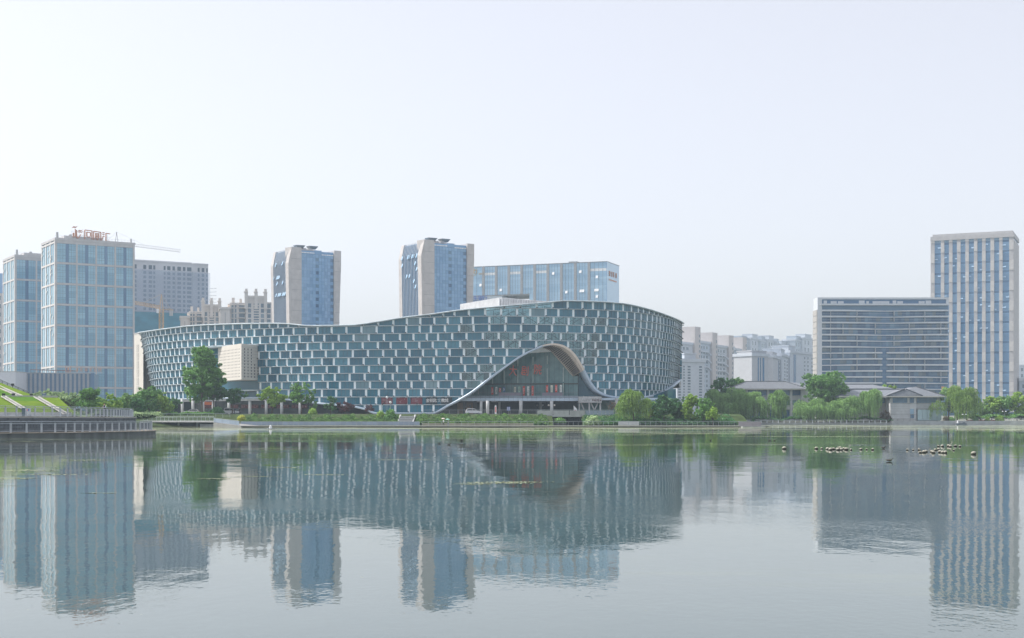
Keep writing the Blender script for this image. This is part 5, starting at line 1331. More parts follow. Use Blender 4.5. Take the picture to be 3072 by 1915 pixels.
for row, hgt in enumerate((.40, .30, .36, .28, .27)):
    s = s_vis0 - rr.random()
    s = max(s, 0.01)
    while s < s_vis1:
        w = rr.uniform(.5, 1.35); e = min(s + w, s_vis1 + .1); a, u, n = up_at(s + .01); b, _, n2 = up_at(min(e - .01, L_up[-1] - .01)); o = rr.uniform(.05, .15); z0, z1 = zc + .015, min(zc + hgt - .015, UZ - .16)
        q = [a - n * .1, b - n2 * .1, b + n2 * o, a + n * (o + rr.uniform(-.02, .02))]
        vv = [tuple(p + Vector((0, 0, z0))) for p in q] + [tuple(p + Vector((0, 0, z1 + rr.uniform(-.02, 0)))) for p in q]
        ff = [(0, 3, 2, 1), (4, 5, 6, 7), (0, 1, 5, 4), (1, 2, 6, 5), (2, 3, 7, 6), (3, 0, 4, 7)]
        if cnt < 300: MB().add(vv, ff).build('stone', M_dstone, wall, False, WM)
        else: rest.add(vv, ff)
        cnt += 1; s = e
    zc += hgt
if rest.v: rest.build('stones', M_dstone, wall, False, WM, kind='stuff')
for i in range(6, len(up) - 1):
    a, b = up[i], up[i + 1]; u = (b - a).normalized(); n = Vector((u.y, -u.x, 0))
    MB().loft([[tuple(p + n * .2 + Vector((0, 0, UZ - .15))), tuple(p - n * .5 + Vector((0, 0, UZ - .15))), tuple(p - n * .5 + Vector((0, 0, UZ + .02))), tuple(p + n * .2 + Vector((0, 0, UZ + .02)))] for p in (a + u * .01, b - u * .01)]).build('coping_stone', mat('coping', (.42, .41, .38), .8, .3, rand=.4), wall, False, WM)

def fence(name, label, pts, z, h, spacing, post_w, infill, m_post=M_steel, m_in=None, rail_w=.07, group=None, inset=0.0, mid=True, zs=None):
    """posts, top rail and either balusters (joined) or one panel per bay"""
    ps = resample(pts, spacing); zf = zs or (lambda p: z)
    o = ps[len(ps) // 2]; T = thing(name, label, 'railing', Matrix.Translation((o.x, o.y, zf(o))), group); M0 = Matrix.Translation((-o.x, -o.y, -zf(o)))
    up_ = lambda p, dz: Vector((p.x, p.y, zf(p) + dz))
    pm = MB().box(-post_w / 2, post_w / 2, -post_w / 2, post_w / 2, 0, h * .88).mesh('post', m_post)
    for p in ps: put('post', pm, T, M0 @ Matrix.Translation(up_(p, 0)))
    rl = MB()
    for i in range(len(ps) - 1): rl.bar(up_(ps[i], h), up_(ps[i + 1], h), rail_w * 1.4, rail_w)
    rl.build('top_rail', m_post, T, False, M0)
    st = MB()
    for p in ps: st.bar(up_(p, h * .85), up_(p, h), rail_w * .8)
    st.build('rail_brackets', M_dsteel, T, False, M0, kind='stuff')
    if mid:
        rl = MB()
        for i in range(len(ps) - 1): rl.bar(up_(ps[i], h * .84), up_(ps[i + 1], h * .84), .05); rl.bar(up_(ps[i], h * .12), up_(ps[i + 1], h * .12), .05)
        rl.build('mid_rail', m_post, T, False, M0)
    if infill == 'bars':
        b = MB()
        for i in range(len(ps) - 1):
            n = max(3, int((ps[i + 1] - ps[i]).length / .16))
            for k in range(1, n): q = ps[i].lerp(ps[i + 1], k / n); b.bar(up_(q, h * .12), up_(q, h * .84), .025)
        b.build('balusters', M_dsteel, T, False, M0, kind='stuff')
    elif infill == 'panel':
        for i in range(len(ps) - 1):
            a, b = ps[i], ps[i + 1]; u = (b - a).normalized(); n = Vector((u.y, -u.x, 0)) * .02
            a2, b2 = a + u * (post_w / 2 + .02), b - u * (post_w / 2 + .02)
            MB().loft([[tuple(up_(q, 0) + n + Vector((0, 0, h * .08))), tuple(up_(q, 0) - n + Vector((0, 0, h * .08))), tuple(up_(q, 0) - n + Vector((0, 0, h * .92))), tuple(up_(q, 0) + n + Vector((0, 0, h * .92)))] for q in (a2, b2)]).build('panel', m_in, T, False, M0)
    return T
def inset(pts, d):
    out = []
    for i, p in enumerate(pts):
        u = (pts[min(i + 1, len(pts) - 1)] - pts[max(i - 1, 0)]).normalized(); out.append(p - Vector((u.y, -u.x, 0)) * d)
    return out
fence('deck_railing', 'grey steel railing along the low waterside deck', inset(low, .5)[5:], LZ, 1.16, 1.72, .17, 'bars', rail_w=.07)
fence('promenade_railing', 'grey steel railing on top of the slate wall', inset(up, .3)[5:], UZ, 1.16, 1.85, .17, 'bars', rail_w=.07)

# grass mound with inclined paths behind the promenade
def Q(px, py, d): return tuple(P(px, py, d))
M_grass = mat('mown_grass', (.075, .15, .012), .95, .1, namt=.3, nscale=.9, col2=(.16, .24, .02), thr=(.25, .75), bump=.04, bscale=6)
M_grass2 = mat('clipped_grass', (.055, .14, .012), .95, .1, namt=.3, nscale=.9, col2=(.09, .20, .02), thr=(.25, .75), bump=.04, bscale=6)
mb = MB(); mb.add([Q(-80, 1241, 110), Q(229, 1241, 113), Q(173, 1191.5, 124), Q(-80, 1190, 124)], [(0, 1, 2, 3)]); mb.add([Q(229, 1241, 113), Q(232, 1240, 135), Q(173, 1191.5, 124)], [(0, 1, 2)])
mb.add([Q(-80, 1190.4, 126), Q(113, 1191.5, 126), Q(0, 1148, 140), Q(-80, 1117, 140)], [(0, 1, 2, 3)]); mb.add([Q(113, 1191.5, 126), Q(130, 1210, 150), Q(0, 1148, 140)], [(0, 1, 2)])
mb.add([Q(-80, 1190, 124), Q(173, 1191.5, 124), Q(150, 1191.5, 126), Q(-80, 1190.4, 126)], [(0, 1, 2, 3)])
mound = mb.build('grass_mound', M_grass, label='bright green terraced grass mound crossed by pale inclined paths', cat='mound')
gl = MB()
for quad in (((18, 1189.8, 123.6), (104, 1191, 123.6), (146, 1219.5, 117.5), (64, 1219.5, 117.5)), ((-80, 1170, 129), (-5, 1168, 131), (54, 1190.6, 126), (-80, 1190.2, 126))):
    gl.add([Q(x, y, d - .5) for x, y, d in quad], [(0, 1, 2, 3)])
gl.build('clipped_lawn', M_grass2, mound)
def incline(a, b, d0, d1, w):
    (x0, y0), (x1, y1) = a, b; f = MB(); off = .35
    f.add([Q(x0, y0, d0 - off), Q(x0 + w, y0, d0 - off), Q(x1 + w, y1, d1 - off), Q(x1, y1, d1 - off)], [(0, 1, 2, 3)])
    f.build('path', mat('path_grey', (.20, .21, .21), .85, .2), mound)
    for sx in (0, w):
        k = MB(); k.bar(P(x0 + sx, y0 - .5, d0 - off - .2), P(x1 + sx, y1 - .5, d1 - off - .2), .09, .12); k.build('kerb', mat('kerb_white', (.50, .49, .46), .8, .2), mound)
incline((3, 1189.5), (76, 1233), 123.6, 111.5, 13); incline((101, 1191), (192, 1243), 123.6, 110.6, 15); incline((-18, 1158), (56, 1190.5), 137, 126, 17)
MB().bar(P(10, 1190, 123.6), P(172, 1191.2, 123.6), .5, .35).build('terrace_kerb', M_lgrey, mound)
wk = MB().bar(P(-60, 1243, 109.4), P(215, 1243, 111.4), .5, .5); wk.build('seat_wall', M_lgrey, label='low grey seat wall at the foot of the grass mound', cat='wall')
hr = thing('slope_handrail', 'dark steel handrail climbing the ridge of the grass mound', 'railing', Matrix.Translation(P(40, 1160, 139)))
HM = hr.matrix_world.copy(); hm = Matrix.Translation(-P(40, 1160, 139)); a, b = P(-40, 1122, 141), P(86, 1176, 138)
MB().bar(a, b, .09).build('top_rail', M_dsteel, hr, False, hm); MB().bar(a - Vector((0, 0, .8)), b - Vector((0, 0, .8)), .07).build('low_rail', M_dsteel, hr, False, hm)
pm = MB().box(-.05, .05, -.05, .05, -1.3, 0).mesh('post', M_dsteel)
for k in range(9): put('post', pm, hr, hm @ Matrix.Translation(a.lerp(b, k / 8)))
bars = MB()
for k in range(60): q = a.lerp(b, k / 60); bars.bar(q, q - Vector((0, 0, .8)), .03)
bars.build('balusters', M_dsteel, hr, False, hm, kind='stuff')
for i, (px, py, d) in enumerate(((11, 1187.5, 124), (40, 1187.5, 124), (94, 1188.5, 124.5), (38, 1157, 138.6))):
    t = thing('ground_floodlight', 'small black floodlight on the ridge below the handrail' if i == 3 else 'small black floodlight on the grass mound terrace', 'floodlight', Matrix.Translation(P(px, py + 2.5, d)), 'floodlights on the grass mound')
    MB().box(-.2, .2, -.15, .15, .1, .45).build('housing', M_dark, t); MB().box(-.05, .05, -.05, .05, -.25, .12).build('stake', M_dark, t)
# recycling bin behind the railing
t = thing('litter_bin', 'pale metal litter bin with dark side and red and blue labels by the railing', 'litter bin', Matrix.Translation((X(79, 103), 103 * S, UZ)))
MB().box(-.45, -.08, -.25, .25, .08, 1.02).build('dark_bin', mat('bin_teal', (.05, .10, .12), .5), t); MB().box(-.06, .48, -.26, .26, .08, .98).build('pale_bin', mat('bin_white', (.55, .60, .62), .4), t)
MB().box(-.47, .50, -.28, .28, .0, .08).build('plinth', M_dark, t); MB().box(-.09, .52, -.29, .29, .99, 1.05).build('lid', M_steel, t)
MB().box(.12, .26, -.275, -.26, .68, .88).build('red_label', M_red, t); MB().box(.28, .44, -.275, -.26, .68, .88).build('blue_label', M_bluesign, t)
wh = mat('bin_mark', (.75, .78, .80), .5)
for q in range(4): MB().box(-.02 + .12 * q, .05 + .12 * q, -.272, -.26, .25, .55).build('stripe', wh, t)

# ------------------------------------------------------------------ far bank: ramp, footbridge, railings, terrace, steps
M_infill = mat('blue_grey_infill', (.30, .37, .47), .4, .5, namt=.15, rand=.4)
M_infill_d = mat('open_mesh_infill', (.16, .20, .20), .6, .3, namt=.2, rand=.3)
def line(px0, px1, d, n=2): return [Vector((X(px0 + (px1 - px0) * k / n, d), d * S, 0)) for k in range(n + 1)]
fence('panel_railing', 'long steel railing with blue-grey solid panels along the theatre promenade', line(722, 1264, 224), PZ, 1.08, 1.36, .06, 'panel', m_in=M_infill, mid=False)
fence('open_railing', 'steel railing with open bays along the promenade before the entrance', line(1266, 1612, 224), PZ, 1.08, 1.7, .07, None, mid=False)
fence('mesh_railing', 'steel railing with dark mesh bays along the promenade before the willow', line(1614, 1868, 224), PZ, 1.08, 1.3, .06, None, mid=False)
fence('barred_railing', 'steel railing with close dark bays running to the end of the promenade', line(1905, 2226, 224), PZ, 1.08, 1.35, .06, 'bars', mid=False)
t = thing('white_gate_panels', 'pair of plain white panels set into the promenade railing below the willow', 'panel', Matrix.Translation((X(1886, 223.8), 223.8 * S, PZ)))
for s_ in (-1, 1): MB().box(-1.25 + s_ * 1.32 - .0, 1.25 + s_ * 1.32, -.04, .04, .08, 1.05).build('panel', mat('off_white_panel', (.55, .57, .57), .6), t)
for x in (-2.66, 0, 2.66): MB().box(x - .05, x + .05, -.05, .05, 0, 1.1).build('post', M_steel, t)
MB().box(-2.7, 2.7, -.06, .06, 1.05, 1.12).build('top_rail', M_steel, t)
t = thing('end_wall_panels', 'pinkish solid parapet closing the far end of the promenade', 'parapet', Matrix.Translation((X(2250, 213), 213 * S, PZ)))
for k in range(5): MB().box(-2.8 + k * 1.12, -1.72 + k * 1.12, -.08, .08, 0, 1.0).build('panel', mat('mauve_parapet', (.36, .33, .35), .7, rand=.3), t)
MB().box(-2.9, 2.9, -.12, .12, 1.0, 1.1).build('coping', M_steel, t)
MB().box(X(2216, 211) , X(2284, 211), 207.5 * S, 226 * S, -.5, PZ - .02).build('jetty', M_grey, kind='structure')
# low parapet behind the open railing, ochre walk below
MB().box(X(1266, 225.5), X(1600, 225.5), 225.5 * S, 226.4 * S, PZ - .1, PZ + .62).build('planter_wall', mat('ochre_wall', (.34, .33, .25), .85, namt=.2, nscale=1), label='low ochre planter wall behind the open railing', cat='wall')
# ramp on the left of the promenade
t = thing('ramp', 'pale sloped ramp joining the footbridge to the promenade', 'ramp', Matrix.Translation((X(690, 214), 214 * S, 0)))
rm = Matrix.Translation((-X(690, 214), -214 * S, 0))
r0, r1 = P(640, 1268, 216), P(724, 1278, 210)
MB().loft([[(p.x, p.y, -.5), (p.x, 225 * S, -.5), (p.x, 225 * S, p.z), (p.x, p.y, p.z)] for p in (r0, r1)]).build('ramp_body', mat('ramp_stone', (.30, .30, .29), .85), t, False, rm)
jn = MB()
for k in range(1, 12): q = r0.lerp(r1, k / 12); jn.box(q.x - .03, q.x + .03, q.y - .02, q.y, 0, q.z - .15)
jn.build('joints', M_grey, t, False, rm, kind='stuff')
zr = lambda p: r0.z + (r1.z - r0.z) * min(1, max(0, (p.x - r0.x) / (r1.x - r0.x)))
fence('ramp_railing', 'sloping steel railing with blue-grey panels on the ramp', [Vector((r0.x, r0.y + .5, 0)), Vector((r1.x, r1.y + .5, 0))], 0, 1.12, 1.2, .06, 'panel', m_in=M_infill, mid=False, zs=zr)
t = thing('footbridge', 'low concrete footbridge on short piers at the lake inlet', 'bridge', Matrix.Translation((X(510, 226), 226 * S, 0)))
bm_ = Matrix.Translation((-X(510, 226), -226 * S, 0))
bz = Z(1263, 226)
MB().prism([(X(340, 236), 236 * S), (X(480, 228), 228 * S), (X(664, 216), 216 * S), (X(668, 222), 222 * S), (X(480, 234), 234 * S), (X(340, 243), 243 * S)], bz - .35, bz).build('deck', M_lgrey, t, False, bm_)
for px, d in ((486, 229), (534, 226), (590, 222), (646, 218.5)): MB().box(X(px - 2.4, d), X(px + 2.4, d), d * S + .5, d * S + 1.3, -.6, bz - .35).build('pier', M_lgrey, t, False, bm_)
MB().prism([(X(600, 221), 221 * S), (X(648, 217.5), 217.5 * S), (X(652, 224), 224 * S), (X(600, 227), 227 * S)], -.5, bz - .8).build('abutment', M_grey, t, False, bm_)
MB().prism([(X(380, 239), 239 * S), (X(480, 230.5), 230.5 * S), (X(655, 219.5), 219.5 * S), (X(655, 220.5), 220.5 * S), (X(480, 231.5), 231.5 * S), (X(380, 240), 240 * S)], -.5, bz - .36).build('inlet_wall', mat('inlet_shade', (.02, .026, .032), .9), label='dark inlet wall under the footbridge', cat='wall')  # near-black colour stands in for the shade beneath the bridge deck
fence('bridge_railing', 'slim steel railing along the near side of the footbridge', [Vector((X(340, 236.3), 236.3 * S, 0)), Vector((X(480, 228.3), 228.3 * S, 0)), Vector((X(645, 217.3), 217.3 * S, 0))], bz, 1.1, 1.9, .08, 'bars', mid=True)
fence('bridge_rear_railing', 'slim steel railing on the street edge behind the footbridge', [Vector((X(480, 236), 236 * S, 0)), Vector((X(700, 231), 231 * S, 0))], 2.4, 1.1, 2.2, .07, 'bars', mid=False)
# street railing above the hedges
fence('street_railing', 'thin grey street railing above the hedge and before the entrance hall', line(1270, 1640, 239.5), GZ, 1.15, 2.4, .06, 'bars', mid=False, m_post=M_steel)
# steps between the hedges
t = thing('bank_steps', 'grey stone steps climbing the bank between two hedges', 'steps', Matrix.Translation((X(1218, 230), 230 * S, PZ)))
sw = 20 * 230 / 2600
for k in range(9): MB().box(-sw, sw, -3.6 * S + k * 1.0, 5 * S, -.3 + .0 + k * .28, -.02 + k * .28 + .26).build('step', M_grey if k % 2 else M_lgrey, t)
for s_ in (-1, 1): MB().loft([[(s_ * sw, -3.8 * S, -.3), (s_ * (sw + .4), -3.8 * S, -.3), (s_ * (sw + .4), -3.8 * S, .3), (s_ * sw, -3.8 * S, .3)], [(s_ * sw, 4 * S, -.3), (s_ * (sw + .4), 4 * S, -.3), (s_ * (sw + .4), 4 * S, 2.9), (s_ * sw, 4 * S, 2.9)]]).build('cheek', M_lgrey, t)
# terrace with parapet slabs and a dark vehicle opening below
t = thing('terrace', 'grey terrace with parapet slabs over a dark underpass beside the entrance', 'terrace', Matrix.Translation((X(1720, 236), 236 * S, PZ)))
tm_ = Matrix.Translation((-X(1720, 236), -236 * S, -PZ))
d = 235; zt_ = Z(1246, d)
MB().box(X(1640, d), X(1838, d), d * S, 243 * S, zt_ - .45, zt_).build('slab', M_lgrey, t, False, tm_)
MB().box(X(1650, d), X(1655, d), d * S + .1, 243 * S, -.3, zt_ - .45).box(X(1746, d), X(1838, d), d * S + .1, 243 * S, -.3, zt_ - .45).build('abutment', M_lgrey, t, False, tm_)
MB().box(X(1655, d), X(1700, d), 237 * S, 238 * S, -.3, Z(1257, d)).build('low_wall', M_grey, t, False, tm_)
MB().box(X(1640, 243), X(1840, 243), 243 * S, 243 * S + .3, -.3, zt_ - .45).build('underpass_wall', M_back, t, False, tm_)
for k, (p0, p1) in enumerate(((1612, 1658), (1660, 1707), (1709, 1755))): MB().box(X(p0, d), X(p1, d), d * S, d * S + .25, zt_, Z(1232, d)).build('parapet_slab', M_lgrey, t, False, tm_)
for k in range(8): MB().box(X(1757 + k * 12, d) - .04, X(1757 + k * 12, d) + .04, d * S, d * S + .1, zt_, Z(1231, d)).build('post', M_steel, t, False, tm_)
MB().bar(P(1612, 1230, d), P(1842, 1230.5, d), .09).build('top_rail', M_steel, t, False, tm_)
gp_ = MB()
for k in range(7): gp_.box(X(1758 + k * 12, d), X(1768 + k * 12, d), d * S + .03, d * S + .07, zt_ + .1, Z(1232, d))
gp_.build('glass_infill', M_infill, t, False, tm_, kind='stuff')

# right bank wall and railings
wl_ = MB().box(X(2676, 297), X(3140, 297), 296.6 * S, 298.3 * S, -.5, Z(1263, 297)); wl_.build('water_wall', M_lgrey, label='long pale stone water wall below the waterside villa', cat='wall')
MB().box(X(2280, 297), X(2676, 297), 296.8 * S, 298.3 * S, -.5, .55).build('low_water_wall', M_grey, label='low grey water wall below the willows', cat='wall')
fence('white_post_railing', 'railing of white stone posts and thin bars below the willows', line(2284, 2672, 297.4), .55, 1.15, 1.95, .24, None, m_post=mat('white_post', (.62, .65, .66), .7), rail_w=.06)
fence('far_bank_railing', 'pale railing behind the flower bed on the far right bank', line(2930, 3110, 303), 1.1, 1.2, 1.8, .16, None, m_post=mat('white_post', (.62, .65, .66), .7), rail_w=.06)
fl_ = MB(); rr = random.Random(8); V = []; tn = []
for k in range(1500):
    x = X(2900 + rr.random() * 96, 300); q = np.array([x, 300 * S + rr.uniform(-.8, .8), 1.15 + rr.random() * .55]); e1 = np.array([rr.uniform(-1, 1), rr.uniform(-1, 1), rr.uniform(-1, 1)]); e2 = np.array([rr.uniform(-1, 1), rr.uniform(-1, 1), rr.uniform(-1, 1)]); V.append([q - .13 * e1, q - .1 * e2, q + .13 * e1, q + .1 * e2]); tn.append(rr.random())
put('flower_bed', quads_mesh('flower_bed', np.array(V), np.array(tn), leafmat('flowers_red', (.12, .06, .02), (.42, .10, .05))), kind='stuff')

# lamps
def street_lamp(label, px, d, zb_, ytop_, kind):
    t = thing('street_lamp', label, 'lamp', Matrix.Translation((X(px, d), d * S, zb_))); h = Z(ytop_, d) - zb_
    MB().lathe([(.13, 0), (.13, .3), (.06, .5), (.05, h)], 8).build('pole', M_dsteel if kind != 'white' else M_wsign, t, True)
    if kind == 'globe': MB().lathe([(.02, h - .05), (.28, h + .1), (.34, h + .4), (.22, h + .66), (.02, h + .75)], 12).build('lantern', M_wsign, t, True); MB().lathe([(.28, h + .72), (.05, h + .9), (.03, h + 1.5)], 8).build('finial', M_dark, t)
    elif kind == 'double':
        for s_ in (-1, 1): MB().bar((0, 0, h - .1), (s_ * .5, 0, h), .06).build('arm', M_dsteel, t); MB().lathe([(.03, h), (.3, h + .06), (.26, h + .25), (.03, h + .32)], 10, Matrix.Translation((s_ * .55, 0, 0))).build('lantern', M_wsign, t, True)
    else:
        MB().bar((0, 0, h), (.9, 0, h + .8), .12, .3).build('head', M_dark, t)
street_lamp('dark lamp post with a white globe lantern before the maroon posters', 1161, 246, GZ, 1196, 'globe')
street_lamp('short dark lamp post with a small globe beside the round bush', 1171.5, 240, GZ - .3, 1211, 'globe')
street_lamp('white lamp post with a tilted dark head beside the red maple', 1146, 247, GZ, 1215, 'white')
street_lamp('small lamp post with twin white lanterns at the water wall', 2893, 299, 1.0, 1245, 'double')
street_lamp('small lamp post with twin white lanterns among the far right shrubs', 3013, 306, 1.2, 1236, 'double')
# boards and signs by the hall
t = thing('entrance_board', 'white rounded signboard standing by the hall columns', 'signboard', Matrix.Translation((X(1487, 252), 252 * S, GZ)))
MB().prism([(-.28, 0), (.28, 0), (.28, 2.0), (.2, 2.6), (0, 2.75), (-.28, 2.5)], -.05, .05, Matrix.Rotation(math.pi / 2, 4, 'X')).build('board', M_wsign, t); MB().box(-.5, .5, -.25, .25, 0, .1).build('foot', M_grey, t)
MB().box(-.1, .15, -.08, -.05, .6, 2.2).build('print', M_red, t)
t = thing('blue_notice', 'blue notice with white writing on a thin post before the hall', 'notice', Matrix.Translation((X(1525.5, 241), 241 * S, GZ)))
MB().box(-.04, .04, -.04, .04, 0, 2.0).build('post', M_steel, t)
MB().box(-.46, .46, -.06, -.02, .95, 2.05).build('board', mat('notice_blue', (.10, .16, .42), .5), t)
nm = MB()
for q in range(4):
    for s_ in (-.4, .06): nm.box(s_, s_ + .32, -.07, -.06, 1.1 + q * .23, 1.2 + q * .23)
nm.build('print', M_wsign, t, kind='stuff')
t = thing('feather_flag', 'white pointed promotional panel with a pink mark by the sign band', 'flag', Matrix.Translation((X(1726, 250), 250 * S, GZ)))
MB().prism([(-.5, .3), (.45, .3), (.45, 1.6), (-.5, 2.6)], -.03, .03, Matrix.Rotation(math.pi / 2, 4, 'X')).build('cloth', M_wsign, t); MB().box(-.55, -.48, -.03, .03, 0, 2.7).build('pole', M_dark, t); MB().box(-.25, .2, -.06, -.03, .6, 1.2).build('print', mat('pink_mark', (.7, .25, .35), .6), t)
t = thing('orange_hoarding', 'small orange sign glimpsed behind the big willow beside the hotel', 'sign', Matrix.Translation((X(2829, 330), 330 * S, 1.6)))
MB().box(-.5, .5, 0, .2, Z(1176, 330) - 1.6, Z(1160, 330) - 1.6).build('board', mat('orange_sign', (.65, .30, .08), .6), t); MB().box(-.08, .08, .05, .15, 0, Z(1176, 330) - 1.6).build('post', M_steel, t)

# ------------------------------------------------------------------ vehicles
def car(name, label, px, d, z, length, height, col, face=1, suv=True, rot=0.0):
    t = thing(name, label, 'car', Matrix.Translation((X(px, d), d * S, z)) @ Matrix.Rotation(rot, 4, 'Z') @ Matrix.Diagonal((face, 1, 1, 1)))
    m = mat('paint_' + name, col, .3, .6, coat=.6, namt=.03); L_, h, w = length / 2, height, .92
    low_ = [(-L_, .35), (-L_, .75), (-L_ * .97, .95), (-L_ * .2, 1.0), (L_ * .42, 1.0), (L_ * .92, .82), (L_, .6), (L_, .32)]
    def ext(prof, w0, mm, nm, p=t):
        r = []
        for y, s_, dz in ((-w0, .96, 0), (-w0 * .9, 1, 0), (w0 * .9, 1, 0), (w0, .96, 0)): r.append([(x * s_, y, zz) for x, zz in prof])
        return MB().loft(r).build(nm, mm, p)
    body = ext(low_, w, m, 'body')
    tp = [(-L_ * .93, .95), (-L_ * .78, h * .93), (-L_ * .55, h), (L_ * .02, h * .98), (L_ * .2, h * .93), (L_ * .48, .98)] if suv else [(-L_ * .75, .95), (-L_ * .5, h * .93), (-L_ * .3, h), (L_ * .08, h * .98), (L_ * .2, h * .93), (L_ * .48, .98)]
    ext(tp, w * .86, m, 'cabin')
    gw = [(x * .94 + (-.01), min(zz, h * .9) if zz > 1 else 1.03) for x, zz in tp]
    for y in (-1, 1): MB().prism(gw, -.02, .02, Matrix.Translation((0, y * (w * .87), 0)) @ Matrix.Rotation(math.pi / 2, 4, 'X')).build('side_window', M_dark, t)
    for x in (-L_ * .12, L_ * .18): MB().box(x - .03, x + .03, -w * .9, w * .9, 1.0, h * .9).build('door_pillar', m, t)
    MB().loft([[(L_ * .2, y, h * .93), (L_ * .46, y, 1.0), (L_ * .47, y, 1.02), (L_ * .21, y, h * .95)] for y in (-w * .75, w * .75)]).build('windscreen', M_dark, t)
    for x in (-L_ * .62, L_ * .62):
        for y in (-w * .93, w * .80):
            ty = MB().lathe([(.2, -.02), (.34, 0), (.34, .2), (.2, .22)], 16, Matrix.Translation((x, y + .16, .34)) @ Matrix.Rotation(math.pi / 2, 4, 'X')).build('tyre', M_dark, t, True)
            MB().lathe([(.05, -.03), (.2, -.03), (.2, .23), (.05, .23)], 10, Matrix.Translation((x, y + .16, .34)) @ Matrix.Rotation(math.pi / 2, 4, 'X')).build('rim', M_steel, ty)
    for y in (-.62, .62): MB().box(L_ * .93, L_ * 1.0, y - .18, y + .18, .62, .78).build('headlight', M_wsign, t); MB().box(-L_ * 1.0, -L_ * .95, y - .18, y + .18, .68, .9).build('tail_light', M_red, t)
car('suv', 'white SUV driving past the entrance hall', 1421, 246, GZ + .03, 4.65, 1.66, (.86, .87, .88), 1)
car('sedan', 'silver sedan on the terrace beside the bare tree', 1813, 240, GZ - .9 + .25, 4.5, 1.45, (.48, .52, .55), -1, suv=False)
car('van', 'white van parked under the columns near two people', 694, 246, GZ + .03, 4.4, 1.8, (.75, .77, .78), 1)
car('hatchback', 'white car with its red tailgate half hidden by shrubs below the door sign', 575, 250, GZ + .03, 4.2, 1.5, (.7, .68, .68), -1)
car('minibus', 'white minibus mostly hidden behind the dark trees', 2008, 243, GZ + .1, 6.4, 2.5, (.72, .74, .75), 1)

# ------------------------------------------------------------------ people
def person(label, px, d, z, face, hgt, shirt, trousers, hair=(.02, .015, .012), pose='stand', vest=None, skirt=False, shoes=(.03, .03, .03)):
    k = hgt / 1.75
    t = thing('person', label, 'person', Matrix.Translation((X(px, d), d * S, z)) @ Matrix.Rotation(face, 4, 'Z') @ Matrix.Scale(k, 4))
    # joints: x right, y forward
    J = {'pel': (0, 0, .95, .14, .10), 'bel': (0, .01, 1.10, .145, .10), 'ch': (0, .0, 1.30, .175, .11), 'nk': (0, 0, 1.47, .065, .065), 'hd0': (0, .03, 1.56, .085, .09), 'hd1': (0, .03, 1.66, .088, .10), 'hd2': (0, .01, 1.73, .06, .07)}
    E = [('pel', 'bel'), ('bel', 'ch'), ('ch', 'nk'), ('nk', 'hd0'), ('hd0', 'hd1'), ('hd1', 'hd2')]
    for s_, nm in ((-1, 'l'), (1, 'r')):
        st = .10 * s_ if pose == 'walk' else 0
        J[nm + 'h'] = (.09 * s_, 0, .90, .10, .10); J[nm + 'k'] = (.10 * s_, .03 + st * .8, .50, .07, .07); J[nm + 'a'] = (.10 * s_, -.02 + st * 1.6, .09, .045, .05); J[nm + 't'] = (.11 * s_, .14 + st * 1.6, .04, .045, .035)
        E += [('pel', nm + 'h'), (nm + 'h', nm + 'k'), (nm + 'k', nm + 'a'), (nm + 'a', nm + 't')]
        J[nm + 's'] = (.20 * s_, 0, 1.40, .065, .065)
        if pose == 'phone' or (pose == 'walk' and s_ == 1): el, wr, hn = (.25 * s_, .06, 1.14), (.14 * s_, .26, 1.22), (.10 * s_, .32, 1.28)
        else: el, wr, hn = (.25 * s_, -.03, 1.13), (.27 * s_, .06, .90), (.27 * s_, .09, .80)
        J[nm + 'e'] = (*el, .048, .048); J[nm + 'w'] = (*wr, .032, .032); J[nm + 'n'] = (*hn, .04, .028)
        E += [('ch', nm + 's'), (nm + 's', nm + 'e'), (nm + 'e', nm + 'w'), (nm + 'w', nm + 'n')]
        h = Vector(hn); dr = (h - Vector(wr)).normalized()
        for f in range(5):
            a = h + Vector((.012 * (f - 2), 0, 0)) + dr * .02; b = a + dr * (.045 if f else .03) + Vector((-.02 * s_ if f == 0 else 0, .01, 0))
            J[nm + 'f%d' % f] = (*b, .009, .009); E.append((nm + 'n', nm + 'f%d' % f))
    names = list(J); me = bpy.data.meshes.new('body'); me.from_pydata([J[n_][:3] for n_ in names], [(names.index(a), names.index(b)) for a, b in E], [])
    o = bpy.data.objects.new('body_tmp', me); C.objects.link(o); md = o.modifiers.new('skin', 'SKIN'); md.use_smooth_shade = True
    for i, n_ in enumerate(names): me.skin_vertices[0].data[i].radius = J[n_][3:5]
    me.skin_vertices[0].data[0].use_root = True
    ss = o.modifiers.new('sub', 'SUBSURF'); ss.levels = 1; ss.render_levels = 1
    bpy.context.view_layer.update(); bm2 = bpy.data.meshes.new_from_object(o.evaluated_get(bpy.context.evaluated_depsgraph_get())); bpy.data.objects.remove(o)
    ms = [mat('skin', (.52, .33, .25), .6), mat('cloth_%s' % str(shirt), shirt, .9, .1), mat('cloth_%s' % str(trousers), trousers, .9, .1), mat('hair_%s' % str(hair), hair, .6), mat('shoe_%s' % str(shoes), shoes, .6), mat('cloth_%s' % str(vest or shirt), vest or shirt, .9, .1)]
    bm2.materials.clear()
    for m in ms: bm2.materials.append(m)
    for p in bm2.polygons:
        c = p.center
        if c.z > 1.50: i = 3 if (c.z > 1.665 or (c.y < .0 and c.z > 1.56)) else 0
        elif c.z < .085: i = 4
        elif c.z < .97 and abs(c.x) < .22 and c.y < .22: i = 2
        elif pose == 'phone' and c.y > .2: i = 0
        elif abs(c.x) > .2 and c.z < .98: i = 0
        elif abs(c.x) < .16: i = 5
        else: i = 1
        p.material_index = i; p.use_smooth = True
    put('body', bm2, t)
    if skirt: MB().lathe([(.15, 1.0), (.2, .85), (.30, .62)], 12).build('skirt', ms[2], t, True)
    return t
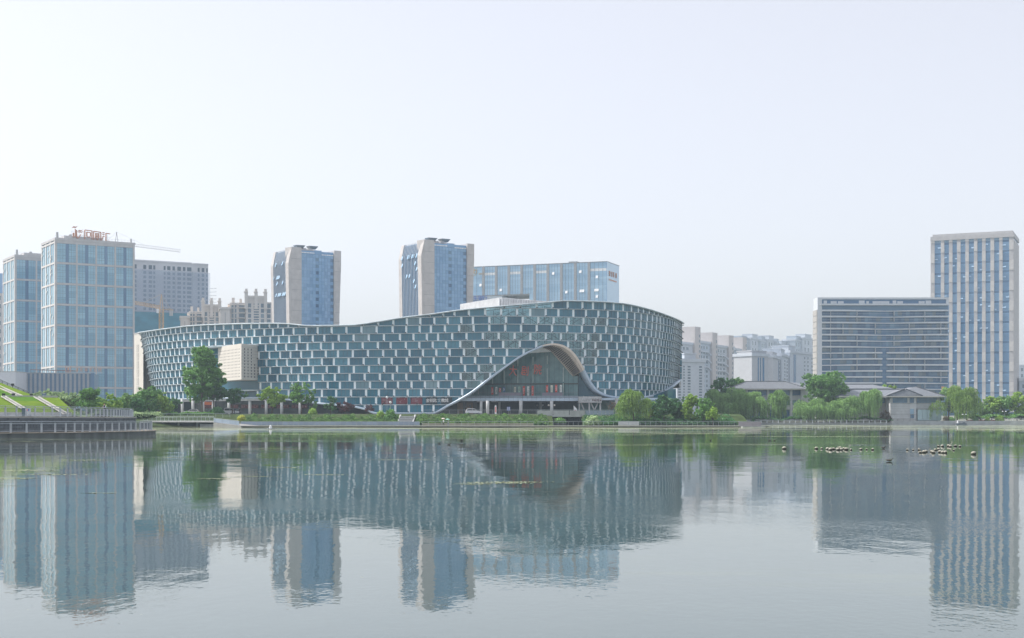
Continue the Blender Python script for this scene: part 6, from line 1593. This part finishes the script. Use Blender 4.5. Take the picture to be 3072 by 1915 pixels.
person('man in a dark vest and pale sleeves looking at his hands by the railing', 314, 113.2, UZ, math.radians(150), 1.76, (.50, .56, .62), (.06, .075, .085), pose='phone', vest=(.025, .03, .045))
person('person in white top and dark trousers walking under the pink umbrella', 1331, 217, PZ, math.radians(100), 1.66, (.80, .80, .82), (.05, .06, .07), pose='walk', shoes=(.75, .75, .75))
person('person in grey-blue clothes walking under the mint umbrella', 1345, 217.5, PZ, math.radians(95), 1.6, (.36, .38, .34), (.30, .34, .42), pose='walk', skirt=True)
person('person in black standing at the van door', 703, 243, GZ + .03, math.radians(60), 1.72, (.02, .02, .025), (.03, .03, .04))
person('person in dark clothes standing at the front of the van', 719, 243, GZ + .03, math.radians(200), 1.7, (.03, .03, .04), (.03, .03, .04))
def umbrella(label, px, d, py, m):
    t = thing('umbrella', label, 'umbrella', Matrix.Translation(P(px, py, d)) @ Matrix.Rotation(.12, 4, 'Y'))
    MB().loft([[(r * math.cos(a * math.pi / 4), r * math.sin(a * math.pi / 4), z) for a in range(8)] for r, z in ((.52, -.02), (.5, .02), (.36, .15), (.18, .23), (.02, .26))]).build('canopy', m, t)
    MB().bar((0, 0, -.75), (0, 0, .32), .02).build('shaft', M_dark, t)
    for a in range(8): MB().bar((0, 0, .2), (.5 * math.cos(a * math.pi / 4), .5 * math.sin(a * math.pi / 4), .0), .012).build('rib', M_dark, t)
umbrella('open pale pink umbrella held over the person in white', 1330, 216.6, 1257.3, mat('umbrella_pink', (.75, .62, .56), .7))
umbrella('open mint green umbrella held on the promenade', 1343.5, 217, 1259.3, mat('umbrella_mint', (.38, .72, .60), .7))

# ------------------------------------------------------------------ things afloat
M_buoy = mat('float_cream', (.46, .44, .36), .6, .3); M_buoyd = mat('float_dark', (.05, .045, .035), .7)
def buoy_mesh():
    r = lambda z: 1
    return (MB().lathe([(.02, -.08), (.09, -.06), (.11, .0), (.11, .05)], 10).mesh('hull', M_buoyd, True), MB().lathe([(.112, .045), (.10, .10), (.05, .14), (.01, .15)], 10).mesh('cap', M_buoy, True))
bh, bc = buoy_mesh()
fl = [(2353, 1348, 1.1, 'lone round cream float'), (2449, 1347.5, .9, ''), (2465, 1347.5, .6, ''), (2483, 1349, .9, ''), (2492, 1351, 1.0, ''), (2501, 1349, .8, ''), (2514, 1351, .9, ''), (2520, 1347.5, 1.0, ''), (2524, 1351, .8, ''), (2532, 1348, .8, ''), (2539, 1350.5, 1.0, ''), (2553, 1351, .6, ''), (2583, 1350, .7, ''), (2600, 1350, .5, ''), (2618, 1350.5, .7, ''), (2722, 1351.5, .6, ''), (2740, 1351.5, .5, ''), (2757, 1351.5, .7, ''), (2761, 1359.5, .7, ''), (2772, 1359, .9, ''), (2778, 1357, .8, ''), (2795, 1357, .8, ''), (2800, 1360, .9, ''), (2806, 1352, .7, ''), (2816, 1351, .8, ''), (2820, 1358.5, .9, ''), (2828, 1360, .8, ''), (2836, 1360, .9, ''), (2815, 1340.5, .7, ''), (2827, 1340.5, .9, ''), (2846, 1340, 1.0, ''), (2851, 1341.5, .8, ''), (2866, 1340, .9, ''), (2880, 1341, .7, ''), (2861, 1352.5, .5, ''), (2921, 1364, 1.1, 'end float')]
for i, (px, py, k, nm) in enumerate(fl):
    d = 5330 / (py - 1257)
    lab = 'lone round cream float lying apart in front of the tiled villa' if nm.startswith('lone') else ('round cream float at the open end of the float line' if nm else 'small float carrying a slanting pale stick' if i in (5, 10, 20, 25, 30) else 'small cream and dark float in the crowded string before the hotel reflection' if px < 2560 else 'small flat float spaced apart from the crowded string' if px < 2700 else 'small cream and dark float in the loose rows before the striped tower reflection')
    t = thing('float', lab, 'float', Matrix.Translation((X(px, d), d * S, .02)) @ Matrix.Rotation(rnd.uniform(-.4, .4), 4, 'Y') @ Matrix.Scale(k, 4) @ Matrix.Diagonal((1.25, 1, 1, 1)), 'floats on the lake')
    put('hull', bh, t); put('cap', bc, t)
    if i in (5, 10, 20, 25, 30): MB().bar((.1, 0, .05), (.24, 0, .34), .035).build('stick', M_buoy, t)
t = thing('aerator_raft', 'small white-domed raft floating off the promenade', 'raft', Matrix.Translation((X(812, 168), 168 * S, 0)))
MB().prism([(-.85, -.5), (.85, -.5), (1.0, 0), (.85, .5), (-.85, .5), (-.7, 0)], -.05, .14).build('deck', M_lgrey, t)
MB().lathe([(.30, .14), (.30, .4), (.18, .62), (.2, .75), (.05, .85)], 12).build('dome', M_wsign, t, True); MB().bar((-.8, 0, .14), (-.3, 0, .35), .07).build('strut', M_steel, t)
for i, (px, py) in enumerate(((1385, 1324), (1347, 1335), (1318, 1332), (2310, 1323), (2324, 1323.5), (2650, 1346), (2668, 1385), (2132, 1323)  )):
    d = 5330 / (py - 1257); k = .8 if d > 20 else .16
    t = thing('bird', 'small dark water bird on the open lake' if d > 20 else 'tiny dark floating bird near the foreground', 'bird', Matrix.Translation((X(px, d), d * S, .02)) @ Matrix.Rotation(rnd.uniform(-1, 1), 4, 'Z') @ Matrix.Scale(k, 4), 'birds on the water' if d > 20 else 'floating specks in the foreground')
    MB().loft([[(x, y * w, z0 + zz * w) for y, zz in ((-1, 0), (-.6, .7), (.6, .7), (1, 0), (.5, -.5), (-.5, -.5))] for x, w, z0 in ((-.24, .01, .08), (-.14, .07, .05), (.02, .10, .04), (.14, .06, .06), (.18, .03, .12), (.21, .035, .17), (.26, .01, .16))]).build('body', M_buoyd, t, True)

# floating weed rafts
def weed(label, px, py, wpx, hpx, n, m):
    d = 5330 / (py - 1257); rg = np.random.default_rng(int(px)); dd = d * hpx / (py - 1257)
    a = rg.uniform(0, 2 * math.pi, n); r = np.sqrt(rg.uniform(0, 1, n)) * rg.uniform(.5, 1.1, n)
    u = np.cos(a) * r; w = np.sin(a) * r; keep = np.sin(u * 9 + w * 4) + rg.normal(0, .8, n) > -.5; u, w = u[keep], w[keep]
    yy = d + w * dd; q = np.stack([X(px, 1) * yy + u * wpx / 2 * d / 2600, yy * S, np.full(len(u), .006)], 1); s_ = .024 * math.sqrt(d / 20) * rg.uniform(.5, 1.6, len(u)); b = rg.uniform(0, math.pi, len(u))
    e = np.stack([np.cos(b) * s_ * 1.6, np.sin(b) * s_ * 1.6, rg.normal(0, .002, len(u))], 1); f = np.stack([-np.sin(b) * s_, np.cos(b) * s_, rg.normal(0, .002, len(u))], 1)
    put('floating_weed', quads_mesh('floating_weed', np.stack([q - e, q - f, q + e, q + f], 1), rg.uniform(0, 1, len(u)), m), kind='stuff', label=label, cat='weed')
M_weed = leafmat('weed_olive', (.24, .28, .17), (.42, .46, .33), .0)
for i, (px_, py_, w_, h_, n_) in enumerate(((1500, 1449, 260, 3.4, 520), (1565, 1446, 190, 2, 150), (1420, 1453, 150, 1.6, 110), (40, 1436, 170, 3, 420), (70, 1412, 230, 3.5, 560), (250, 1381, 170, 1.2, 240), (150, 1424, 260, 1.3, 260), (60, 1325, 130, .8, 200), (520, 1373, 130, .8, 200), (640, 1437, 110, .9, 150), (860, 1403, 120, .8, 150), (300, 1480, 130, .8, 120), (980, 1425, 170, .8, 200), (770, 1430, 130, .8, 150), (1210, 1380, 300, .8, 300))):
    weed('raft of pale green weed spread across the theatre reflection' if i == 0 else 'thin streak of pale floating weed', px_, py_, w_, h_, n_, M_weed)
# ------------------------------------------------------------------ trees and shrubs
def leaf_quads(rg, pts, size, up=.25, aspect=.6, nrm=None):
    n = len(pts); a = rg.normal(size=(n, 3)); 
    if nrm is not None: a = a * .8 + nrm * 1.1
    a[:, 2] += up; a /= np.linalg.norm(a, axis=1)[:, None]
    r = rg.normal(size=(n, 3)); t = np.cross(a, r); t /= np.linalg.norm(t, axis=1)[:, None] + 1e-9; b = np.cross(a, t)
    s = size * rg.uniform(.55, 1.35, n)[:, None]
    return np.stack([pts - t * s, pts - b * s * aspect, pts + t * s, pts + b * s * aspect], 1)
def crown(rg, W, D_, z0, z1, n, leaf, nl=16, shape='round'):
    """leaf clumps spread through the volume, with gaps"""
    hz = (z1 - z0) / 2; zc_ = (z0 + z1) / 2; lob = []
    for i in range(nl):
        u = rg.uniform(-1, 1); th = rg.uniform(0, 2 * math.pi); rad = math.sqrt(1 - u * u) ** .7 * (rg.uniform(.35, .85) if shape != 'tall' else rg.uniform(.2, 1.0))
        if shape == 'tall': rad *= .95 - .42 * u
        if shape == 'dome': rad *= 1.0 - .25 * u
        rr_ = rg.uniform(.22, .40) * min(W / 2, hz * 1.3)
        lob.append((math.cos(th) * rad * (W / 2 - rr_ * .6), math.sin(th) * rad * (D_ / 2 - rr_ * .6), zc_ + u * (hz - rr_ * .7), rr_, rg.uniform(0, 1)))
    # sub-clumps on each lobe
    lob = np.array(lob); pr = lob[:, 3] ** 2; pr /= pr.sum(); ncl = 240 if nl < 22 else 520
    ci = rg.choice(nl, ncl, p=pr); dr = rg.normal(size=(ncl, 3)); dr /= np.linalg.norm(dr, axis=1)[:, None]
    cc = lob[ci, :3] + dr * lob[ci, 3][:, None] * rg.uniform(.7, 1.08, ncl)[:, None] * np.array([1, 1, .85]); cr = lob[ci, 3] * rg.uniform(.22, .42, ncl); ct = .55 * rg.uniform(0, 1, ncl) + .45 * lob[ci, 4]
    pi_ = rg.choice(ncl, n); v = rg.normal(size=(n, 3)); v /= np.linalg.norm(v, axis=1)[:, None]
    pts = cc[pi_] + v * (cr[pi_] * rg.uniform(.3, 1.1, n))[:, None] * np.array([1, 1, .75])
    tint = np.clip(.6 * ct[pi_] + .4 * rg.uniform(0, 1, n), 0, 1)
    return leaf_quads(rg, pts, leaf, .3, .62, v), tint, cc
def trunk(T, h, r, rg, targets, m, lean_=0.0, z0=0.0):
    mb = MB(); top = Vector((lean_ * h, 0, h)); mb.tube([(0, 0, z0 - .3), (lean_ * h * .3, 0, h * .35), tuple(top)], [r, r * .8, r * .55], 7)
    for q in targets:
        q = Vector(q); a = Vector((lean_ * h * .8, 0, h * rg.uniform(.65, 1.0))); mid_ = a.lerp(q, .5) + Vector((0, 0, .25)); mb.tube([tuple(a), tuple(mid_), tuple(q)], [r * .42, r * .25, r * .08], 5)
    mb.build('trunk', m, T, True)
seed = [100]
def tree(name, label, px, d, gz, ytop_, wpx, ybotc, m, n=4200, leaf=.30, shape='round', bark=M_bark, nl=16, group=None, r=None, asp=1.0):
    seed[0] += 1; rg = np.random.default_rng(seed[0])
    T = thing(name, label, 'tree', Matrix.Translation((X(px, d), d * S, gz)), group)
    z1 = Z(ytop_, d) - gz; z0 = max(.3, Z(ybotc, d) - gz); W = 1.28 * wpx * d / 2600
    V, tn, cc = crown(rg, W, W * asp, z0, z1, n, leaf, nl, shape)
    trunk(T, max(z0 + .25 * (z1 - z0), 1.2), r or max(.10, .022 * z1 + .04), rg, cc[rg.choice(len(cc), 14, replace=False)], bark)
    put('crown', quads_mesh('crown', V, tn, m), T)
    return T
def willow(label, px, d, gz, ytop_, wpx, n=420, group='willows along the bank', m=M_leaf_w, ybot_=None):
    seed[0] += 1; rg = np.random.default_rng(seed[0])
    T = thing('willow_tree', label, 'tree', Matrix.Translation((X(px, d), d * S, gz)), group)
    h = Z(ytop_, d) - gz; W = 1.35 * wpx * d / 2600; low_ = .4 if ybot_ is None else max(.2, Z(ybot_, d) - gz)
    P_, T_ = [], []; tops = []
    nl = 16; lo = []
    for q in range(nl):
        zz = rg.uniform(.42, .93); wd = .44 * (1.25 - zz) / .8
        lo.append((rg.uniform(-1, 1) * min(wd, .42) * W, rg.uniform(-1, 1) * min(wd, .36) * W, h * zz, rg.uniform(.08, .17) * W, rg.uniform(0, 1)))
    lo[0] = (rg.uniform(-.08, .08) * W, 0, h - .12 * W, .12 * W, .7)
    for i in range(n):
        L0 = lo[rg.integers(nl)]; v = rg.normal(size=3); v[2] = abs(v[2]) * .8; v /= np.linalg.norm(v)
        s0 = np.array(L0[:3]) + v * L0[3] * np.array([1, 1, .8]); ln_ = min(s0[2] - low_, abs(rg.normal(0, .27)) * h + .08 * h)
        if ln_ < .3: continue
        out = v[:2] * rg.uniform(.1, .7); k = int(ln_ / .22) + 2; tt = np.linspace(0, 1, k)
        q = np.stack([s0[0] + out[0] * np.sqrt(tt) * 1.4 + rg.normal(0, .04, k), s0[1] + out[1] * np.sqrt(tt) * 1.4 + rg.normal(0, .04, k), s0[2] - tt ** 1.25 * ln_], 1)
        P_.append(q); T_.append(np.clip(.5 * L0[4] + .5 * rg.uniform(0, 1) + .1 * (1 - tt), 0, 1)); tops.append(s0)
    P_ = np.concatenate(P_); T_ = np.concatenate(T_); kk = len(P_)
    a = rg.uniform(0, 2 * math.pi, kk); wv = np.stack([np.cos(a), np.sin(a), np.zeros(kk)], 1) * (.085 * rg.uniform(.6, 1.5, kk))[:, None]; dv = np.stack([rg.normal(0, .07, kk), rg.normal(0, .07, kk), -.26 * rg.uniform(.7, 1.4, kk)], 1)
    V1 = np.stack([P_ - dv, P_ - wv, P_ + dv, P_ + wv], 1)
    # leafy tops
    cp = np.concatenate([np.array(L0[:3]) + (lambda v: v / np.linalg.norm(v, axis=1)[:, None])(rg.normal(size=(170, 3))) * L0[3] * rg.uniform(.5, 1.05, (170, 1)) * np.array([1, 1, .75]) for L0 in lo])
    V2 = leaf_quads(rg, cp, .26, .3, .45); t2 = np.clip(rg.uniform(.2, 1, len(cp)), 0, 1)
    trunk(T, h * .55, max(.14, .025 * h), rg, [tuple(L0[:3]) for L0 in lo], M_bark)
    put('crown', quads_mesh('crown', np.concatenate([V1, V2]), np.concatenate([T_, t2]), m), T)
def bush(name, label, px, d, gz, ytop_, wpx, m, n=1300, leaf=.2, group=None, cat='bush'):
    seed[0] += 1; rg = np.random.default_rng(seed[0])
    T = thing(name, label, cat, Matrix.Translation((X(px, d), d * S, gz)), group)
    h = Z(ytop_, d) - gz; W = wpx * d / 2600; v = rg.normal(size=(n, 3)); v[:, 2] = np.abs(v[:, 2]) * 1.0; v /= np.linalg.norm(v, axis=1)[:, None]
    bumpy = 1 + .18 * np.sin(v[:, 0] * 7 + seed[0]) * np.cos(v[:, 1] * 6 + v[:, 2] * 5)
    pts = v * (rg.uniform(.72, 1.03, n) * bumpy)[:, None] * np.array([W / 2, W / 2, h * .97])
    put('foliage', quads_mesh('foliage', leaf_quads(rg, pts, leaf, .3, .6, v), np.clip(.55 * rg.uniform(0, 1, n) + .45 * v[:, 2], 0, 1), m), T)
    mb = MB()
    for k in range(5): q = pts[rg.integers(n)] * .6; mb.tube([(0, 0, -.2), tuple(q * .5 + np.array([0, 0, .1])), tuple(q)], [.05, .04, .02], 5)
    mb.build('stems', M_bark, T)
    return T
def hedge(label, px0, px1, d0, d1, zf, m, n, name='hedge', leaf=.2):
    """clipped planting on the bank: bumpy leaf mass between two lines"""
    seed[0] += 1; rg = np.random.default_rng(seed[0])
    u = rg.uniform(0, 1, n); w = rg.uniform(0, 1, n); x = X(px0, d0) + (X(px1, d0) - X(px0, d0)) * u; y = (d0 + (d1 - d0) * w) * S
    z = zf(u, w) + .28 * np.sin(x * 1.9 + 3 * w) * np.cos(x * .7 + 5 * w) + rg.normal(0, .12, n)
    edge = np.minimum(np.minimum(u, 1 - u) * 60, 1); z = z - (1 - edge) * .8
    pts = np.stack([x, y, z], 1); tint = np.clip(.55 * rg.uniform(0, 1, n) + .30 * np.sin(x * 2.3) * np.sin(w * 9) + .25, 0, 1)
    T = thing(name, label, 'hedge', Matrix.Translation((float(x.mean()), float(y.mean()), 1.0)))
    o = Matrix.Translation((-float(x.mean()), -float(y.mean()), -1.0))
    put('foliage', quads_mesh('foliage', leaf_quads(rg, pts, leaf, .6, .6), tint, m), T, o)
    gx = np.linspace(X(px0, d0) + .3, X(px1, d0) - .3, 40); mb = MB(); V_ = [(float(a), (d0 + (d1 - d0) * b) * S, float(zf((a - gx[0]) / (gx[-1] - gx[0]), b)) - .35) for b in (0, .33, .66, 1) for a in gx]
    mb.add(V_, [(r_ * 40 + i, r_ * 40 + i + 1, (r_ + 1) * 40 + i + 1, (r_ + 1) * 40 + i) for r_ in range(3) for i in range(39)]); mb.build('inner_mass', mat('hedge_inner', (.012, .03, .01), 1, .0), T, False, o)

bankz = lambda k: (lambda u, w: .75 + 2.35 * w ** .75 * k + .15 * np.sin(u * 40))
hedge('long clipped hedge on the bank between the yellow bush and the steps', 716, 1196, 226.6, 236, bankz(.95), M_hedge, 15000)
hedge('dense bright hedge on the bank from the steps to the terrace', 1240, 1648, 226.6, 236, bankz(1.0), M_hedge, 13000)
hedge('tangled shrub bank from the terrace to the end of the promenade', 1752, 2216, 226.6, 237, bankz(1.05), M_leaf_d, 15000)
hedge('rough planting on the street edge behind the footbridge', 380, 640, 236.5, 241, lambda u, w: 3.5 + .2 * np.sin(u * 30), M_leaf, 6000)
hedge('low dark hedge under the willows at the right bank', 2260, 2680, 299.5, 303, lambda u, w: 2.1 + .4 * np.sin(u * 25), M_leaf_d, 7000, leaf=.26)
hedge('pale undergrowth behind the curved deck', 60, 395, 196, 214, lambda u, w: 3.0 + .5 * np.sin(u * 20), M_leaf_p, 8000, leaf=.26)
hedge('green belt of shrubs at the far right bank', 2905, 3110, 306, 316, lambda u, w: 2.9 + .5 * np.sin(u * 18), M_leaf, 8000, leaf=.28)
# left group behind the deck
LG = 2.2
tree('park_tree', 'pale grey-green tree at the end of the grass mound', 118, 190, LG, 1173, 62, 1238, M_leaf_p, 3600, .26)
tree('park_tree', 'pale grey-green tree before the striped podium', 148, 200, LG, 1168, 56, 1238, M_leaf_p, 3400, .26)
tree('park_tree', 'soft pale green tree between two podium window bays', 204, 205, LG, 1174, 74, 1240, M_leaf_p, 3600, .26)
for px_, y_, w_, m_, lb_ in ((92, 1186, 50, M_leaf_w, 'low soft tree against the foot of the grass mound'), (176, 1186, 56, M_leaf_w, 'low tree between the pale trees at the podium'), (234, 1190, 50, M_leaf, 'low green tree left of the rounded fresh tree'), (295, 1192, 54, M_leaf_w, 'low tree between the fresh and yellow-green trees'), (354, 1190, 56, M_leaf, 'low green tree left of the olive tree'), (410, 1196, 50, M_leaf_d, 'low dark tree behind the pale large-leaved bush')):
    tree('park_tree', lb_, px_, 212, LG, y_, w_, 1246, m_, 2600, .26)
tree('park_tree', 'rounded fresh green tree right of the striped podium', 264, 200, LG, 1163, 78, 1240, M_leaf, 4200, .26)
tree('park_tree', 'yellow-green tree beneath the sign tower', 322, 205, LG, 1181, 76, 1242, M_leaf_b, 3800, .26)
tree('park_tree', 'olive green tree beside the cream slab', 384, 215, LG, 1180, 66, 1242, M_leaf_w, 3600, .26)
tree('park_tree', 'full green tree in front of the theatre left end', 447, 238, GZ, 1160, 92, 1246, M_leaf, 5200, .30)
tree('park_tree', 'lower light green tree leaning from the full green tree', 497, 240, GZ, 1178, 70, 1246, M_leaf_b, 3600, .28)
tree('park_tree', 'darker tree before the first theatre columns', 520, 252, GZ, 1192, 50, 1236, M_leaf_d, 2400, .26)
# tall tree and street trees before the theatre
tree('tall_tree', 'tall dense tree standing before the cream box', 606, 243, GZ, 1037, 112, 1204, M_leaf, 17000, .32, 'tall', M_bark_l, 46, r=.34)
tree('tall_tree', 'broad lower tree against the right of the tall dense tree', 640, 246, GZ, 1120, 76, 1205, M_leaf_d, 5600, .32, 'round', M_bark_l, 18, r=.22)
tree('street_tree', 'dark spreading tree before the recessed storey', 697, 244, GZ, 1165, 80, 1209, M_leaf_d, 3600, .28)
tree('street_tree', 'bright spreading tree before the red shop bands', 816, 243, GZ, 1160, 80, 1217, M_leaf_b, 4000, .28)
tree('street_tree', 'airy tree with open branches before the descending ribbon', 904, 242, GZ, 1146, 82, 1212, M_leaf, 3400, .26)
tree('street_tree', 'slim sparse tree beside the airy tree', 938, 243, GZ, 1190, 26, 1232, M_leaf, 900, .22)
tree('street_tree', 'small dark sparse tree left of the red maple', 992, 242, GZ, 1188, 36, 1236, M_leaf_d, 1300, .24)
tree('maple_tree', 'dark red maple before the white ribbon', 1037, 241, GZ, 1203, 56, 1236, M_leaf_r, 1900, .22)
tree('maple_tree', 'thin young red maple with few leaves', 1107, 242, GZ, 1215, 34, 1236, M_leaf_r, 420, .2)
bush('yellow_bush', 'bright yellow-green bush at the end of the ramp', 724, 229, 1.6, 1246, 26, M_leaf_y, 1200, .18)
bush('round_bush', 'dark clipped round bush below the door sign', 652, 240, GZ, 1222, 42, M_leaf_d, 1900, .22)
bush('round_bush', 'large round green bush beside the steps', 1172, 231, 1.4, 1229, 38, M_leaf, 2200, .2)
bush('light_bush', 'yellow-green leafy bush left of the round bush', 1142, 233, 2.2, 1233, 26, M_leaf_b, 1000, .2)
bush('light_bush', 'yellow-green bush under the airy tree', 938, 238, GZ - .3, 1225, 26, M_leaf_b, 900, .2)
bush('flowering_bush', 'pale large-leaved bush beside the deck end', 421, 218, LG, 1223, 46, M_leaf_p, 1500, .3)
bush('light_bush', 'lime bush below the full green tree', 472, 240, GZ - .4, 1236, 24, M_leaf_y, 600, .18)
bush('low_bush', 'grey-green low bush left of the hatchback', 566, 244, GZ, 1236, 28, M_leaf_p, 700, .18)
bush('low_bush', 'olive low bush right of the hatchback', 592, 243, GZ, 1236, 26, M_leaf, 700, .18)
# right of the entrance
GB = 1.6
willow('bright willow at the end of the terrace', 1900, 229, GB, 1170, 92, 620, None, leafmat('leaf_willow_bright', (.095, .200, .040), (.34, .52, .12)), 1258)
tree('bank_tree', 'bright leafy tree right behind the bright willow', 1952, 233, GB, 1200, 60, 1248, M_leaf_b, 2600, .26)
tree('bank_tree', 'dark tree before the minibus', 1992, 230, GB, 1186, 70, 1258, M_leaf_d, 4200, .28)
tree('bank_tree', 'deep green tree beside the minibus', 2040, 232, GB, 1180, 60, 1256, M_leaf_d, 3600, .28)
tree('bank_tree', 'yellow-green topped tree under the white cornice block', 2072, 230, GB, 1182, 64, 1260, M_leaf_b, 4000, .28)
tree('bank_tree', 'green tree sloping down to the end of the promenade', 2112, 228, GB, 1192, 70, 1262, M_leaf, 4200, .28)
tree('bank_tree', 'low bright tree at the promenade end', 2138, 225.5, PZ, 1222, 40, 1266, M_leaf_b, 2200, .24)
tree('bare_tree', 'thin bare brown tree beside the silver sedan', 1835, 238, GZ - .8, 1203, 30, 1232, leafmat('leaf_dry', (.10, .07, .05), (.22, .16, .12)), 260, .14, r=.09)
RG = 1.15
tree('bank_tree', 'tall green tree rising behind the tiled villa corner', 2175, 322, 1.4, 1132, 92, 1200, M_leaf_d, 4800, .38, nl=18)
tree('bank_tree', 'green tree crown above the villa left hip', 2222, 326, 1.4, 1130, 50, 1180, M_leaf, 2400, .36)
for px, w, y, lb_ in ((2176, 62, 1180, 'willow squeezed between the promenade end and the broad willow'), (2236, 60, 1178, 'willow filling the gap before the villa first arch'), (2148, 72, 1172, 'soft willow at the back of the promenade end'), (2205, 84, 1165, 'broad willow covering the villa left bays'), (2262, 66, 1172, 'narrow willow before the villa second bay'), (2338, 66, 1172, 'standalone willow before the villa arches')):
    willow(lb_, px, 306, RG, y, w, 620, ybot_=1258)
tree('bank_tree', 'big spreading tree between the two villas', 2476, 310, RG, 1110, 122, 1226, M_leaf, 15000, .40, 'round', nl=40)
for px, w, y, lb_ in ((2450, 70, 1200, 'low willow midway under the big spreading tree'), (2515, 74, 1200, 'low willow between the spreading tree and villa roof'), (2424, 78, 1205, 'low willow under the big spreading tree trailing to the water'), (2480, 80, 1214, 'second low willow trailing to the water under the spreading tree'), (2545, 84, 1192, 'willow in front of the waterside villa left roof'), (2610, 66, 1168, 'taller willow beside the villa shaded wing')):
    willow(lb_, px, 300.5, RG, y, w, 620, ybot_=1266)
bush('red_bush', 'reddish bush at the foot of the villa front wing', 2656, 301, RG, 1232, 36, leafmat('leaf_redgreen', (.06, .05, .03), (.17, .12, .08)), 1300, .26)
tree('bank_tree', 'light green treetop peeking over the villa ridge', 2664, 345, 1.6, 1153, 52, 1175, M_leaf_b, 1600, .38)
willow('large billowing willow right of the waterside villa', 2872, 303, RG, 1157, 104, 900, None, leafmat('leaf_willow_bright', (.095, .200, .040), (.34, .52, .12)), 1258)
tree('bank_tree', 'rounded bright crown merged with the large willow', 2846, 308, RG, 1158, 60, 1240, M_leaf_w, 3200, .34)
for px, w, y, m_, lb_ in ((2942, 60, 1196, M_leaf_w, 'olive tree right of the large willow'), (2975, 56, 1190, M_leaf_b, 'yellowish tree below the striped tower'), (3012, 62, 1186, M_leaf, 'green tree below the striped tower corner'), (3052, 66, 1176, M_leaf_b, 'light green tree at the right end of the bank'), (3085, 60, 1182, M_leaf, 'last green tree at the right end of the bank')):
    tree('bank_tree', lb_, px, 314, 1.3, y, w, 1252, m_, 3200, .34)
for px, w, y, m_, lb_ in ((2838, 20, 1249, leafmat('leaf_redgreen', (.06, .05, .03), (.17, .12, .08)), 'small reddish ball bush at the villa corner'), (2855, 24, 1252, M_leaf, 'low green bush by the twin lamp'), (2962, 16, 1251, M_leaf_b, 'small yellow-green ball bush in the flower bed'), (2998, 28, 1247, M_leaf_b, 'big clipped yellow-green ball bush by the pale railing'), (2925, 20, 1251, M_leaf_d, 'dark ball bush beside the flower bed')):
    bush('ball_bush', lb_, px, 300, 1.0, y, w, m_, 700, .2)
bush('reeds', 'tall pale reeds before the terrace abutment', 1778, 227, .6, 1248, 50, M_leaf_p, 1400, .22)
bush('low_bush', 'low green shrub in the underpass mouth', 1679, 233, 1.0, 1254, 40, M_leaf, 700, .16)
t = thing('stone_figure', 'small white and grey mooring figure on the water wall steps', 'figure', Matrix.Translation((X(2873, 296), 296 * S, .0)))
MB().lathe([(.3, 0), (.3, .9), (.22, 1.0), (.22, 1.3), (.1, 1.55)], 10).build('bollard', M_wsign, t, True); MB().box(-.6, 3, -.3, .6, -.2, .55).box(1.6, 2.4, -.3, .3, .5, .9).build('block', M_dsteel, t)

# ------------------------------------------------------------------ haze
hz = MB().box(-3050, 3050, -650, 5250, -1.5, 128)
hm_ = bpy.data.materials.new('haze_air'); hm_.use_nodes = True; _n = hm_.node_tree.nodes; _l = hm_.node_tree.links; _n.clear()
_v = _n.new('ShaderNodeVolumePrincipled'); _v.inputs['Color'].default_value = (.72, .88, 1.0, 1); _v.inputs['Density'].default_value = HAZE; _v.inputs['Anisotropy'].default_value = .15
_o = _n.new('ShaderNodeOutputMaterial'); _l.new(_v.outputs[0], _o.inputs['Volume'])
if HAZE > 0: hz.build('haze', hm_, kind='stuff')
